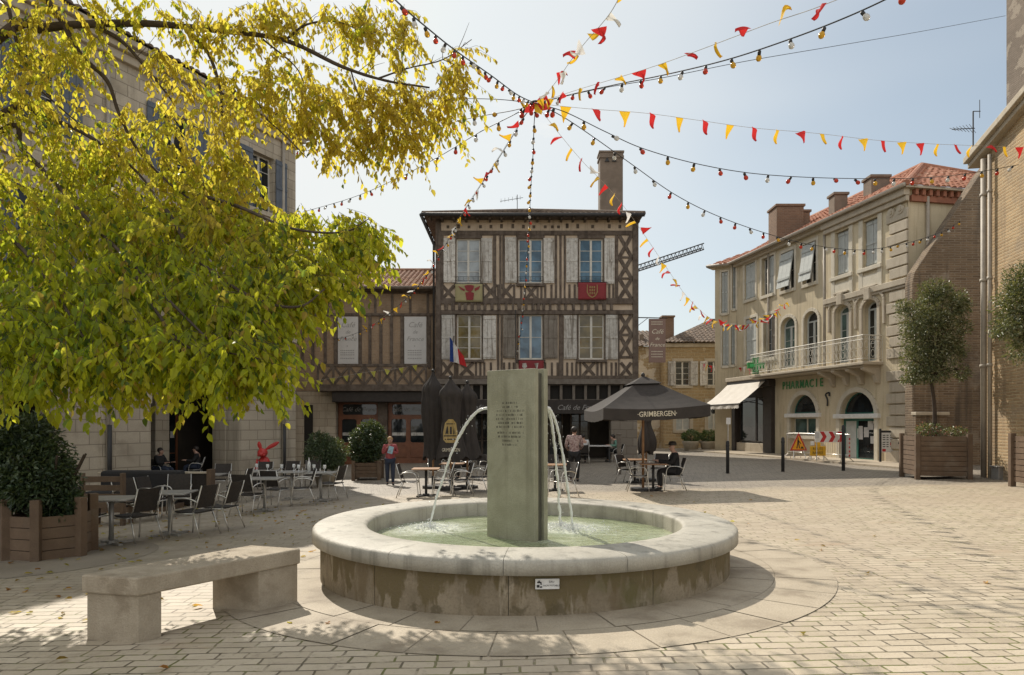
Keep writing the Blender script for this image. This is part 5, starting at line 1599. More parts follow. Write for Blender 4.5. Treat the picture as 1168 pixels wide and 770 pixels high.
# ------------------------------------------------------------------ brick church flank on the right
C1 = Vector((13.38, 19.5, 0)); BX = Vector((-0.17, -0.9854, 0)); BN = Vector((-0.9854, 0.17, 0))
cg = gz(14, 20) - .1
def bfn(s, d, z): return C1 + BX * s - BN * d + Vector((0, 0, z))
chh = thing('brick_church', 'tall warm brick church wall with a raking gable edge and a long dark sloping buttress', 'church', (C1.x, C1.y, cg), math.atan2(BX.y, BX.x))
ZC0 = 9.15; rake = 0.2
def rz_(s): return ZC0 + rake * min(s, 6) - (rake * (s - 6) if s > 6 else 0)
mb = MB()
mb.prism([bfn(0, 0, cg - .5), bfn(12, 0, cg - .5), bfn(12, 0, rz_(12)), bfn(6, 0, rz_(6)), bfn(0, 0, rz_(0))], -BN * 9)
mb.build('wall', 'church_brick', chh)
mb = MB()
for a, b in ((-.5, 6.2), (6.2, 12.6)):
    for w_, z0, z1 in ((.32, .12, .3), (.2, -.02, .1198)):
        p = []
        for dz in (z0, z1):
            for s, d in ((a, -w_), (b, -w_), (b, 9.1), (a, 9.1)):
                zz = ZC0 + rake * s if s <= 6.21 else ZC0 + rake * 6.2 - rake * (s - 6.2)
                p.append(bfn(s, d, zz + dz))
        mb.hexa(p)
mb.build('verge', 'stone_trim', chh, bevel=.02)
BY = 24.4                              # the buttress stands further back, against the pharmacy's side
def ux(px): return (px - PCX) / FPX * BY
def uz(py): return CZ + (PHY - py) / FPX * BY
mb = MB()
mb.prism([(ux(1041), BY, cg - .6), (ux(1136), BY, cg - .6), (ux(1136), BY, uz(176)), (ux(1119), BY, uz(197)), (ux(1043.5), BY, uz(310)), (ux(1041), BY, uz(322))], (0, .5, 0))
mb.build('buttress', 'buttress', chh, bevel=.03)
mb = MB(); mb.box(ux(1040), ux(1075), BY - .25, BY - .001, cg - .3, uz(474)); mb.build('plinth', 'buttress', chh, bevel=.02)
mb = MB(); mb.box(ux(1039), ux(1077), BY - .32, BY - .001, uz(473.9), uz(470)); mb.build('plinth_ledge', 'stone_trim', chh, bevel=.02)
for s, top in ((.22, ZC0 - .1), (.55, ZC0 - .1)):
    mb = MB()
    mb.tube([bfn(s, -.1, top), bfn(s, -.1, cg)], .075 if s < .3 else .05, 8)
    for z in (3.2, 5.6, 8): mb.tube([bfn(s, -.1, z), bfn(s, -.1, z + .08)], .1 if s < .3 else .07, 8)
    mb.build('downpipe', 'pipe', chh, smooth=True)
tx0 = (1148 - PCX) / FPX * 31
mb = MB(); mb.box(tx0, tx0 + 6, 25, 31, 4, 24)
mb.build('tower', 'tower', chh)
mb = MB(); mb.box(tx0 - .2, tx0 + 6.2, 24.8, 31.2, 24, 24.4); mb.build('tower_cap', 'stone_trim', chh, bevel=.05)
ta = thing('television_aerial', 'spindly television aerial on the roof edge of the brick church', 'antenna', bfn(-.2, .4, ZC0 + .2))
a0 = Vector((( 1110 - PCX) / FPX * 21, 21, 9.6)); zt_ = CZ + (PHY - 127) / FPX * 21
mb = MB(); mb.tube([a0, (a0.x, 21, zt_)], .02, 6); mb.tube([(a0.x, 21, zt_), (a0.x + .22, 21, zt_)], .014, 5); mb.tube([(a0.x + .2, 21, zt_ - .2), (a0.x + .2, 21, zt_ + .35)], .01, 5); mb.build('mast', 'iron', ta)
mb = MB(); zz = zt_ - .55; mb.tube([(a0.x - .65, 21, zz), (a0.x + .05, 21, zz + .03)], .014, 5)
for i in range(7): xx = a0.x - .62 + i * .1; mb.tube([(xx, 20.85, zz - .1 - .012 * i), (xx, 21.15, zz + .1 + .02 * i)], .008, 4)
mb.build('aerial', 'iron', ta)

# ------------------------------------------------------------------ far house at the end of the street
FYY = 44.0
def qx(px): return (px - PCX) / FPX * FYY
def qz(py): return CZ + (PHY - py) / FPX * FYY
def qf(x, d, z): return Vector((x, FYY + d, z))
fg = gz(qx(780), 30) - .05
fa = thing('street_house', 'low ochre stone house with white shutters and mossy tiled roof at the street end', 'house', (qx(790), FYY, fg))
fwin = [[qx(770.5), qx(787), qz(440), qz(412), 0], [qx(807), qx(822), qz(440), qz(412), 0], [qx(771), qx(787), qz(491), qz(473), 0], [qx(807.5), qx(821), qz(490), qz(458), 0]]
mb = MB(); wall(mb, qf, qx(757), qx(850), fg - .3, qz(391), fwin, .25)
mb.add([qf(qx(757), 0, fg - .3), qf(qx(757), 8, fg - .3), qf(qx(757), 8, qz(391)), qf(qx(757), 0, qz(391))], [(0, 1, 2, 3)])
mb.add([qf(qx(850), 0, fg - .3), qf(qx(850), 8, fg - .3), qf(qx(850), 8, qz(391)), qf(qx(850), 0, qz(391))], [(0, 1, 2, 3)])
mb.add([qf(qx(757), 8, fg - .3), qf(qx(850), 8, fg - .3), qf(qx(850), 8, qz(391)), qf(qx(757), 8, qz(391))], [(0, 1, 2, 3)])
mb.build('wall', 'far_stone', fa, recalc=False)
mb = MB()
for h in fwin:
    a, b, c, d, r = h
    mb.box(a - .2, a, -.03, .02, c - .15, d + .18, qf); mb.box(b, b + .2, -.03, .02, c - .15, d + .18, qf); mb.box(a, b, -.029, .02, d, d + .18, qf); mb.box(a, b, -.06, .02, c - .15, c, qf)
mb.box(qx(757), qx(850), -.12, .02, qz(396), qz(392), qf)
mb.build('stone_surround', 'stone_trim', fa)
for i, h in enumerate(fwin):
    a, b, c, d, r = h
    window(fa, qf, a, b, c, d, 'glass_dark' if i < 2 else 'shutter_pale', 4, .12)
    if i < 2: shutter(fa, qf, a - .5, a - .02, c, d, 'shutter'); shutter(fa, qf, b + .02, b + .5, c, d, 'shutter')
mb = MB(); Sf = math.hypot(4.4, 2.0)
tiles(mb, (qx(755), FYY - .4, qz(391.5)), (1, 0, 0), (0, 4.4, 2.0), qx(852) - qx(755), Sf, 4.2, 0, .26, .4)
tiles(mb, (qx(755), FYY + 8.4, qz(391.5)), (0, -1, 0), (4.2, 0, 2.0), 8.8, math.hypot(4.2, 2), 4.4, 4.4, .26, .4)
tiles(mb, (qx(852), FYY + 8.4, qz(391.5)), (-1, 0, 0), (0, -4.4, 2.0), qx(852) - qx(755), Sf, 0, 4.2, .26, .4)
mb.tube([(qx(755) + 4.2, FYY + 4, qz(391.5) + 2.05), (qx(852), FYY + 4, qz(391.5) + 2.05)], .13, 6)
fr_ = mb.build('roof', 'tile_old', fa, recalc=False)
mb = MB(); mb.box(qx(762), qx(775.5), 1.6, 2.4, qz(388), qz(357.5), qf); mb.box(qx(761), qx(776.5), 1.5, 2.5, qz(357.5), qz(355.5), qf); mb.build('chimney', 'chimney_brick', fr_)
# lower neighbour with crumbling plaster
fb = thing('old_street_wall', 'crumbling pale plastered stone house front behind the parasol and hanging sign', 'house', (qx(738), FYY + 1, fg))
mb = MB(); mb.box(qx(690), qx(756.8), 1, 8, fg - .3, qz(393), qf)
MT['crumbling'] = Mbrick('crumbling_plaster', (0.42, 0.32, 0.18), (0.34, 0.255, 0.145), (0.45, 0.37, 0.25), .4, .18, .03, .6, patch=((0.56, 0.5, 0.4), .9, .7, .5), warp=.1)
mb.build('wall', 'crumbling', fb)
mb = MB(); tiles(mb, (qx(688), FYY + .6, qz(394)), (1, 0, 0), (0, 4, 1.5), qx(756) - qx(688), math.hypot(4, 1.5), 0, 0, .26, .4); mb.build('roof', 'tile_old', fb, recalc=False)
mb = MB(); mb.box(qx(736), qx(741), 2, 2.5, qz(393), qz(377), qf); mb.build('chimney', 'chimney', fb)
# tower crane far off
YC = 190.0
cr = thing('tower_crane', 'distant lattice tower crane jib rising behind the timbered house', 'crane', (P(690, 470, YC).x, YC, -2))
def lattice(mb, a, b, w_, n):
    a, b = Vector(a), Vector(b); up = Vector((0, 0, w_)) if abs((b - a).normalized().z) < .7 else Vector((w_, 0, 0))
    yv = Vector((0, w_, 0))
    for off in (Vector((0, 0, 0)), up, up / 2 + yv):
        mb.tube([a + off, b + off], .16, 4)
    for i in range(n):
        p, q = a.lerp(b, i / n), a.lerp(b, (i + 1) / n); m_ = a.lerp(b, (i + .5) / n)
        mb.tube([p, m_ + up], .09, 3); mb.tube([m_ + up, q], .09, 3); mb.tube([p, m_ + up / 2 + yv], .08, 3); mb.tube([m_ + up / 2 + yv, q], .08, 3)
mb = MB(); lattice(mb, P(690, 322, YC), P(803, 284.5, YC), 1.7, 26); mb.build('jib', 'iron', cr, recalc=False)
mb = MB(); lattice(mb, (P(690, 322, YC).x, YC, -2), P(690, 322, YC), 2.0, 26); mb.build('mast', 'iron', cr, recalc=False)
mb = MB(); lattice(mb, P(690, 322, YC), P(640, 336, YC), 1.7, 8); mb.obox(P(645, 340, YC), (5, 2, 4)); mb.build('counterweight', 'iron', cr, recalc=False)
# ------------------------------------------------------------------ terrace chairs and tables
def make_chair(label):
    t = thing('terrace_chair', label, 'chair', (0, 0, 0), 0, 'aluminium and dark weave terrace chairs')
    mb = MB()
    for i in range(6):
        y0, y1 = -.22 + i * .075, -.22 + (i + 1) * .075
        z = lambda y: .445 - .03 * math.cos(y * 4) * .6 + (0.012 if y < -.18 else 0)
        mb.hexa([(-.22, y0, z(y0) - .02), (.22, y0, z(y0) - .02), (.22, y1, z(y1) - .02), (-.22, y1, z(y1) - .02), (-.22, y0, z(y0)), (.22, y0, z(y0)), (.22, y1, z(y1)), (-.22, y1, z(y1))])
    mb.build('seat', 'wicker', t)
    mb = MB(); n = 8; m = 6
    for i in range(n):
        for j in range(m):
            def q(a, b, o):
                x = -.22 + .44 * a / n; z = .5 + .38 * b / m
                return (x, .215 + .11 * b / m + .035 * (1 - (2 * a / n - 1) ** 2) - .03 + o, z)
            mb.hexa([q(i, j, -.01), q(i + 1, j, -.01), q(i + 1, j, .01), q(i, j, .01), q(i, j + 1, -.01), q(i + 1, j + 1, -.01), q(i + 1, j + 1, .01), q(i, j + 1, .01)])
    mb.build('backrest', 'wicker', t)
    for s in (-1, 1):
        mb = MB(); mb.tube(catmull([(s * .285, -.27, 0), (s * .275, -.235, .35), (s * .27, -.21, .55), (s * .272, -.15, .645), (s * .272, -.02, .668), (s * .262, .12, .655), (s * .24, .25, .6)], 4), .0135, 7); mb.build('armrest', 'alu', t, smooth=True)
        mb = MB(); mb.tube([(s * .235, .16, .43), (s * .25, .24, .22), (s * .265, .32, 0)], .0125, 7); mb.build('leg', 'alu', t, smooth=True)
        mb = MB(); mb.tube([(s * .232, .15, .43), (s * .232, .215, .52), (s * .232, .325, .885)], .0125, 7); mb.build('back_post', 'alu', t, smooth=True)
    mb = MB(); mb.tube([(-.272, -.235, .4), (.272, -.235, .4)], .011, 6); mb.tube([(-.235, .17, .41), (.235, .17, .41)], .011, 6)
    for s in (-1, 1): mb.tube([(s * .273, -.235, .4), (s * .235, .17, .41)], .011, 6)
    mb.build('seat_frame', 'alu', t, smooth=True)
    return t
chairs = [
    (155, 617, -112, 'terrace chair with its back to the stone bench at the table nearest the hexagonal planter'),
    (97, 617, 80, 'terrace chair half hidden behind the big hexagonal planter, facing right'),
    (222, 611, -104, 'terrace chair in the front row seen from behind at the second table from the planter'),
    (252, 604, -98, 'outermost front row terrace chair, turned left, right beside another turned left'),
    (283, 586, 172, 'terrace chair with its flat dark back squarely to the viewer, mid terrace'),
    (314, 578, 166, 'terrace chair just right of a squarely backed chair, its back turned to the viewer'),
    (345, 576, -72, 'terrace chair with open arms turned left before the long set table'),
    (379, 569, -104, 'terrace chair at the end of the long set table, closest to the fountain'),
    (177, 592, 84, 'terrace chair facing right behind the second table from the planter'),
    (203, 588, 20, 'terrace chair facing the viewer behind the second table from the planter'),
    (150, 596, 60, 'terrace chair in front of the slatted wooden bench back'),
    (252, 563, 10, 'terrace chair facing the viewer at the small table before the arch'),
    (272, 573, -90, 'terrace chair turned left at the small table before the arch'),
    (300, 559, 4, 'terrace chair behind the long set table, in front of the red rabbit'),
    (330, 558, -6, 'terrace chair behind the middle of the long set table'),
    (356, 557, 8, 'terrace chair behind the long set table, nearest the round dark bush'),
    (467, 567, 92, 'terrace chair facing right at the wooden table left of the closed parasols'),
    (505, 565, -88, 'terrace chair facing left at the wooden table before the closed parasols'),
    (526, 565, -80, 'terrace chair in line behind the left water jet, turned left'),
    (497, 551, 12, 'terrace chair facing the viewer under the closed parasols'),
    (546, 561, -100, 'terrace chair turned left just left of the fountain slab'),
    (522, 549, 30, 'terrace chair behind the second wooden table, facing the viewer'),
    (545, 547, -40, 'farthest terrace chair left of the fountain slab'),
    (642, 567, -60, 'terrace chair behind the right water jets'),
    (632, 549, 15, 'terrace chair close to the right edge of the fountain slab, facing the viewer'),
    (728, 560, 84, 'terrace chair facing right under the open parasol'),
    (768, 559, -96, 'terrace chair under the open parasol with the man in black sitting on it'),
    (716, 551, 50, 'terrace chair at the second table under the open parasol'),
    (752, 549, -30, 'terrace chair behind the tables under the open parasol, facing the viewer'),
]
ch0 = None; CH = {}
for i, (px, py, rz, lab) in enumerate(chairs):
    p = G(px, py)
    if ch0 is None: ch0 = make_chair(lab); c = ch0; c.location = p; c.rotation_euler = (0, 0, R(rz)); c.scale = (.92,) * 3
    else: c = dup(ch0, p, R(rz), lab)
    CH[i] = (p, R(rz))

def make_table(label, top, metal):
    t = thing('terrace_table', label, 'table', (0, 0, 0), 0, 'square terrace tables')
    mb = MB(); mb.box(-.36, .36, -.36, .36, .715, .742); mb.build('tabletop', top, t, bevel=.008)
    mb = MB(); mb.tube([(0, 0, .03), (0, 0, .714)], .036, 10); mb.build('pedestal', metal, t, smooth=True)
    mb = MB()
    for a in (PI / 4, -PI / 4):
        c, s = math.cos(a), math.sin(a)
        mb.beam((-.32 * c, -.32 * s, .02), (.32 * c, .32 * s, .02 + .002 * (a > 0)), .06, .035, (0, 0, 1))
    mb.tube([(0, 0, .02), (0, 0, .07)], .09, 12); mb.build('foot', metal, t)
    return t
tabs = [
    (127, 621, 8, 'm', 'metal topped terrace table nearest the hexagonal planter'),
    (194, 610, 8, 'm', 'metal topped terrace table, second from the hexagonal planter'),
    (302, 583, 4, 'm', 'metal topped terrace table in front of the long set table'),
    (238, 574, 6, 'm', 'small metal topped terrace table in front of the stone arch'),
    (300, 568, 4, 's', 'left end table of the long table set with glasses'),
    (333, 570, 4, 's', 'middle table of the long table set with glasses'),
    (366, 572, 4, 's', 'right end table of the long table set with glasses, nearest the fountain'),
    (486, 566, 3, 'w', 'wood topped terrace table farthest left before the closed parasols'),
    (516, 556, -4, 'w', 'wood topped terrace table behind the left water jet'),
    (633, 560, 2, 'w', 'wood topped terrace table right of the fountain slab, behind the water jets'),
    (745, 560, -6, 'w', 'wood topped table under the open parasol where the man in black sits'),
    (724, 551, -6, 'w', 'wood topped table behind another under the open parasol'),
]
TB = {}
mk = {}
for i, (px, py, rz, k, lab) in enumerate(tabs):
    p = G(px, py)
    kk = 'm' if k == 's' else k
    if kk not in mk:
        mk[kk] = make_table(lab, 'zinc' if kk == 'm' else 'wood_top', 'zinc' if kk == 'm' else 'iron')
        mk[kk].location = p; mk[kk].rotation_euler = (0, 0, R(rz)); mk[kk].scale = (.93,) * 3; t = mk[kk]
    else: t = dup(mk[kk], p, R(rz), lab)
    TB[i] = p
# glasses, a bottle and an ashtray standing on the long table
def make_glass():
    mb = MB(); mb.lathe([(.0, .0), (.03, .0), (.032, .01), (.008, .02), (.008, .07), (.035, .09), (.04, .13), (.036, .17)], 12); return mb
MT['clear'] = Mjet(); MT['clear'].name = 'clear_glass'
gl0 = make_glass().build('wine_glass', 'clear', None, smooth=True); tag(gl0, 'small stemmed glass standing on the long set table', 'glass', 'glasses on the long table')
spots = [(4, -.2, .1), (4, .15, -.1), (5, -.25, 0), (5, .0, .15), (5, .2, -.12), (6, -.2, .12), (6, .1, -.05)]
for i, (t, dx, dy) in enumerate(spots):
    o = gl0 if i == 0 else gl0.copy()
    if i: COL.objects.link(o)
    o.location = TB[t] + Vector((dx, dy, .692))
bt = thing('bottle', 'clear water bottle standing tall on the long set table', 'bottle', TB[6] + Vector((-.28, .0, .692)))
mb = MB(); mb.lathe([(0, 0), (.042, 0), (.042, .19), (.03, .24), (.015, .27), (.015, .31), (.0, .31)], 12, TB[6] + Vector((-.28, 0, .692))); mb.build('body', 'clear', bt, smooth=True)
mb = MB(); mb.lathe([(0, .311), (.017, .311), (.017, .335), (0, .335)], 10, TB[6] + Vector((-.28, 0, .692))); mb.build('cap', 'sign_white', bt, smooth=True)

# ------------------------------------------------------------------ slatted bench, dark sofa and low wall before the arches
p = G(117, 600)
sb = thing('slatted_bench', 'weathered slatted wooden bench back standing behind the first metal table', 'bench', p)
def bxp(mb, x0, x1, y0, y1, z0, z1, o): mb.box(o.x + x0, o.x + x1, o.y + y0, o.y + y1, o.z + z0, o.z + z1)
mb = MB()
for z in (.35, .52, .69, .86): bxp(mb, -.33, .33, -.02, .015, z * .92, z * .92 + .1, p)
mb.build('back_slat', 'wood_box', sb, bevel=.006)
for x in (-.4, .33):
    mb = MB(); bxp(mb, x, x + .06, -.04, .06, -.02, .95, p); mb.build('post', 'wood_box', sb, bevel=.008)
mb = MB(); bxp(mb, -.33, .33, .061, .4, .36, .4, p); mb.build('seat', 'wood_box', sb, bevel=.006)
mb = MB(); bxp(mb, -.33, -.27, .34, .4, -.02, .3599, p); mb.build('leg', 'wood_box', sb)
mb = MB(); bxp(mb, .27, .33, .34, .4, -.02, .3599, p); mb.build('leg', 'wood_box', sb)
p = G(178, 580)
so_ = thing('outdoor_sofa', 'low black upholstered sofa along the wooden partition before the arch', 'sofa', p)
mb = MB(); bxp(mb, -1.2, .55, -.1, .25, .3, .84, p); mb.build('backrest', 'cloth_black', so_, bevel=.06)
mb = MB(); bxp(mb, -1.2, .55, -.75, -.101, .12, .44, p); mb.build('seat', 'cloth_black', so_, bevel=.06)
mb = MB(); bxp(mb, -1.18, .53, -.7, .2, -.02, .118, p); mb.build('base', 'wood_box', so_)
lw = thing('wooden_partition', 'low boarded wooden partition in front of the stone arch behind the black sofa', 'partition', p + Vector((0, .5, 0)))
mb = MB(); bxp(mb, -1.5, .95, .45, .55, -.05, .74, p); mb.build('panel', 'wicker', lw)
mb = MB(); bxp(mb, -1.55, 1.0, .4, .6, .7401, .78, p); mb.build('rail', 'stone_trim', lw, bevel=.01)
mb = MB(); bxp(mb, .951, 1.05, .38, .62, -.05, .84, p); mb.build('post', 'wood_box', lw)

# ------------------------------------------------------------------ red rabbit
p = G(296, 556); p = Vector((p.x, p.y + .4, p.z))
rb_ = thing('rabbit_statue', 'red lacquered rabbit statue sitting by the stone pillar behind the set table', 'statue', p)
mb = MB()
zb_ = p.z + .36
K_ = .8
zb_ = p.z + .5
q_ = lambda a, b, c: (p.x + a * K_, p.y + b * K_, zb_ + c * K_)
mb.lathe([(0, 0), (.26 * K_, 0), (.3 * K_, .12 * K_), (.27 * K_, .3 * K_), (.2 * K_, .46 * K_), (.12 * K_, .56 * K_), (0, .58 * K_)], 9, (p.x, p.y, zb_ - .03), sy=.85)
for sx in (-1, 1): mb.sphere(q_(sx * .18, -.18, .07), (.09, .14, .08), 7, 5); mb.sphere(q_(sx * .2, -.2, .3), (.05, .06, .13), 6, 4)
mb.build('body', 'red_paint', rb_)
mb = MB(); mb.sphere(q_(-.03, -.08, .68), (.16, .17, .145), 9, 6); mb.sphere(q_(-.03, -.28, .63), (.08, .06, .06), 7, 5)
for sx in (-1, 1): mb.sphere(q_(-.03 + sx * .1, -.24, .6), (.05, .05, .045), 6, 4)
hd = mb.build('head', 'red_paint', rb_)
for pts in ([(-.12, 0, .8), (-.17, .02, .92), (-.2, .02, 1.04), (-.2, .02, 1.12)], [(.06, 0, .8), (.2, .02, .9), (.36, .02, .98), (.5, .0, 1.06), (.58, .0, 1.1)]):
    c = catmull([q_(*v) for v in pts], 2); nn_ = len(c)
    mb = MB(); mb.tube(c, [.012 + .06 * math.sin(PI * min(.97, i / (nn_ - 1) * .9 + .08)) for i in range(nn_)], 6)
    mb.v = [Vector((v.x, p.y + (v.y - p.y) * .45, v.z)) for v in mb.v]
    mb.build('ear', 'red_paint', hd)
mb = MB(); bxp(mb, -.36, .36, -.3, .3, -.05, .465, p); mb.build('pedestal', 'wicker', rb_, bevel=.01)

# ------------------------------------------------------------------ planters and bushes
def shell_leaves(name, blobs, n, ln, wd, cols, mat, parent, droop=0.2, inner=.45, seed=1):
    r = np.random.default_rng(seed)
    w_ = np.array([b[1][0] * b[1][1] * b[1][2] for b in blobs]) ** (2 / 3); w_ /= w_.sum()
    idx = r.choice(len(blobs), n, p=w_)
    c = np.array([tuple(b[0]) for b in blobs])[idx]; s = np.array([b[1] for b in blobs])[idx]
    d = r.normal(size=(n, 3)); d /= np.linalg.norm(d, axis=1, keepdims=True)
    # clumps: pull directions towards a limited set of shoots
    k = 70 * len(blobs)
    sh = r.normal(size=(k, 3)); sh /= np.linalg.norm(sh, axis=1, keepdims=True)
    pick = sh[r.integers(0, k, n)]
    d = d * .33 + pick; d /= np.linalg.norm(d, axis=1, keepdims=True)
    rad = inner + (1 - inner) * r.random(n) ** .55
    rad *= 1 + .13 * np.sin(d[:, 0] * 7 + idx) * np.sin(d[:, 2] * 6 + 1) + r.normal(size=n) * .05
    cen = c + d * s * rad[:, None]
    ax = d + r.normal(size=(n, 3)) * .7; ax[:, 2] -= droop
    nr = d * .6 + r.normal(size=(n, 3)) * .6 + np.array([0, 0, .5])
    cols = np.array(cols); ci = cols[r.integers(0, len(cols), n)] * (0.75 + .5 * r.random((n, 1)))
    return leaves(name, cen, ax, nr, ln * (.6 + .8 * r.random(n)), wd * (.6 + .8 * r.random(n)), ci, mat, parent)

DARK = [(.045, .07, .03), (.035, .06, .03), (.06, .085, .04), (.03, .05, .028)]
# hexagonal planter at the left edge
hp = G(41, 640.5)
hexp = thing('hexagonal_planter', 'large hexagonal boarded wooden planter with corner posts at the left edge', 'planter', hp)
side = .5; cen = hp + Vector((math.cos(R(105)), math.sin(R(105)), 0)) * side
vx = [cen + Vector((math.cos(R(285 + 60 * k)), math.sin(R(285 + 60 * k)), 0)) * side for k in range(6)]
zb0 = hp.z - .02
mb = MB()
for k in range(6):
    a, b = vx[k], vx[(k + 1) % 6]
    a, b = a.lerp(cen, .04), b.lerp(cen, .04)
    for j in range(4):
        z0 = zb0 + .13 + j * .148
        mb.beam(a + Vector((0, 0, z0 + .07)), b + Vector((0, 0, z0 + .07)), .14, .03 + .003 * (j % 2), (a + b) / 2 - Vector((cen.x, cen.y, a.z)))
mb.build('board', 'wood_box', hexp, bevel=.004)
for k in range(6):
    mb = MB(); d = (vx[k] - cen).normalized(); mb.obox(vx[k] + Vector((0, 0, .385)), (.11, .11, .81), Matrix.Rotation(math.atan2(d.y, d.x), 3, 'Z')); mb.build('post', 'wood_box', hexp, bevel=.008)
mb = MB(); mb.add([v.lerp(cen, .06) + Vector((0, 0, .66)) for v in vx], [tuple(range(6))]); mb.build('soil', 'soil', hexp)
bu = thing('laurel_bush', 'big dark glossy bush overflowing the hexagonal wooden planter', 'bush', cen + Vector((0, 0, .66)))
def pc(px, py, Y): return P(px, py, Y)
Yh = cen.y
shell_leaves('foliage', [(pc(25, 535, Yh), (.62, .55, .52)), (pc(45, 550, Yh - .1), (.45, .45, .4)), (pc(5, 503, Yh + .1), (.5, .45, .4)), (pc(72, 575, Yh - .1), (.2, .22, .3)), (pc(36, 497, Yh + .05), (.33, .33, .3)), (pc(-5, 560, Yh), (.45, .45, .35))], 15000, .075, .03, DARK, 'leaf_dark', bu, .3, .35, 5)
mb = MB()
for k in range(7):
    a = k * .9; mb.tube(catmull([cen + Vector((.1 * math.cos(a), .1 * math.sin(a), .6)), cen + Vector((.25 * math.cos(a), .25 * math.sin(a), .95)), cen + Vector((.45 * math.cos(a), .4 * math.sin(a), 1.35))], 4), .014, 6)
mb.build('stem', 'bark', bu)

def box_planter(label, base, wx, wy, h, rz=0, n=5):
    t = thing('wooden_planter', label, 'planter', base, rz)
    Mx = MW[t.name]
    def w_(mb): mb.v = [Mx @ v for v in mb.v]; return mb
    mb = MB()
    for j in range(n):
        z0 = .1 + (h - .12) * j / n; z1 = z0 + (h - .12) / n - .01
        mb.box(-wx / 2 + .03, wx / 2 - .03, -wy / 2, -wy / 2 + .03, z0, z1); mb.box(-wx / 2 + .03, wx / 2 - .03, wy / 2 - .03, wy / 2, z0, z1)
        mb.box(-wx / 2, -wx / 2 + .03, -wy / 2 + .031, wy / 2 - .031, z0 + .002, z1 - .002); mb.box(wx / 2 - .03, wx / 2, -wy / 2 + .031, wy / 2 - .031, z0 + .002, z1 - .002)
    w_(mb).build('board', 'wood_box', t, bevel=.004)
    for sx in (-1, 1):
        for sy in (-1, 1):
            mb = MB(); mb.box(sx * wx / 2 - .06, sx * wx / 2 + .06, sy * wy / 2 - .06, sy * wy / 2 + .06, -.04, h + .04); w_(mb).build('post', 'wood_box', t, bevel=.008)
    mb = MB(); mb.box(-wx / 2 + .04, wx / 2 - .04, -wy / 2 + .04, wy / 2 - .04, h - .12, h - .08); w_(mb).build('soil', 'soil', t)
    return t
pb_ = G(417, 548); pb_.y += .4; pb_.z = gz(pb_.x, pb_.y)
box_planter('square wooden planter on the terrace behind the man in the red shirt', pb_, .85, .8, .62, .06, 4)
bu = thing('round_bush', 'dense round dark bush in the square planter before the red shopfront', 'bush', pb_ + Vector((0, 0, .6)))
c = Vector((pb_.x, pb_.y, 0)); zz = lambda py: CZ + (PHY - py) / FPX * pb_.y
shell_leaves('foliage', [(Vector((c.x, c.y, zz(502))), (.62, .6, .55)), (Vector((c.x - .1, c.y, zz(515))), (.6, .55, .4)), (Vector((c.x + .1, c.y, zz(492))), (.42, .4, .35))], 6500, .085, .04, DARK, 'leaf_dark', bu, .2, .5, 6)
mb = MB(); mb.tube([c + Vector((0, 0, pb_.z + .5)), c + Vector((.02, 0, zz(505)))], .03, 6); mb.build('stem', 'bark', bu)
pb2 = G(366, 556); pb2.y += .5; pb2.z = gz(pb2.x, pb2.y)
pt = thing('stone_pot', 'low round pot under the loose dark bush at the end of the terrace', 'pot', pb2)
mb = MB(); mb.lathe([(0, 0), (.25, 0), (.33, .35), (.36, .37), (.36, .42), (.3, .42), (.28, .36), (0, .34)], 20, pb2); mb.build('pot_body', 'pot', pt, smooth=True)
bu = thing('loose_bush', 'loose dark leafy bush at the end of the set table, by the arcade pillar', 'bush', pb2 + Vector((0, 0, .4)))
c = pb2; zz = lambda py: CZ + (PHY - py) / FPX * pb2.y
shell_leaves('foliage', [(Vector((c.x, c.y, zz(517))), (.62, .55, .5)), (Vector((c.x - .2, c.y, zz(506))), (.35, .35, .35)), (Vector((c.x + .25, c.y, zz(524))), (.35, .35, .3))], 5200, .08, .032, [(.07, .1, .05), (.05, .075, .035), (.09, .115, .07)], 'leaf_dark', bu, .2, .4, 7)
mb = MB(); mb.tube([c + Vector((0, 0, .3)), c + Vector((0, 0, 1.0))], .03, 6); mb.build('stem', 'bark', bu)
# two small clipped shrubs in pots by the far house
for px, lab in ((788, 'left of two clipped round shrubs in pale pots by the street house'), (808, 'right of two clipped round shrubs in pale pots by the street house')):
    Y = 40.0; x = (px - PCX) / FPX * Y; z0 = CZ + (PHY - 514.5) / FPX * Y
    pt = thing('stone_pot', 'pale pot under the ' + lab.split(' in')[0], 'pot', (x, Y, z0), 0, 'pots by the street house')
    mb = MB(); mb.lathe([(0, 0), (.36, 0), (.45, .4), (.5, .5), (.5, .58), (.4, .58), (0, .5)], 16, (x, Y, z0)); mb.build('pot_body', 'pot', pt, smooth=True)
    bu = thing('clipped_shrub', lab, 'shrub', (x, Y, z0 + .55), 0, 'clipped shrubs by the street house')
    shell_leaves('foliage', [(Vector((x, Y, z0 + .85)), (.52, .5, .36))], 1500, .09, .045, [(.1, .14, .05), (.07, .11, .04)], 'leaf_dark', bu, .1, .6, 8 + px)
    mb = MB(); mb.tube([(x, Y, z0 + .5), (x, Y, z0 + .9)], .04, 6); mb.build('stem', 'bark', bu)
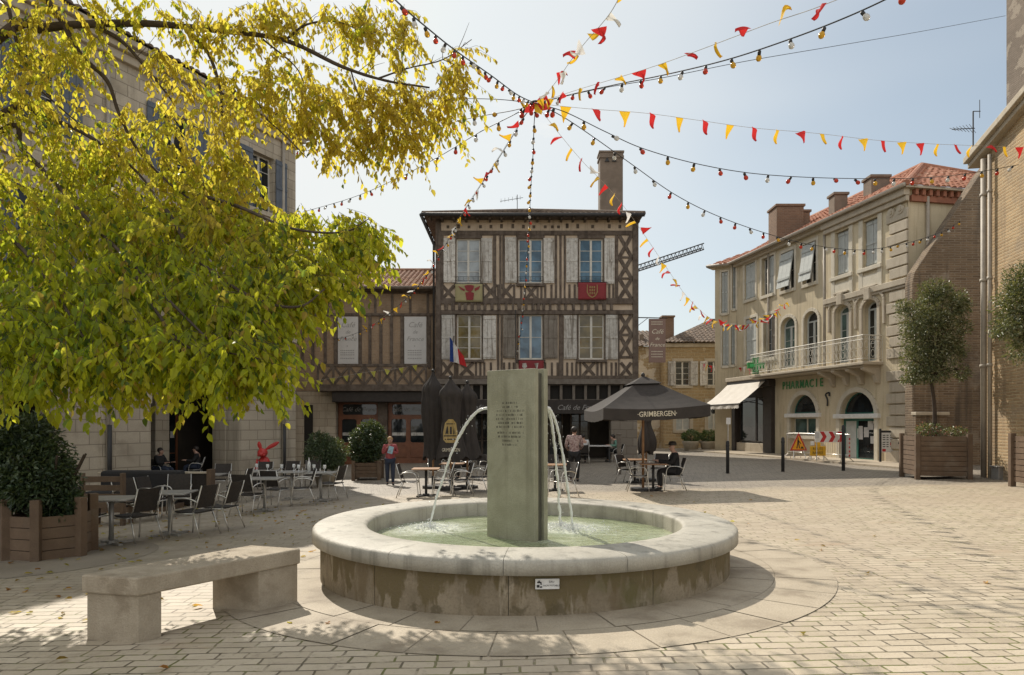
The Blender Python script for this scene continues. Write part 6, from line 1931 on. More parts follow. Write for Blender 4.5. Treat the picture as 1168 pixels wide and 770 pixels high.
# olive-like trees in tall planters on the right
OL = [(.12, .14, .07), (.08, .1, .045), (.17, .18, .1), (.06, .075, .03), (.23, .225, .14)]
def olive(label, tx, base, trunk_px, blobs, n, seed):
    t = thing('olive_tree', label, 'tree', base)
    Y = base.y
    mb = MB()
    b0 = Vector((base.x, Y, base.z)); 
    top = blobs[0][0]
    mb.tube(catmull([b0, b0.lerp(top, .3) + Vector((.03, 0, 0)), b0.lerp(top, .6) + Vector((-.03, 0, 0)), top], 5), [.065 - .035 * i / 15 for i in range(16)], 8)
    mb.build('trunk', 'bark', t, smooth=True)
    mb = MB()
    for k, (c, s) in enumerate(blobs):
        for q in range(3):
            e = c + Vector((random.uniform(-.6, .6) * s[0], random.uniform(-.5, .5) * s[1], random.uniform(-.2, .7) * s[2]))
            st = b0.lerp(top, random.uniform(.55, .9))
            mb.tube(catmull([st, st.lerp(e, .5) + Vector((0, 0, .1)), e], 4), [.025 - .018 * i / 8 for i in range(9)], 5)
    mb.build('branch', 'bark', t)
    shell_leaves('crown', blobs, n, .085, .026, OL, 'leaf_dark', t, .1, .2, seed)
pA = G(1075, 547); pA.y += .6; pA.x += .15; pA.z = gz(pA.x, pA.y)
box_planter('tall wooden box planter with the first olive tree beside the pharmacy', pA, 1.3, 1.2, 1.22, -.2, 8)
YA = pA.y
mkb = lambda L_: [(P(a, b, YA + dy), (rx, ry, rz_)) for a, b, dy, rx, ry, rz_ in L_]
olive('round headed olive tree on a bare stem, nearest the pharmacy corner', 0, Vector((pA.x, pA.y, pA.z + 1.1)), 1072, mkb([(1062, 385, 0, .75, .75, .8), (1075, 350, .1, .7, .65, .6), (1050, 365, -.1, .55, .55, .6), (1082, 400, .1, .45, .5, .5), (1048, 410, 0, .5, .5, .5), (1066, 332, 0, .45, .45, .35), (1092, 345, .0, .25, .25, .3), (1030, 350, 0, .22, .25, .2), (1040, 432, 0, .3, .3, .16), (1098, 425, 0, .2, .25, .2), (1100, 372, 0, .2, .2, .25), (1062, 425, 0, .55, .55, .3)]), 15000, 21)
sh_ = thing('small_shrub', 'low straggling shrub growing round the olive stem in its planter', 'shrub', pA + Vector((0, 0, 1.1)))
shell_leaves('foliage', [(P(1060, 490, YA), (.35, .35, .2)), (P(1090, 492, YA), (.3, .3, .14))], 900, .07, .03, OL + [(.3, .12, .1)], 'leaf_dark', sh_, .1, .3, 33)
pB = G(1176, 560); pB.x += .85; pB.y += .55; pB.z = gz(pB.x, pB.y)
box_planter('tall wooden box planter cut by the right edge of the view', pB, 1.0, 1.1, 1.22, -.12, 8)
YB = pB.y
mkb = lambda L_: [(P(a, b, YB + dy), (rx, ry, rz_)) for a, b, dy, rx, ry, rz_ in L_]
olive('second olive tree at the right edge, against the sunlit brick wall', 0, Vector((pB.x, pB.y, pB.z + 1.1)), 1180, mkb([(1180, 355, 0, .7, .7, .75), (1160, 350, .1, .5, .5, .6), (1148, 375, -.1, .32, .4, .22), (1168, 320, .1, .4, .45, .4), (1175, 395, 0, .5, .5, .4)]), 9000, 22)

# ------------------------------------------------------------------ parasols
def closed_parasol(label, base, top, rmax, emblem=False, seed=1):
    t = thing('closed_parasol', label, 'parasol', base, 0, 'closed dark parasols')
    rd = random.Random(seed)
    H = top - base.z
    mb = MB(); mb.tube([base, base + Vector((0, 0, H))], .028, 8); mb.build('pole', 'wood_top', t, smooth=True)
    mb = MB(); n = 56; rows = 28; z0 = .85
    ph = [rd.uniform(0, 6) for _ in range(4)]
    def rad(a, t_):
        core = rmax * ((.8 + .2 * math.sin(t_ * 6 + ph[0])) * (1 - .55 * t_ ** 2) * (1 - max(0, t_ - .86) / .16) + .12 * math.exp(-((t_ - .8) / .05) ** 2))
        return max(.03, core * (1 + .2 * (abs(math.sin(a * 4 + ph[1] + 1.5 * t_)) - .5) + .12 * math.sin(a * 3 + ph[2] + t_ * 2)))
    for i in range(rows + 1):
        t_ = i / rows
        for k in range(n):
            a = 2 * PI * k / n; r_ = rad(a, t_)
            mb.v.append(base + Vector((r_ * math.cos(a), r_ * math.sin(a) * .85, z0 + (H - z0) * t_ + (.07 * math.sin(a * 4 + ph[3]) if i == 0 else 0))))
    for i in range(rows):
        for k in range(n):
            a, b = i * n + k, i * n + (k + 1) % n; mb.f.append((a, b, b + n, a + n)); mb.mi.append(0)
    mb.add([mb.v[rows * n + k] for k in range(n)], [tuple(range(n))])
    cl = mb.build('canopy', 'canvas_dark', t, smooth=True)
    mb = MB(); mb.sphere(base + Vector((0, 0, H + .03)), .05, 10, 6); mb.build('finial', 'iron', t, smooth=True)
    mb = MB(); mb.tube([base + Vector((0, 0, -.02)), base + Vector((0, 0, .08))], .3, 20); mb.tube([base + Vector((0, 0, .0801)), base + Vector((0, 0, .35))], .045, 10); mb.build('base', 'iron', t)
    def on(a, z, o=.012):
        t_ = (z - z0) / (H - z0); r_ = rad(a, max(0, min(1, t_))) + o
        return base + Vector((r_ * math.cos(a), r_ * math.sin(a) * .85, z))
    if emblem:
        def patch(name, rowsz, mat, o):
            mb = MB(); K = 8
            for (za, a0, a1), (zb2, b0, b1) in zip(rowsz, rowsz[1:]):
                for k in range(K):
                    f0, f1 = k / K, (k + 1) / K
                    mb.add([on(a0 + (a1 - a0) * f0, za, o), on(a0 + (a1 - a0) * f1, za, o), on(b0 + (b1 - b0) * f1, zb2, o), on(b0 + (b1 - b0) * f0, zb2, o)], [(0, 1, 2, 3)])
            return mb.build(name, mat, cl, recalc=False)
        ac = -PI / 2 + .1
        zc_ = emblem
        patch('emblem', [(zc_ + .3, ac - .3, ac + .3), (zc_ + .2, ac - .62, ac + .62), (zc_ - .05, ac - .72, ac + .72), (zc_ - .25, ac - .6, ac + .6), (zc_ - .33, ac - .4, ac + .4)], 'gold', .014)
        for za, zb2, w_ in ((.19, .165, .5), (.1, -.1, .1), (-.13, -.16, .6), (-.22, -.25, .5)):
            patch('emblem_line', [(zc_ + za, ac - w_, ac + w_), (zc_ + zb2, ac - w_, ac + w_)], 'canvas_dark', .02)
        for q in (-.38, .38):
            patch('emblem_line', [(zc_ + .12, ac + q - .06, ac + q + .06), (zc_ - .1, ac + q - .14, ac + q + .14)], 'canvas_dark', .02)
        q = on(ac, zc_ - .52, .03)
        text('lettering', 'GRIMBERGEN', .13, Vector((q.x, q.y - .02, q.z)), FRONT, 'cream', cl, .002, sx=.62)
    return t
for px, py, tpy, rm, em, lab in ((494, 557, 424, .36, False, 'closed dark parasol with the tallest peak, leftmost of the tied bunch'), (514, 559, 432, .42, 1.62, 'closed dark parasol with a printed gold shield, middle of the tied bunch'), (533, 557, 437, .36, False, 'closed dark parasol beside the fountain slab, rightmost of the tied bunch'), (737, 549, 470, .27, False, 'closed dark parasol standing behind the open one')):
    b = G(px, py); closed_parasol(lab, b, CZ + (PHY - tpy) / FPX * b.y, rm, em, px)
b = G(738, 559.5); Yp = b.y
op = thing('open_parasol', 'open square dark parasol with cream lettering on its front valance', 'parasol', b)
ang = R(4); hw = 62 / FPX * (Yp - 1.2) 
zE, zA = CZ + (PHY - 463.5) / FPX * (Yp - 1.3), CZ + (PHY - 437) / FPX * Yp
def oc(x, y, z): return Vector((b.x - .1 + x * math.cos(ang) - y * math.sin(ang), b.y + x * math.sin(ang) + y * math.cos(ang), z + .035 * x))
mb = MB(); n = 12
def canopy_pt(side, f, t):     # side 0-3, f along edge 0..1, t from edge (0) to apex ring (1)
    cs = [(-1, -1), (1, -1), (1, 1), (-1, 1)]
    a, c = cs[side], cs[(side + 1) % 4]
    x, y = a[0] + (c[0] - a[0]) * f, a[1] + (c[1] - a[1]) * f
    k = hw * (1 - t * .8)
    sag = -.06 * math.sin(PI * f) * (1 - t) - .05 * math.sin(PI * t) * (.4 + .6 * math.sin(PI * f))
    return oc(x * k, y * k, zE + (zA - zE) * t + sag)
for s in range(4):
    for i in range(n):
        for j in range(6):
            mb.add([canopy_pt(s, i / n, j / 6), canopy_pt(s, (i + 1) / n, j / 6), canopy_pt(s, (i + 1) / n, (j + 1) / 6), canopy_pt(s, i / n, (j + 1) / 6)], [(0, 1, 2, 3)])
cl = mb.build('canopy', 'canvas_dark', op, recalc=False)
mb = MB()
for s in range(4):
    for i in range(n):
        p0, p1 = canopy_pt(s, i / n, 0), canopy_pt(s, (i + 1) / n, 0)
        mb.add([p0, p1, p1 - Vector((0, 0, .27 - .012 * (i % 2))), p0 - Vector((0, 0, .27 - .012 * ((i + 1) % 2)))], [(0, 1, 2, 3)])
mb.build('valance', 'canvas_dark', op)
mb = MB()
for s in range(4):
    a, c = [(-1, -1), (1, -1), (1, 1), (-1, 1)][s], [(-1, -1), (1, -1), (1, 1), (-1, 1)][(s + 1) % 4]
    for k0, k1, z0, z1 in ((.30 * hw, .03, zA - .03, zA + .17),):
        mb.add([oc(a[0] * k0, a[1] * k0, z0), oc(c[0] * k0, c[1] * k0, z0), oc(c[0] * k1, c[1] * k1, z1), oc(a[0] * k1, a[1] * k1, z1)], [(0, 1, 2, 3)])
mb.build('vent_cap', 'canvas_dark', op)
mb = MB(); q = oc(0, 0, 0); mb.tube([Vector((q.x, q.y, b.z)), Vector((q.x, q.y, zA + .16))], .032, 10); mb.build('pole', 'wood_top', op, smooth=True)
mb = MB(); mb.sphere((q.x, q.y, zA + .2), (.05, .05, .07), 10, 8); mb.build('finial', 'iron', op, smooth=True)
mb = MB(); mb.tube([Vector((q.x, q.y, b.z - .02)), Vector((q.x, q.y, b.z + .07))], .32, 20); mb.build('base', 'iron', op)
for s in range(4):
    for f in (0, .5):
        mb = MB(); p0, p1 = canopy_pt(s, f, .02), canopy_pt(s, f, .97); mb.tube([p0 - Vector((0, 0, .05 + .03 * (f > 0))), p0.lerp(p1, .5) - Vector((0, 0, .13 + .1 * (f > 0))), p1 - Vector((0, 0, .08))], .013, 5); mb.tube([p0.lerp(p1, .45) - Vector((0, 0, .05)), Vector((q.x, q.y, zE - .05))], .011, 5); mb.build('rib', 'wood_top', op)
m_ = canopy_pt(0, .5, 0)
rot = facing(Vector((math.cos(ang), math.sin(ang), .035)).normalized(), Vector((math.sin(ang), -math.cos(ang), 0)))
text('lettering', '·GRIMBERGEN·', .172, m_ + Vector((0, 0, -.12)) + rot @ Vector((0, 0, .012)), rot, 'cream', op, .003, sx=.84, bold=.001)

# ------------------------------------------------------------------ street furniture on the right
def post(label, px, py, top, Y=None):
    p = G(px, py)
    zt_ = CZ + (PHY - top) / FPX * p.y
    t = thing('bollard', label, 'bollard', p, 0, 'dark iron bollards along the street')
    mb = MB(); mb.lathe([(0, -.1), (.055, -.1), (.055, zt_ - p.z - .04), (.04, zt_ - p.z), (0, zt_ - p.z + .01)], 14, p); mb.build('shaft', 'iron', t, smooth=True)
    mb = MB(); mb.lathe([(.057, zt_ - p.z - .18), (.062, zt_ - p.z - .17), (.062, zt_ - p.z - .13), (.057, zt_ - p.z - .12)], 14, p); mb.build('collar', 'iron', t, smooth=True)
    return p
post('slim dark bollard in front of the shop with the white awning', 830, 540, 503)
post('slim dark bollard left of the roadworks signs', 893, 538, 499)
post('slim dark bollard in front of the red and white chevron board', 962, 537, 485)
p = G(706, 541); t = thing('wooden_post', 'weathered wooden post standing before the arcade beside the open parasol', 'post', p)
mb = MB(); mb.box(p.x - .07, p.x + .07, p.y - .07, p.y + .07, p.z - .1, p.z + 1.35); mb.build('shaft', 'timber_grey', t, bevel=.015)
mb = MB(); mb.box(p.x - .09, p.x + .09, p.y - .09, p.y + .09, p.z + 1.3501, p.z + 1.4); mb.build('cap', 'timber_grey', t, bevel=.015)
p = G(1032.5, 540)
t = thing('litter_bin', 'narrow dark square litter bin at the corner of the pharmacy', 'bin', p)
mb = MB(); mb.box(p.x - .13, p.x + .13, p.y - .13, p.y + .13, p.z - .05, p.z + .92); mb.build('body', 'iron', t, bevel=.02)
mb = MB(); mb.box(p.x - .15, p.x + .15, p.y - .15, p.y + .15, p.z + .9201, p.z + .97); mb.build('lid', 'iron', t, bevel=.015)
p = pf(ps(1012, -.25), -.25, 0); p.z = gz(p.x, p.y) + .05; YS = p.y
t = thing('notice_board', 'small notice board on two dark posts outside the pharmacy door', 'notice board', p)
xx = lambda px: (px - PCX) / FPX * YS
zz = lambda py: CZ + (PHY - py) / FPX * YS
for x in (1004, 1020.5):
    mb = MB(); mb.box(xx(x) - .035, xx(x) + .035, YS - .035, YS + .035, p.z - .1, zz(489)); mb.build('post', 'iron', t, bevel=.008)
mb = MB(); mb.box(xx(1004) + .036, xx(1020.5) - .036, YS - .02, YS + .02, zz(516), zz(491)); bd = mb.build('board', 'sign_white', t)
mb = MB(); mb.box(xx(1004) + .036, xx(1020.5) - .036, YS - .024, YS - .0201, zz(493.5), zz(491)); 
for py in (496.5, 499, 501.5, 504.5, 507, 509.5):
    for k in range(3):
        x0 = xx(1006.5 + k * 4.3); mb.box(x0, x0 + .1 - .02 * (k % 2), YS - .023, YS - .0201, zz(py + .5), zz(py - .5))
mb.build('print', 'iron', bd)
mb = MB(); mb.box(xx(1006), xx(1010), YS - .0235, YS - .0203, zz(515), zz(512)); mb.box(xx(1015), xx(1018.5), YS - .0235, YS - .0203, zz(508), zz(505)); mb.build('print_block', 'sign_red', bd)
# shop corner sign
p = pf(ps(838, -.9), -.9, 0); p.z = gz(p.x, p.y); 
t = thing('parking_sign', 'small white sign on a slim post below the awning corner', 'sign', p)
p = G(830.5, 538.5); YS2 = p.y + .12; xs_ = (830.5 - PCX) / FPX * YS2
mb = MB(); mb.tube([(xs_, YS2, p.z), (xs_, YS2, CZ + (PHY - 478) / FPX * YS2)], .022, 8); mb.build('post', 'alu', t)
mb = MB(); mb.box(xs_ - .075, xs_ + .075, YS2 - .035, YS2 - .023, CZ + (PHY - 484) / FPX * YS2, CZ + (PHY - 476.5) / FPX * YS2); mb.build('plate', 'sign_white', t)
# roadworks: barriers, triangle, chevrons, closed road board
def at_pave(px, d): q = pf(ps(px, d), d, 0); q.z = gz(q.x, q.y) + .07; return q
def barrier(label, pxa, pxb, d):
    a, b = at_pave(pxa, d), at_pave(pxb, d)
    t = thing('crowd_barrier', label, 'barrier', a, 0, 'crowd barriers before the pharmacy')
    u = (b - a); ln = u.length; u.normalize(); H = 1.05
    Z = Vector((0, 0, 1))
    mb = MB(); mb.tube(catmull([a + Z * .15, a + Z * (H - .12), a + u * .1 + Z * H, b - u * .1 + Z * H, b + Z * (H - .12), b + Z * .15], 4), .021, 7); mb.tube([a + Z * .25, b + Z * .25], .016, 6)
    mb.build('frame', 'alu', t, smooth=True)
    mb = MB(); nb = int(ln / .14)
    for i in range(1, nb): q = a + u * ln * i / nb; mb.tube([q + Z * .25, q + Z * H], .008, 5)
    mb.build('bars', 'alu', t)
    sd_ = u.cross(Z)
    for q in (a + u * .15, b - u * .15):
        mb = MB(); mb.tube([q + sd_ * .3, q + sd_ * .05 + Z * .18, q - sd_ * .05 + Z * .18, q - sd_ * .3], .016, 6); mb.build('foot', 'alu', t)
    for k in range(5):
        mb = MB(); q = b if pxb > pxa else a
        mb.tube([q + Z * (.2 + k * .16), q + Z * (.28 + k * .16)], .027, 8); mb.build('tape_band', 'sign_red', t)
    return t
barrier('steel crowd barrier behind the roadworks warning triangle', 898, 930, -1.5)
barrier('steel crowd barrier under the chevron board, nearest the pharmacy door', 934, 969, -1.45)
q = at_pave(911, -1.75); YQ = q.y
qx_ = lambda px: (px - PCX) / FPX * YQ
qz_ = lambda py: CZ + (PHY - py) / FPX * YQ
t = thing('warning_triangle', 'orange roadworks warning triangle with a digging figure and red rim', 'sign', q)
mb = MB(); mb.prism([(qx_(901), YQ, qz_(514)), (qx_(921), YQ, qz_(514)), (qx_(911), YQ, qz_(493))], (0, .02, 0)); pl_ = mb.build('plate', 'sign_red', t, bevel=.01)
mb = MB(); mb.prism([(qx_(903.4), YQ - .002, qz_(512.7)), (qx_(918.6), YQ - .002, qz_(512.7)), (qx_(911), YQ - .002, qz_(496.6))], (0, .001, 0)); mb.build('face', 'sign_orange', pl_)
mb = MB(); d_ = YQ - .005
for poly in ([(909.6, 501), (911, 501), (911.3, 505.5), (909.4, 505.5)], [(909.4, 505.5), (910.4, 505.5), (909.5, 511.5), (908.3, 511.5)], [(910.4, 505.5), (911.4, 505.5), (912.4, 511.5), (911.2, 511.5)], [(910.8, 502), (914, 506), (913.4, 506.8), (910.6, 503.2)], [(909.8, 499.2), (911, 499.2), (911, 500.7), (909.8, 500.7)], [(912.8, 511.8), (916.8, 511.8), (915.6, 509.4), (914.2, 509.2)]):
    mb.prism([(qx_(x), d_, qz_(y)) for x, y in poly], (0, .002, 0))
mb.build('digging_figure', 'black', pl_)
for s in (-.2, .2):
    mb = MB(); mb.tube([(qx_(911) + s, YQ + .03, qz_(513)), (qx_(911) + s * 1.3, YQ - .12, q.z)], .014, 6); mb.tube([(qx_(911) + s, YQ + .03, qz_(512)), (qx_(911) + s * 1.1, YQ + .35, q.z)], .014, 6)
    mb.build('stand', 'alu', t)
q = at_pave(934, -1.85); YQ = q.y
t = thing('road_closed_sign', 'yellow rectangular road closed board on a folding stand', 'sign', q)
mb = MB(); mb.box(qx_(924), qx_(942), YQ, YQ + .02, qz_(520), qz_(509)); mb.box(qx_(930), qx_(936), YQ + .001, YQ + .019, qz_(508.99), qz_(503.5)); pl_ = mb.build('plate', 'sign_yellow', t, bevel=.006)
for s, py in (('ROUTE', 512.2), ('BARREE', 516.7)): text('lettering', s, .16, (qx_(933), YQ - .002, qz_(py)), FRONT, 'black', pl_, .002, sx=.8)
mb = MB(); mb.box(qx_(924.4), qx_(928.5), YQ - .003, YQ - .0005, qz_(507.6), qz_(503.2)); mb.build('paper_notice', 'sign_white', t)
for x in (925.5, 940.5):
    mb = MB(); mb.tube([(qx_(x), YQ + .03, qz_(519)), (qx_(x) - .15, YQ - .2, q.z)], .014, 6); mb.tube([(qx_(x), YQ + .03, qz_(519)), (qx_(x) + .15, YQ + .3, q.z)], .014, 6)
    mb.build('stand', 'alu', t)
q = at_pave(948, -1.6); YQ = q.y
t = thing('chevron_board', 'red and white chevron board fixed on top of the barrier', 'sign', q)
mb = MB(); mb.box(qx_(929.5), qx_(962.5), YQ, YQ + .02, qz_(504.5), qz_(492)); pl_ = mb.build('plate', 'sign_white', t, bevel=.004)
mb = MB()
for x in (935, 945, 955):
    mb.prism([(qx_(x), YQ - .002, qz_(492.3)), (qx_(x + 4.5), YQ - .002, qz_(492.3)), (qx_(x + 8), YQ - .002, qz_(498.2)), (qx_(x + 4.5), YQ - .002, qz_(504.2)), (qx_(x), YQ - .002, qz_(504.2)), (qx_(x + 3.5), YQ - .002, qz_(498.2))], (0, .0015, 0))
mb.build('chevron', 'sign_red', pl_)
mb = MB(); mb.box(qx_(929.8), qx_(934.4), YQ - .004, YQ - .0005, qz_(500), qz_(493.5)); mb.build('paper_notice', 'banner_white', t)
for x in (932, 960):
    mb = MB(); mb.tube([(qx_(x), YQ + .04, qz_(494)), (qx_(x), YQ + .04, q.z)], .018, 6); mb.build('stand', 'alu', t)
# small metal box at the foot of the brick church, lantern on the far corner, red hydrant
q = G(1146, 547); t = thing('utility_box', 'low grey metal utility box at the foot of the brick church pipe', 'utility box', q)
mb = MB(); mb.box(q.x - .16, q.x + .2, q.y, q.y + .3, q.z - .05, q.z + .32); mb.build('body', 'zinc', t, bevel=.02)
mb = MB(); mb.box(q.x - .19, q.x + .23, q.y - .03, q.y + .33, q.z + .3201, q.z + .36); mb.build('lid', 'zinc', t, bevel=.01)
YQ = 42.0
t = thing('wall_lantern', 'black iron street lantern on a bracket in front of the street house', 'lantern', (qx_(814), YQ, gz(10, 30)))
mb = MB(); mb.tube([(qx_(818.5), YQ, gz(10, 30)), (qx_(818.5), YQ, qz_(460))], .06, 8); mb.tube(catmull([(qx_(818.5), YQ, qz_(460)), (qx_(817), YQ, qz_(456.5)), (qx_(814), YQ, qz_(458))], 4), .03, 6); mb.build('post', 'iron', t)
mb = MB(); mb.lathe([(0, .36), (.12, .3), (.24, .12), (.2, .1), (.13, -.42), (.0, -.46)], 6, (qx_(814), YQ, qz_(463.5))); mb.build('lantern_body', 'iron', t)
mb = MB(); mb.lathe([(.215, .08), (.145, -.38)], 6, (qx_(814), YQ - .0, qz_(463.5))); mb.build('pane', 'glass_dark', t)
YQ = 41.0; z0 = CZ + (PHY - 511) / FPX * YQ
t = thing('hydrant', 'red fire hydrant by the corner beside the dark shop window', 'hydrant', (qx_(823.5), YQ, z0))
mb = MB(); mb.lathe([(0, -.3), (.16, -.3), (.16, 0), (.13, .05), (.13, .7), (.17, .74), (.17, .86), (.1, 1.0), (0, 1.03)], 14, (qx_(823.5), YQ, z0)); mb.build('body', 'red_paint', t, smooth=True)
mb = MB(); mb.tube([(qx_(823.5) - .25, YQ, z0 + .6), (qx_(823.5) + .25, YQ, z0 + .6)], .07, 8); mb.build('outlet', 'red_paint', t, smooth=True)
# ------------------------------------------------------------------ the yellowing tree reaching in from the left
TY = 8.2
tb_ = Vector((-9.4, 9.4, gz(-9.4, 9.4)))
tr = thing('autumn_tree', 'large broadleaf tree with drooping yellow green autumn foliage reaching in over the terrace', 'tree', tb_)
mb = MB()
fork = Vector((-9.3, 9.3, 3.3))
mb.tube(catmull([tb_ - Vector((0, 0, .2)), tb_ + Vector((.03, 0, .6)), Vector((-9.3, 9.4, 2.0)), fork, Vector((-9.1, 9.4, 5.0)), Vector((-9.2, 9.5, 7.0)), Vector((-8.9, 9.6, 9.0))], 5), [.34 - .27 * i / 30 for i in range(31)], 14)
mb.build('trunk', 'bark', tr, smooth=True)
def depth(py):          # the drooping skirt of the crown leans back with height
    return max(6.7, min(9.7, 6.03 / (1 - .0013 * (482 - py))))
def limb(pts, r0, r1, start=None, n=6):
    q = [P(a, b, depth(b) + (y - 8.7) * .25) for a, b, y in pts]
    if start is not None: q = [start] + q
    c = catmull(q, n)
    mb = MB(); mb.tube(c, [(r0 + (r1 - r0) * (i / (len(c) - 1)) ** .8) * random.uniform(.93, 1.07) for i in range(len(c))], 8)
    mb.build('branch', 'bark', tr, smooth=True)
    return c
LM = []
LM.append(limb([(0, 42, 9.10), (45, 33, 9.00), (90, 28, 8.90), (170, 27, 8.80), (250, 35, 8.70), (325, 46, 8.60), (390, 76, 8.50), (440, 92, 8.40), (490, 100, 8.40)], .085, .012, Vector((-9.2, 9.3, 4.6))))
LM.append(limb([(35, -20, 8.90), (65, 15, 8.90), (92, 62, 8.80), (122, 92, 8.70), (136, 130, 8.60), (158, 172, 8.60), (200, 215, 8.50), (240, 240, 8.40)], .05, .01))
LM.append(limb([(0, 131, 8.90), (50, 134, 8.80), (92, 150, 8.70), (150, 190, 8.60), (190, 240, 8.50)], .06, .01, Vector((-9.25, 9.3, 3.9))))
LM.append(limb([(110, 30, 8.85), (140, 48, 8.90), (172, 84, 9.00), (200, 120, 9.10)], .04, .01))
LM.append(limb([(215, 36, 8.75), (238, 62, 8.70), (252, 105, 8.60), (253, 140, 8.60), (258, 165, 8.50)], .032, .008))
LM.append(limb([(250, 105, 8.60), (285, 122, 8.50), (320, 150, 8.40), (350, 180, 8.40)], .018, .006))
LM.append(limb([(0, 150, 8.90), (25, 170, 8.80), (60, 205, 8.50), (90, 240, 8.30), (140, 290, 8.10), (200, 350, 8.00), (240, 390, 7.90)], .05, .01, Vector((-9.28, 9.3, 3.6))))
LM.append(limb([(10, 10, 9.00), (20, 50, 9.10), (35, 90, 9.20), (60, 115, 9.20), (100, 150, 9.20)], .03, .008))
LM.append(limb([(325, 46, 8.60), (350, 28, 8.50), (385, 25, 8.50), (420, 40, 8.50)], .02, .006))
LM.append(limb([(430, 90, 8.40), (465, 78, 8.40), (505, 68, 8.40), (538, 45, 8.40)], .014, .005))
LM.append(limb([(190, 240, 8.50), (230, 300, 8.20), (290, 340, 8.00), (340, 350, 7.90), (370, 330, 7.90)], .03, .008))
LM.append(limb([(200, 215, 8.50), (270, 235, 8.30), (330, 260, 8.20), (390, 265, 8.20), (420, 250, 8.20)], .03, .006))
LM.append(limb([(140, 290, 8.10), (200, 385, 7.80), (250, 400, 7.80), (300, 410, 7.80)], .02, .006))
LM.append(limb([(0, 260, 8.50), (40, 300, 8.10), (80, 360, 7.80), (110, 410, 7.70)], .03, .008))
LM.append(limb([(400, 80, 8.50), (410, 110, 8.50), (430, 135, 8.50), (440, 160, 8.50)], .012, .004))
LM.append(limb([(300, 45, 8.65), (340, 80, 8.60), (350, 120, 8.60)], .014, .005))
mb = MB()
for k in range(40):      # bare thin twigs at the sunny end
    c = random.choice((LM[0][-25:], LM[9], LM[8], LM[3]))
    a = random.choice(c); e = a + Vector((random.uniform(-.1, .5), random.uniform(-.3, .3), random.uniform(-.1, .45)))
    mb.tube([a, a.lerp(e, .5) + Vector((0, 0, random.uniform(-.04, .06))), e], [.006, .004, .002], 4)
mb.build('twig', 'bark', tr)
# leaf sprays: (px, py, Y, rx px, ry px, half depth m, number, yellowness)
BL = [(40, 320, 7.9, 120, 85, 1.3, 300, .2), (150, 315, 7.6, 120, 85, 1.3, 320, .3), (255, 310, 7.4, 95, 78, 1.1, 260, .36), (335, 285, 7.3, 62, 50, .7, 190, .48), (372, 288, 7.2, 32, 30, .5, 60, .5), (400, 280, 7.2, 24, 22, .4, 32, .5), (278, 385, 7.1, 38, 30, .5, 60, .42), (318, 342, 7.1, 26, 26, .4, 34, .45), (415, 262, 7.2, 20, 18, .3, 22, .55),
      (392, 268, 7.3, 34, 32, .5, 50, .5), (80, 385, 7.3, 115, 40, 1.0, 190, .3), (185, 392, 7.2, 85, 34, .9, 130, .42), (250, 388, 7.1, 55, 34, .8, 95, .38), (25, 412, 7.2, 45, 24, .7, 45, .22),
      (282, 348, 7.1, 46, 42, .7, 85, .4), (338, 312, 7.2, 30, 30, .5, 45, .42), (300, 418, 7.1, 18, 14, .4, 12, .4),
      (60, 225, 8.2, 110, 62, 1.2, 190, .5), (170, 235, 8.0, 100, 55, 1.2, 180, .6), (240, 215, 7.8, 60, 55, 1.0, 120, .75), (310, 250, 7.6, 60, 26, .7, 70, .6),
      (30, 110, 8.4, 80, 60, 1.0, 95, .75), (95, 165, 8.3, 70, 40, 1.0, 80, .65), (60, 45, 8.4, 70, 40, .9, 60, .8), (180, 150, 8.2, 60, 45, 1.0, 75, .8), (245, 115, 8.0, 55, 50, .9, 75, .9), (325, 95, 7.7, 58, 42, .8, 80, .92), (385, 118, 7.6, 46, 46, .6, 88, .95), (440, 128, 7.55, 40, 42, .5, 72, 1.0), (490, 112, 7.5, 38, 38, .4, 62, 1.0), (400, 155, 7.6, 22, 25, .4, 26, .95), (465, 150, 7.5, 22, 22, .4, 20, 1.0), (525, 60, 7.5, 15, 18, .3, 8, 1.0), (512, 90, 7.5, 24, 26, .3, 26, 1.0),
      (260, 25, 7.9, 80, 28, .8, 60, .9), (340, 10, 7.8, 60, 22, .7, 50, .95), (430, 20, 7.7, 45, 26, .6, 60, .95), (120, 5, 8.1, 90, 20, .8, 40, .85), (455, 45, 7.6, 24, 24, .4, 20, 1.0), (210, 75, 8.0, 55, 30, .8, 36, .88),
      (350, 115, 7.7, 14, 50, .5, 20, .95), (235, 190, 7.7, 50, 40, .7, 60, .8), (-60, 200, 8.3, 80, 160, 1.5, 120, .4), (-60, 360, 7.9, 70, 70, 1.2, 60, .25)]
from mathutils import noise as mnoise
cen, ax, nr, ln, wd, tint = [], [], [], [], [], []
tw = MB()
GR, YG, GO, DG = np.array((.25, .34, .012)), np.array((.5, .5, .018)), np.array((.64, .42, .05)), np.array((.06, .12, .018))
rr = random.Random(11)
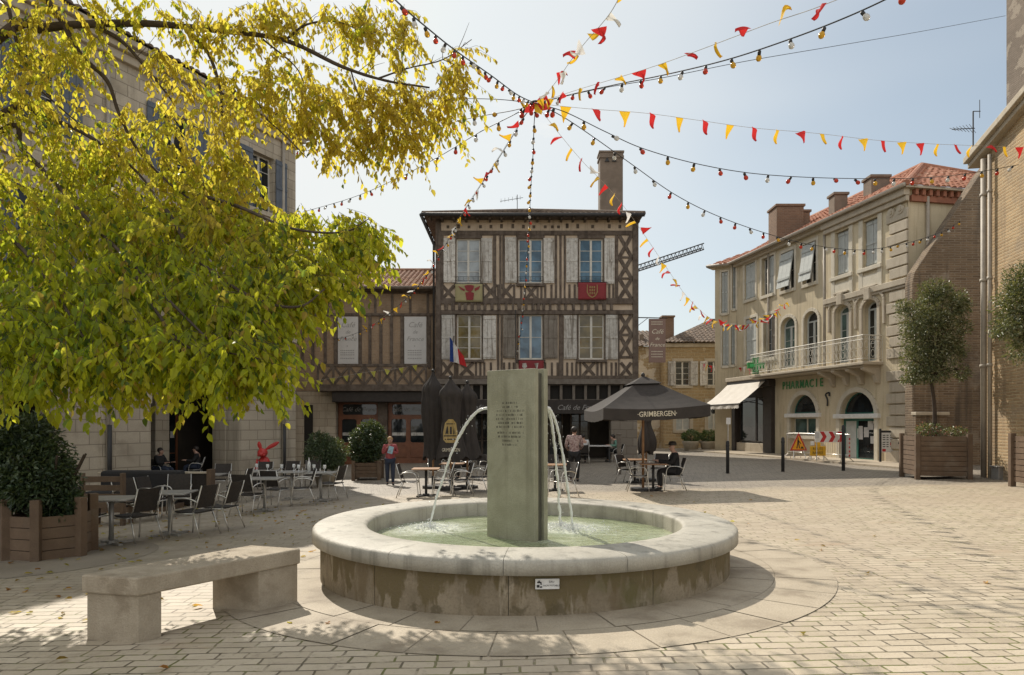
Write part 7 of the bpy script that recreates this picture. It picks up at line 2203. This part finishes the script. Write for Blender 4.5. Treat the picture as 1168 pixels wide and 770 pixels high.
for (px, py, Y, rx, ry, dep, num, yel) in BL:
    num = int(num * 1.36)
    for _ in range(num):
        while True:
            a, b, c = rr.uniform(-1, 1), rr.uniform(-1, 1), rr.uniform(-1, 1)
            if a * a + b * b + c * c < 1: break
        p = P(px + a * rx, py + b * ry, depth(py + b * ry) + c * dep * .75)
        if mnoise.noise(p * 1.9) < -.12 and rr.random() < .8: continue
        head = rr.uniform(0, 2 * PI)
        d = Vector((math.cos(head) * .6 + .25, math.sin(head) * .6, rr.uniform(-1.1, .0))).normalized()
        L_ = rr.uniform(.28, .6); nl = rr.randint(9, 14)
        yv = min(1, max(0, yel + rr.gauss(0, .17)))
        e = p + d * L_ + Vector((0, 0, -.28 * L_))
        mid = p.lerp(e, .5) + Vector((0, 0, .05))
        tw.tube([p, mid, e], [.003, .0022, .0012], 3, False)
        sidev = d.cross(Vector((0, 0, 1))); sidev = sidev.normalized() if sidev.length > .1 else Vector((1, 0, 0))
        for k in range(nl):
            t = (k + .6) / nl
            q = p * (1 - t) ** 2 + mid * 2 * t * (1 - t) + e * t * t
            s = 1 if k % 2 else -1
            v = (d * .45 + sidev * s * .75 + Vector((rr.gauss(0, .25), rr.gauss(0, .25), -1.05 + rr.gauss(0, .35))))
            cen.append(q); ax.append(v); nr.append((rr.gauss(0, .5), rr.gauss(0, .5) - .35, .8 + rr.gauss(0, .3)))
            l = rr.uniform(.055, .13) if rr.random() < .5 else rr.uniform(.08, .11); ln.append(l); wd.append(l * rr.uniform(.44, .58))
            col = GR * max(0, 1 - 2 * yv) + YG * (1 - abs(2 * yv - 1)) + GO * max(0, 2 * yv - 1)
            if rr.random() < .12 * (1 - yv): col = DG
            if rr.random() < .05: col = np.array((.5, .3, .06))
            tint.append(col * rr.uniform(.72, 1.25))
tw.build('twig', 'bark', tr, recalc=False)
leaves('crown', np.array([tuple(c) for c in cen]), np.array([tuple(c) for c in ax]), np.array(nr), np.array(ln), np.array(wd), np.array(tint), 'leaf', tr)
# upper crown above and behind the picture edge
c2 = []
leaves_n = 9000
r = np.random.default_rng(4)
d = r.normal(size=(leaves_n, 3)); d /= np.linalg.norm(d, axis=1, keepdims=True)
cc = np.array([(-6.8, 8.4, 9.2), (-9.0, 10.0, 9.3), (-9.8, 8.0, 8.0), (-4.8, 8.6, 9.0)])[r.integers(0, 4, leaves_n)] + d * np.array((1.9, 2.0, 1.3)) * r.random((leaves_n, 1)) ** .4
leaves('upper_crown', cc, r.normal(size=(leaves_n, 3)) - np.array((0, 0, .8)), r.normal(size=(leaves_n, 3)) + np.array((0, 0, 1)), .13 * (.7 + .6 * r.random(leaves_n)), .06 * (.7 + .6 * r.random(leaves_n)), (YG * .5 + GO * .5) * (.7 + .6 * r.random((leaves_n, 1))), 'leaf', tr)
# fallen leaves
n = 520
pos = []
while len(pos) < n:
    x, y = random.uniform(-9, 5), random.uniform(2.6, 16)
    w_ = 1.0 if x < -2.5 and y > 6 else (.3 if x < 0 else .08)
    if random.random() > w_ or math.hypot(x - FX, y - FY) < 2.5: continue
    pos.append((x, y, gz(x, y) + .014))
pos = np.array(pos)
fl_t = thing('fallen_leaves', 'scattered dry fallen leaves on the paving', 'leaves', (0, 8, 0))
leaves('leaf_litter', pos, np.c_[r.normal(size=(n, 2)), r.normal(size=n) * .12], np.c_[r.normal(size=(n, 2)) * .2, np.ones(n)], .08 * (.6 + .7 * r.random(n)), .045 * (.6 + .7 * r.random(n)), np.array([(.3, .17, .05), (.35, .27, .07), (.2, .1, .04), (.42, .13, .05)])[r.integers(0, 4, n)], 'leaf', fl_t)
fl_t['kind'] = 'stuff'
# ------------------------------------------------------------------ festoon lights and bunting, all from one knot over the square
HUBP = (611, 118, 12.0); HUB = P(*HUBP)
def plan_line(pts, Y1):
    """waypoints (px, py) of a cable that runs straight in plan from the knot to depth Y1: 1/Y is linear along the row"""
    x0 = HUBP[0]; x1 = pts[-1][0]
    out = [HUB]
    for px, py in pts:
        f = (px - x0) / (x1 - x0)
        out.append(P(px, py, 1 / ((1 - f) / HUBP[2] + f / Y1)))
    return out
def bulb_mesh():
    m = MB(); m.lathe([(.0, -.135), (.02, -.132), (.036, -.115), (.042, -.09), (.036, -.065), (.022, -.045)], 12); return m
def socket_mesh():
    m = MB(); m.lathe([(0, -.05), (.024, -.05), (.026, .0), (.02, .012), (0, .014)], 10); return m
bulb_src = {}
def string_light(label, pts, step=.62, start=.35, seed=0, scale=1.0):
    rd = random.Random(seed)
    c = catmull(pts, 10)
    t = thing('string_light', label, 'string light', c[0], 0, 'festoon light strings')
    mb = MB(); mb.tube(c, .008, 5); mb.build('cable', 'cable', t, smooth=True)
    k = 0
    for q, tg in along(c, step, start)[:100]:
        col = ('red', 'yellow', 'white')[k % 3] if rd.random() < .65 else rd.choice(('red', 'yellow', 'white', 'red', 'yellow')); k += 1
        if col not in bulb_src:
            b = bulb_mesh().build('bulb', 'bulb_' + col, t, smooth=True, local=True)
            s = socket_mesh().build('socket', 'socket', b, smooth=True, local=True)
            bulb_src[col] = (b, s)
        else:
            b0, s0 = bulb_src[col]
            b = b0.copy(); COL.objects.link(b); b.parent = t
            s = s0.copy(); COL.objects.link(s); s.parent = b
        b.location = q - c[0] - Vector((0, 0, .02))
        b.rotation_euler = (rd.gauss(0, .3), rd.gauss(0, .3), rd.uniform(0, 6))
        b.scale = (scale * .88,) * 3
    return t
penn_src = {}
def bunting(label, pts, step=.55, start=.3, cols=('red', 'yellow'), seed=0, w_=.2, h_=.25, wind=.5):
    rd = random.Random(seed)
    c = catmull(pts, 10)
    t = thing('bunting', label, 'bunting', c[0], 0, 'bunting strings')
    mb = MB(); mb.tube(c, .004, 4); mb.build('cord', 'cord', t)
    for i, (q, tg) in enumerate(along(c, step, start)[:100]):
        col = cols[i % len(cols)]
        key = (col, w_, rd.randint(0, 2))
        if key not in penn_src:
            m = MB(); n = 6; cv = (key[2] - 1) * .05 + .02
            for j in range(n + 1):
                f = j / n
                for k in range(5):
                    u = (k / 4 - .5) * (1 - f)
                    m.v.append(Vector((u * w_, cv * math.sin(f * 3.0 + u * 3) + .02 * math.sin(k * 1.7), -f * h_)))
            for j in range(n):
                for k in range(4): a = j * 5 + k; m.f.append((a, a + 1, a + 6, a + 5)); m.mi.append(0)
            o = m.build('pennant', 'flag_' + col, t, smooth=True, local=True); penn_src[key] = o
        else:
            o = penn_src[key].copy(); COL.objects.link(o); o.parent = t
        o.location = q - c[0]
        az = math.atan2(tg.y, tg.x); el = math.asin(max(-1, min(1, tg.z)))
        mtx = Matrix.Rotation(az, 4, 'Z') @ Matrix.Rotation(-el, 4, 'Y') @ Matrix.Rotation(rd.gauss(0, wind) + wind * .5, 4, 'X') @ Matrix.Rotation(rd.gauss(0, wind * .4), 4, 'Z')
        o.rotation_euler = mtx.to_euler()
    return t
hb = thing('cable_knot', 'knot of steel ring and red ribbons where all the light strings meet', 'cable knot', HUB)
mb = MB(); mb.tube([HUB + Vector((.09 * math.cos(a), .09 * math.sin(a), 0)) for a in [2 * PI * i / 16 for i in range(17)]], .016, 6, False); mb.build('ring', 'iron', hb, smooth=True)
for dx, dy, dz, mt in ((.28, -.05, -.12, 'flag_red'), (-.2, .0, -.16, 'flag_red'), (.1, -.05, -.22, 'flag_yellow'), (-.07, .05, -.05, 'flag_yellow'), (.18, 0, .08, 'flag_red')):
    mb = MB(); e = HUB + Vector((dx, dy, dz)); w_ = Vector((-dz, 0, dx)).normalized() * .08
    mb.add([HUB - w_ * .3, HUB + w_ * .3, HUB.lerp(e, .55) + w_ + Vector((0, .03, 0)), e, HUB.lerp(e, .55) - w_], [(0, 1, 2, 3, 4)]); mb.build('ribbon', mt, hb)
string_light('string of coloured bulbs climbing from the knot over the tree at upper left', plan_line([(590, 108), (560, 86), (520, 58), (485, 30), (455, 4), (425, -28), (385, -75)], 5.6), .3, .25, 1, .8)
string_light('string of coloured bulbs climbing from the knot to the upper right corner of the sky', plan_line([(650, 108), (700, 97), (760, 85), (830, 68), (900, 45), (960, 22), (1015, -3), (1075, -35)], 6.2), .42, .3, 2, .9)
string_light('string of coloured bulbs sweeping right from the knot to the brick church', plan_line([(645, 128), (690, 150), (735, 170), (800, 188), (870, 199), (960, 203.5), (1050, 203), (1110, 197), (1162, 188)], 17.3), .62, .35, 3, 1.2)
string_light('string of coloured bulbs sagging past the pharmacy front to the dark buttress', plan_line([(640, 132), (675, 155), (720, 187), (770, 222), (820, 247), (880, 268), (930, 280), (985, 285), (1035, 277), (1075, 264), (1095, 252)], 24.2), .58, .3, 4, 1.1)
eY = [(609, 145, 13.0), (608, 175, 14.4), (606, 205, 16.2), (604, 245, 19), (602, 285, 22.5), (599, 325, 25.5), (596, 360, 28.5), (592, 390, 30.6), (589, 405, 31.6)]
string_light('string of coloured bulbs dropping straight down from the knot to the timbered house', [HUB] + [P(*q) for q in eY], .6, .3, 5, 1.05)
mb = MB(); t_ = thing('bulb_pole', 'thin dark pole on the timbered house front carrying the end of the bulb string', 'pole', hf(hx(588.5), -.4, hz(440)))
mb.tube([hf(hx(588.5), -.4, hz(432)), hf(hx(588), -.4, hz(355))], .025, 6); mb.tube([hf(hx(588.5), .0, hz(431)), hf(hx(588.5), -.42, hz(431))], .02, 6); mb.build('shaft', 'iron', t_)
fY = [(598, 133, 12.8), (585, 155, 13.8), (568, 182, 15.2), (548, 212, 17.2), (527, 245, 19.5), (506, 283, 22), (488, 312, 24.2), (468, 336, 26.5), (445, 356, 28.6), (420, 374, 30.4), (395, 384, 31.8), (378, 387, 32.5)]
string_light('string of coloured bulbs falling left from the knot to the cafe upper wall', [HUB] + [P(*q) for q in fY], .6, .3, 6, 1.05)
string_light('string of coloured bulbs reaching from the knot to the stone building corner, lower of two', plan_line([(580, 134), (545, 152), (500, 179), (450, 205), (400, 226), (345, 242)], 26.7), .95, .4, 7, 1.2)
string_light('string of coloured bulbs reaching from the knot to the stone building corner, upper of two', plan_line([(585, 126), (540, 134), (490, 146), (440, 157), (390, 166), (338, 173)], 26.7), .95, .5, 8, 1.2)
for lab, pts, Y1 in (('thin bare wire running from the knot to the dark church tower', [(680, 102), (760, 88), (850, 70), (950, 53), (1050, 36), (1147, 18)], 24.9), ('thin bare wire running level from the knot to the stone building behind the tree', [(560, 113), (480, 112.5), (400, 112), (300, 113)], 25.3)):
    c = catmull(plan_line(pts, Y1), 8)
    t = thing('steel_wire', lab, 'wire', HUB); mb = MB(); mb.tube(c, .007, 5); mb.build('strand', 'cable', t)
bunting('red and yellow bunting stretched right from the knot to the brick church eave', plan_line([(670, 124), (735, 129), (795, 137), (860, 146), (930, 152), (1000, 160), (1060, 164), (1110, 166), (1164, 168)], 17.4), .62, .6, ('yellow', 'red'), 11, .23, .27, .3)
bunting('wind blown bunting rising steeply from the knot towards the top of the sky', plan_line([(625, 105), (638, 88), (652, 68), (668, 48), (684, 30), (698, 12), (712, -14)], 6.5), .42, .5, ('yellow', 'red', 'white'), 12, .13, .16, 1.05)
bunting('wind blown red and yellow bunting running beside the bulbs to the upper right', plan_line([(660, 102), (700, 90), (745, 76), (790, 60), (835, 43), (880, 26), (925, 11), (985, -12)], 6.4), .5, .5, ('yellow', 'red'), 13, .14, .17, 1.2)
lY = [(628, 140), (648, 165), (668, 188), (692, 212), (715, 240), (735, 268), (760, 305), (785, 340), (812, 364), (838, 371), (862, 368), (884, 357), (897, 345)]
bunting('dense red and yellow bunting curving down from the knot to the pharmacy front', plan_line(lY, 32.5), .42, .6, ('yellow', 'red', 'yellow', 'red', 'white'), 14, .17, .25, .9)
bunting('tangled red and yellow bunting wound along the bulb string to the cafe', [HUB] + [P(a - 2, b + 1.5, y) for a, b, y in fY[:-2]], .75, .4, ('yellow', 'red', 'yellow', 'white'), 15, .16, .24, 1.1)
sY1 = [P(425, 371, 30.5), P(405, 382, 31.2), P(420, 388, 31.5), P(432, 372, 30.3)]
a_, b_ = pf(ps(862, -.4), -.4, pz(862, 418)), Vector((qx(800), FYY - .3, qz(415)))
bunting('faded pink and yellow bunting strung low between street house and pharmacy', [b_, b_.lerp(a_, .5) - Vector((0, 0, .25)), a_], .62, .3, ('pink', 'yellow', 'red', 'white'), 16, .3, .42, .3)
bunting('small lime pennants strung along the crossed balcony rail of the cafe', [P(340, 436, 31.6), P(375, 432, 31.6), P(415, 425, 31.6), P(455, 420, 31.6), P(488, 413.5, 31.6)], .64, .3, ('lime', 'lime', 'lime'), 17, .24, .28, .2)
# ------------------------------------------------------------------ people
def skin_mesh(name, nodes, edges, mat, parent, sub=2, grow=1.0, add=0.0):
    """one continuous surface grown round a skeleton of joints (root first)"""
    keys = list(nodes)
    me = bpy.data.meshes.new(name)
    me.from_pydata([nodes[k][0] for k in keys], [(keys.index(a), keys.index(b)) for a, b in edges], [])
    o = bpy.data.objects.new(name, me); COL.objects.link(o)
    sk = o.modifiers.new('Skin', 'SKIN'); sk.use_smooth_shade = True
    sv = me.skin_vertices[0].data
    for i, k in enumerate(keys):
        rr_ = nodes[k][1]; rr_ = rr_ if isinstance(rr_, tuple) else (rr_, rr_)
        sv[i].radius = (rr_[0] * grow + add, rr_[1] * grow + add); sv[i].use_root = (i == 0)
    ss = o.modifiers.new('Subsurf', 'SUBSURF'); ss.levels = sub; ss.render_levels = sub
    dg = bpy.context.evaluated_depsgraph_get(); dg.update()
    nm = bpy.data.meshes.new_from_object(o.evaluated_get(dg))
    bpy.data.objects.remove(o)
    nm.materials.append(MT[mat])
    nm.polygons.foreach_set('use_smooth', [True] * len(nm.polygons))
    b = bpy.data.objects.new(name, nm); COL.objects.link(b); b.parent = parent
    MW.setdefault(b.name, Matrix.Identity(4))
    return b

def person(label, loc, rz, J, top, bottom, hair, hat=None, sleeves='long', scale=1.0, long_hair=False):
    """J: joints in metres, facing -Y"""
    t = thing('person', label, 'person', loc, rz)
    t.scale = (scale,) * 3
    V = {k: Vector(v) for k, v in J.items()}
    pel, chest, neck, head = V['pelvis'], V['chest'], V['neck'], V['head']
    n = {'pelvis': (pel, (.15, .105)), 'belly': (pel.lerp(chest, .5), (.135, .1)), 'chest': (chest, (.165, .11)), 'neck': (neck, .052), 'jaw': (head + Vector((0, -.02, -.07)), .066), 'head': (head, (.078, .092)), 'top': (head + Vector((0, .015, .085)), .06), 'nose': (head + Vector((0, -.105, -.015)), .012)}
    e = [('pelvis', 'belly'), ('belly', 'chest'), ('chest', 'neck'), ('neck', 'jaw'), ('jaw', 'head'), ('head', 'top'), ('head', 'nose')]
    for s in ('l', 'r'):
        n['ear' + s] = (head + Vector((.085 if s == 'l' else -.085, .01, -.005)), .014); e.append(('head', 'ear' + s))
        sh, el, wr = V['sh' + s], V['el' + s], V['wr' + s]
        n['sh' + s] = (sh, .058); n['el' + s] = (el, .042); n['wr' + s] = (wr, .028)
        d = (wr - el).normalized()
        side = d.cross(Vector((0, 0, 1))); side = side.normalized() if side.length > .15 else Vector((0, 1, 0))
        palm = wr + d * .075
        n['palm' + s] = (palm, (.034, .02))
        e += [('chest', 'sh' + s), ('sh' + s, 'el' + s), ('el' + s, 'wr' + s), ('wr' + s, 'palm' + s)]
        curl = side.cross(d) * -1
        for q, (off, l) in enumerate(((-.028, .062), (-.01, .072), (.01, .068), (.026, .052))):
            k1, k2 = f'f{q}{s}', f'g{q}{s}'
            n[k1] = (palm + side * off + d * (.022 + l * .5), .0095); n[k2] = (palm + side * off * 1.05 + d * (.015 + l * .95) + curl * .018, .008)
            e += [('palm' + s, k1), (k1, k2)]
        n['th' + s] = (wr + d * .055 + side * -.045, .0105); e.append(('wr' + s, 'th' + s))
        hp_, kn, an, to = V['hip' + s], V['kn' + s], V['an' + s], V['to' + s]
        n['hip' + s] = (hp_, .085); n['kn' + s] = (kn, .058); n['cf' + s] = (kn.lerp(an, .3), .055); n['an' + s] = (an, .034); n['to' + s] = (an.lerp(to, .8), .022)
        e += [('pelvis', 'hip' + s), ('hip' + s, 'kn' + s), ('kn' + s, 'cf' + s), ('cf' + s, 'an' + s), ('an' + s, 'to' + s)]
    skin_mesh('body', n, e, 'skin', t, 2)
    # shirt, trousers, shoes
    def sub_(keys): return {k: n[k] for k in keys}
    sk = ['chest', 'belly', 'pelvis'] + [k + s for s in 'lr' for k in (('sh', 'el', 'wr') if sleeves == 'long' else ('sh', 'el'))]
    nn = sub_(sk); nn['hem'] = (pel + (pel - chest).normalized() * .06, (.15, .11)); nn['collar'] = (chest.lerp(neck, .62), .075)
    ee = [('chest', 'belly'), ('belly', 'pelvis'), ('pelvis', 'hem'), ('chest', 'collar')] + [p for s in 'lr' for p in ((('chest', 'sh' + s), ('sh' + s, 'el' + s)) + ((('el' + s, 'wr' + s),) if sleeves == 'long' else ()))]
    skin_mesh('shirt', nn, ee, top, t, 2, 1.1, .014)
    nn = sub_(['pelvis'] + [k + s for s in 'lr' for k in ('hip', 'kn', 'cf', 'an')])
    ee = [('pelvis', 'hipl'), ('pelvis', 'hipr')] + [p for s in 'lr' for p in (('hip' + s, 'kn' + s), ('kn' + s, 'cf' + s), ('cf' + s, 'an' + s))]
    skin_mesh('trousers', nn, ee, bottom, t, 2, 1.08, .014)
    for s in 'lr':
        skin_mesh('shoe', {'a': (V['an' + s] + Vector((0, .03, -.03)), .045), 'b': (V['an' + s].lerp(V['to' + s], .5) - Vector((0, 0, .015)), .045), 'c': (V['to' + s], .04)}, [('a', 'b'), ('b', 'c')], 'black', t, 1)
    mb = MB()
    if hair:
        mb.sphere(head + Vector((0, .03, .03)), (.098, .105, .1), 14, 9)
        if long_hair: mb.sphere(head + Vector((0, .065, -.06)), (.09, .06, .13), 12, 8)
        hh = mb.build('hair', hair, t, smooth=True, local=True)
    if hat:
        mb = MB(); mb.lathe([(.0, .16), (.08, .15), (.11, .1), (.112, .05), (.105, .045)], 16, head); mb.box(head.x - .075, head.x + .075, head.y - .2, head.y - .09, head.z + .045, head.z + .06); mb.build('cap', hat, t, smooth=True, local=True)
    for sx in (-1, 1):
        mb = MB(); mb.sphere(head + Vector((sx * .033, -.088, .012)), (.012, .008, .008), 8, 5); mb.build('eye', 'black', t, local=True)
    mb = MB(); mb.sphere(head + Vector((0, -.088, -.068)), (.026, .012, .007), 8, 5); mb.build('mouth', 'cloth_red', t, local=True)
    return t

STAND = dict(pelvis=(0, 0, .94), chest=(0, .01, 1.32), neck=(0, 0, 1.47), head=(0, -.025, 1.6), shl=(.185, 0, 1.39), shr=(-.185, 0, 1.39), ell=(.24, .04, 1.11), elr=(-.24, .04, 1.11), wrl=(.25, -.06, .88), wrr=(-.25, -.06, .88),
             hipl=(.095, 0, .88), hipr=(-.095, 0, .88), knl=(.1, -.03, .48), knr=(-.1, -.03, .48), anl=(.1, .02, .085), anr=(-.1, .02, .085), tol=(.12, -.14, .04), tor=(-.12, -.14, .04))
SIT = dict(pelvis=(0, .05, .54), chest=(0, .06, .9), neck=(0, .02, 1.05), head=(0, -.02, 1.18), shl=(.185, .04, .98), shr=(-.185, .04, .98), ell=(.24, -.08, .74), elr=(-.24, -.08, .74), wrl=(.18, -.33, .77), wrr=(-.18, -.33, .77),
           hipl=(.1, .02, .53), hipr=(-.1, .02, .53), knl=(.13, -.38, .54), knr=(-.13, -.38, .54), anl=(.12, -.34, .1), anr=(-.12, -.36, .1), tol=(.13, -.5, .05), tor=(-.13, -.52, .05))
J = dict(STAND); J.update(elr=(-.25, .0, 1.12), wrr=(-.08, -.2, 1.34), ell=(.25, .02, 1.13), wrl=(.06, -.23, 1.2), knl=(.1, -.08, .48), anl=(.1, -.06, .085), tol=(.12, -.22, .04), knr=(-.1, .0, .48), anr=(-.1, .1, .09), tor=(-.11, -.05, .04))
p = G(445, 553.5)
pr_ = person('fair haired person in faded red shirt and jeans walking with a raised hand', p, R(8), J, 'cloth_red', 'denim', 'hair_fair', scale=.86)
sc_ = thing('folded_paper', 'pale blue folded paper held against the chest of the person in the red shirt', 'paper', p + Vector((.06, -.25, 1.08)), .2)
mb = MB(); mb.obox((0, 0, 0), (.15, .03, .22), Matrix.Rotation(.25, 3, 'Y')); mb.build('sheet', 'cloth_blue', sc_, local=True, bevel=.01)
J = dict(STAND); J.update(elr=(-.24, -.05, 1.12), wrr=(-.2, -.3, 1.05), ell=(.25, -.02, 1.12), wrl=(.22, -.26, 1.02))
person('person in a patterned blouse and black trousers standing with back turned by the arcade', G(655, 549.5), R(172), J, 'cloth_print', 'cloth_black', 'hair_dark', scale=.97, long_hair=False)
J = dict(SIT); J.update(wrl=(.1, -.42, .8), wrr=(-.14, -.4, .8))
c_, a_ = CH[26]
person('man in black with a dark cap sitting at the table under the open parasol', c_, a_, J, 'cloth_black', 'cloth_black', None, hat='hair_dark', scale=.92)
# table with a white cloth under the arcade and two people at it
q = G(672, 538); q.y = 30.6; q.x = (672 - PCX) / FPX * q.y; q.z = gz(q.x, q.y)
t = thing('arcade_table', 'long table with a pale top standing in the shade of the arcade', 'table', q)
mb = MB(); mb.box(q.x - .95, q.x + .95, q.y - .4, q.y + .4, q.z + .72, q.z + .76); mb.build('tabletop', 'banner_white', t, bevel=.006)
for sx in (-.85, .85):
    for sy in (-.33, .33):
        mb = MB(); mb.box(q.x + sx - .03, q.x + sx + .03, q.y + sy - .03, q.y + sy + .03, q.z - .03, q.z + .7199); mb.build('leg', 'iron', t)
c = q + Vector((1.25, .1, 0))
dup(ch0, c, R(-90), 'terrace chair at the arcade table under the person in green')
J = dict(SIT); J.update(chest=(0, -.02, .88), neck=(0, -.12, 1.02), head=(0, -.2, 1.13), shl=(.185, -.06, .96), shr=(-.185, -.06, .96))
person('person in a green shirt leaning forward over the pale table in the arcade', c, R(-90), J, 'cloth_green', 'cloth_black', 'hair_dark')
c = q + Vector((-.35, -.85, 0))
dup(ch0, c, R(180), 'terrace chair at the pale arcade table beside the person with the patterned blouse')
J = dict(SIT)
person('person in a white shirt seated at the pale arcade table with back turned', c, R(180), J, 'cloth_white', 'cloth_black', 'hair_dark')
p = G(531, 546)
dup(ch0, p, R(-95), 'terrace chair with the white haired person behind the left water jet')
person('white haired person seated in dark clothes behind the left water jet', p, R(-60), SIT, 'cloth_black', 'cloth_black', 'hair_grey', scale=.92)
for s, d, rz, lab in ((5.2, .95, 80, 'dark clothed diner sitting just inside the stone arch, nearer the tree'), (3.7, 1.1, -70, 'dark clothed diner sitting just inside the stone arch, nearer the inner column')):
    c = lf(s, d, gz(-10, 22) + .02)
    dup(ch0, c, R(rz), 'terrace chair holding the ' + lab.replace('dark clothed ', '').replace(' sitting', ''))
    person(lab, c, R(rz), SIT, 'cloth_black', 'denim', 'hair_dark', scale=.92)
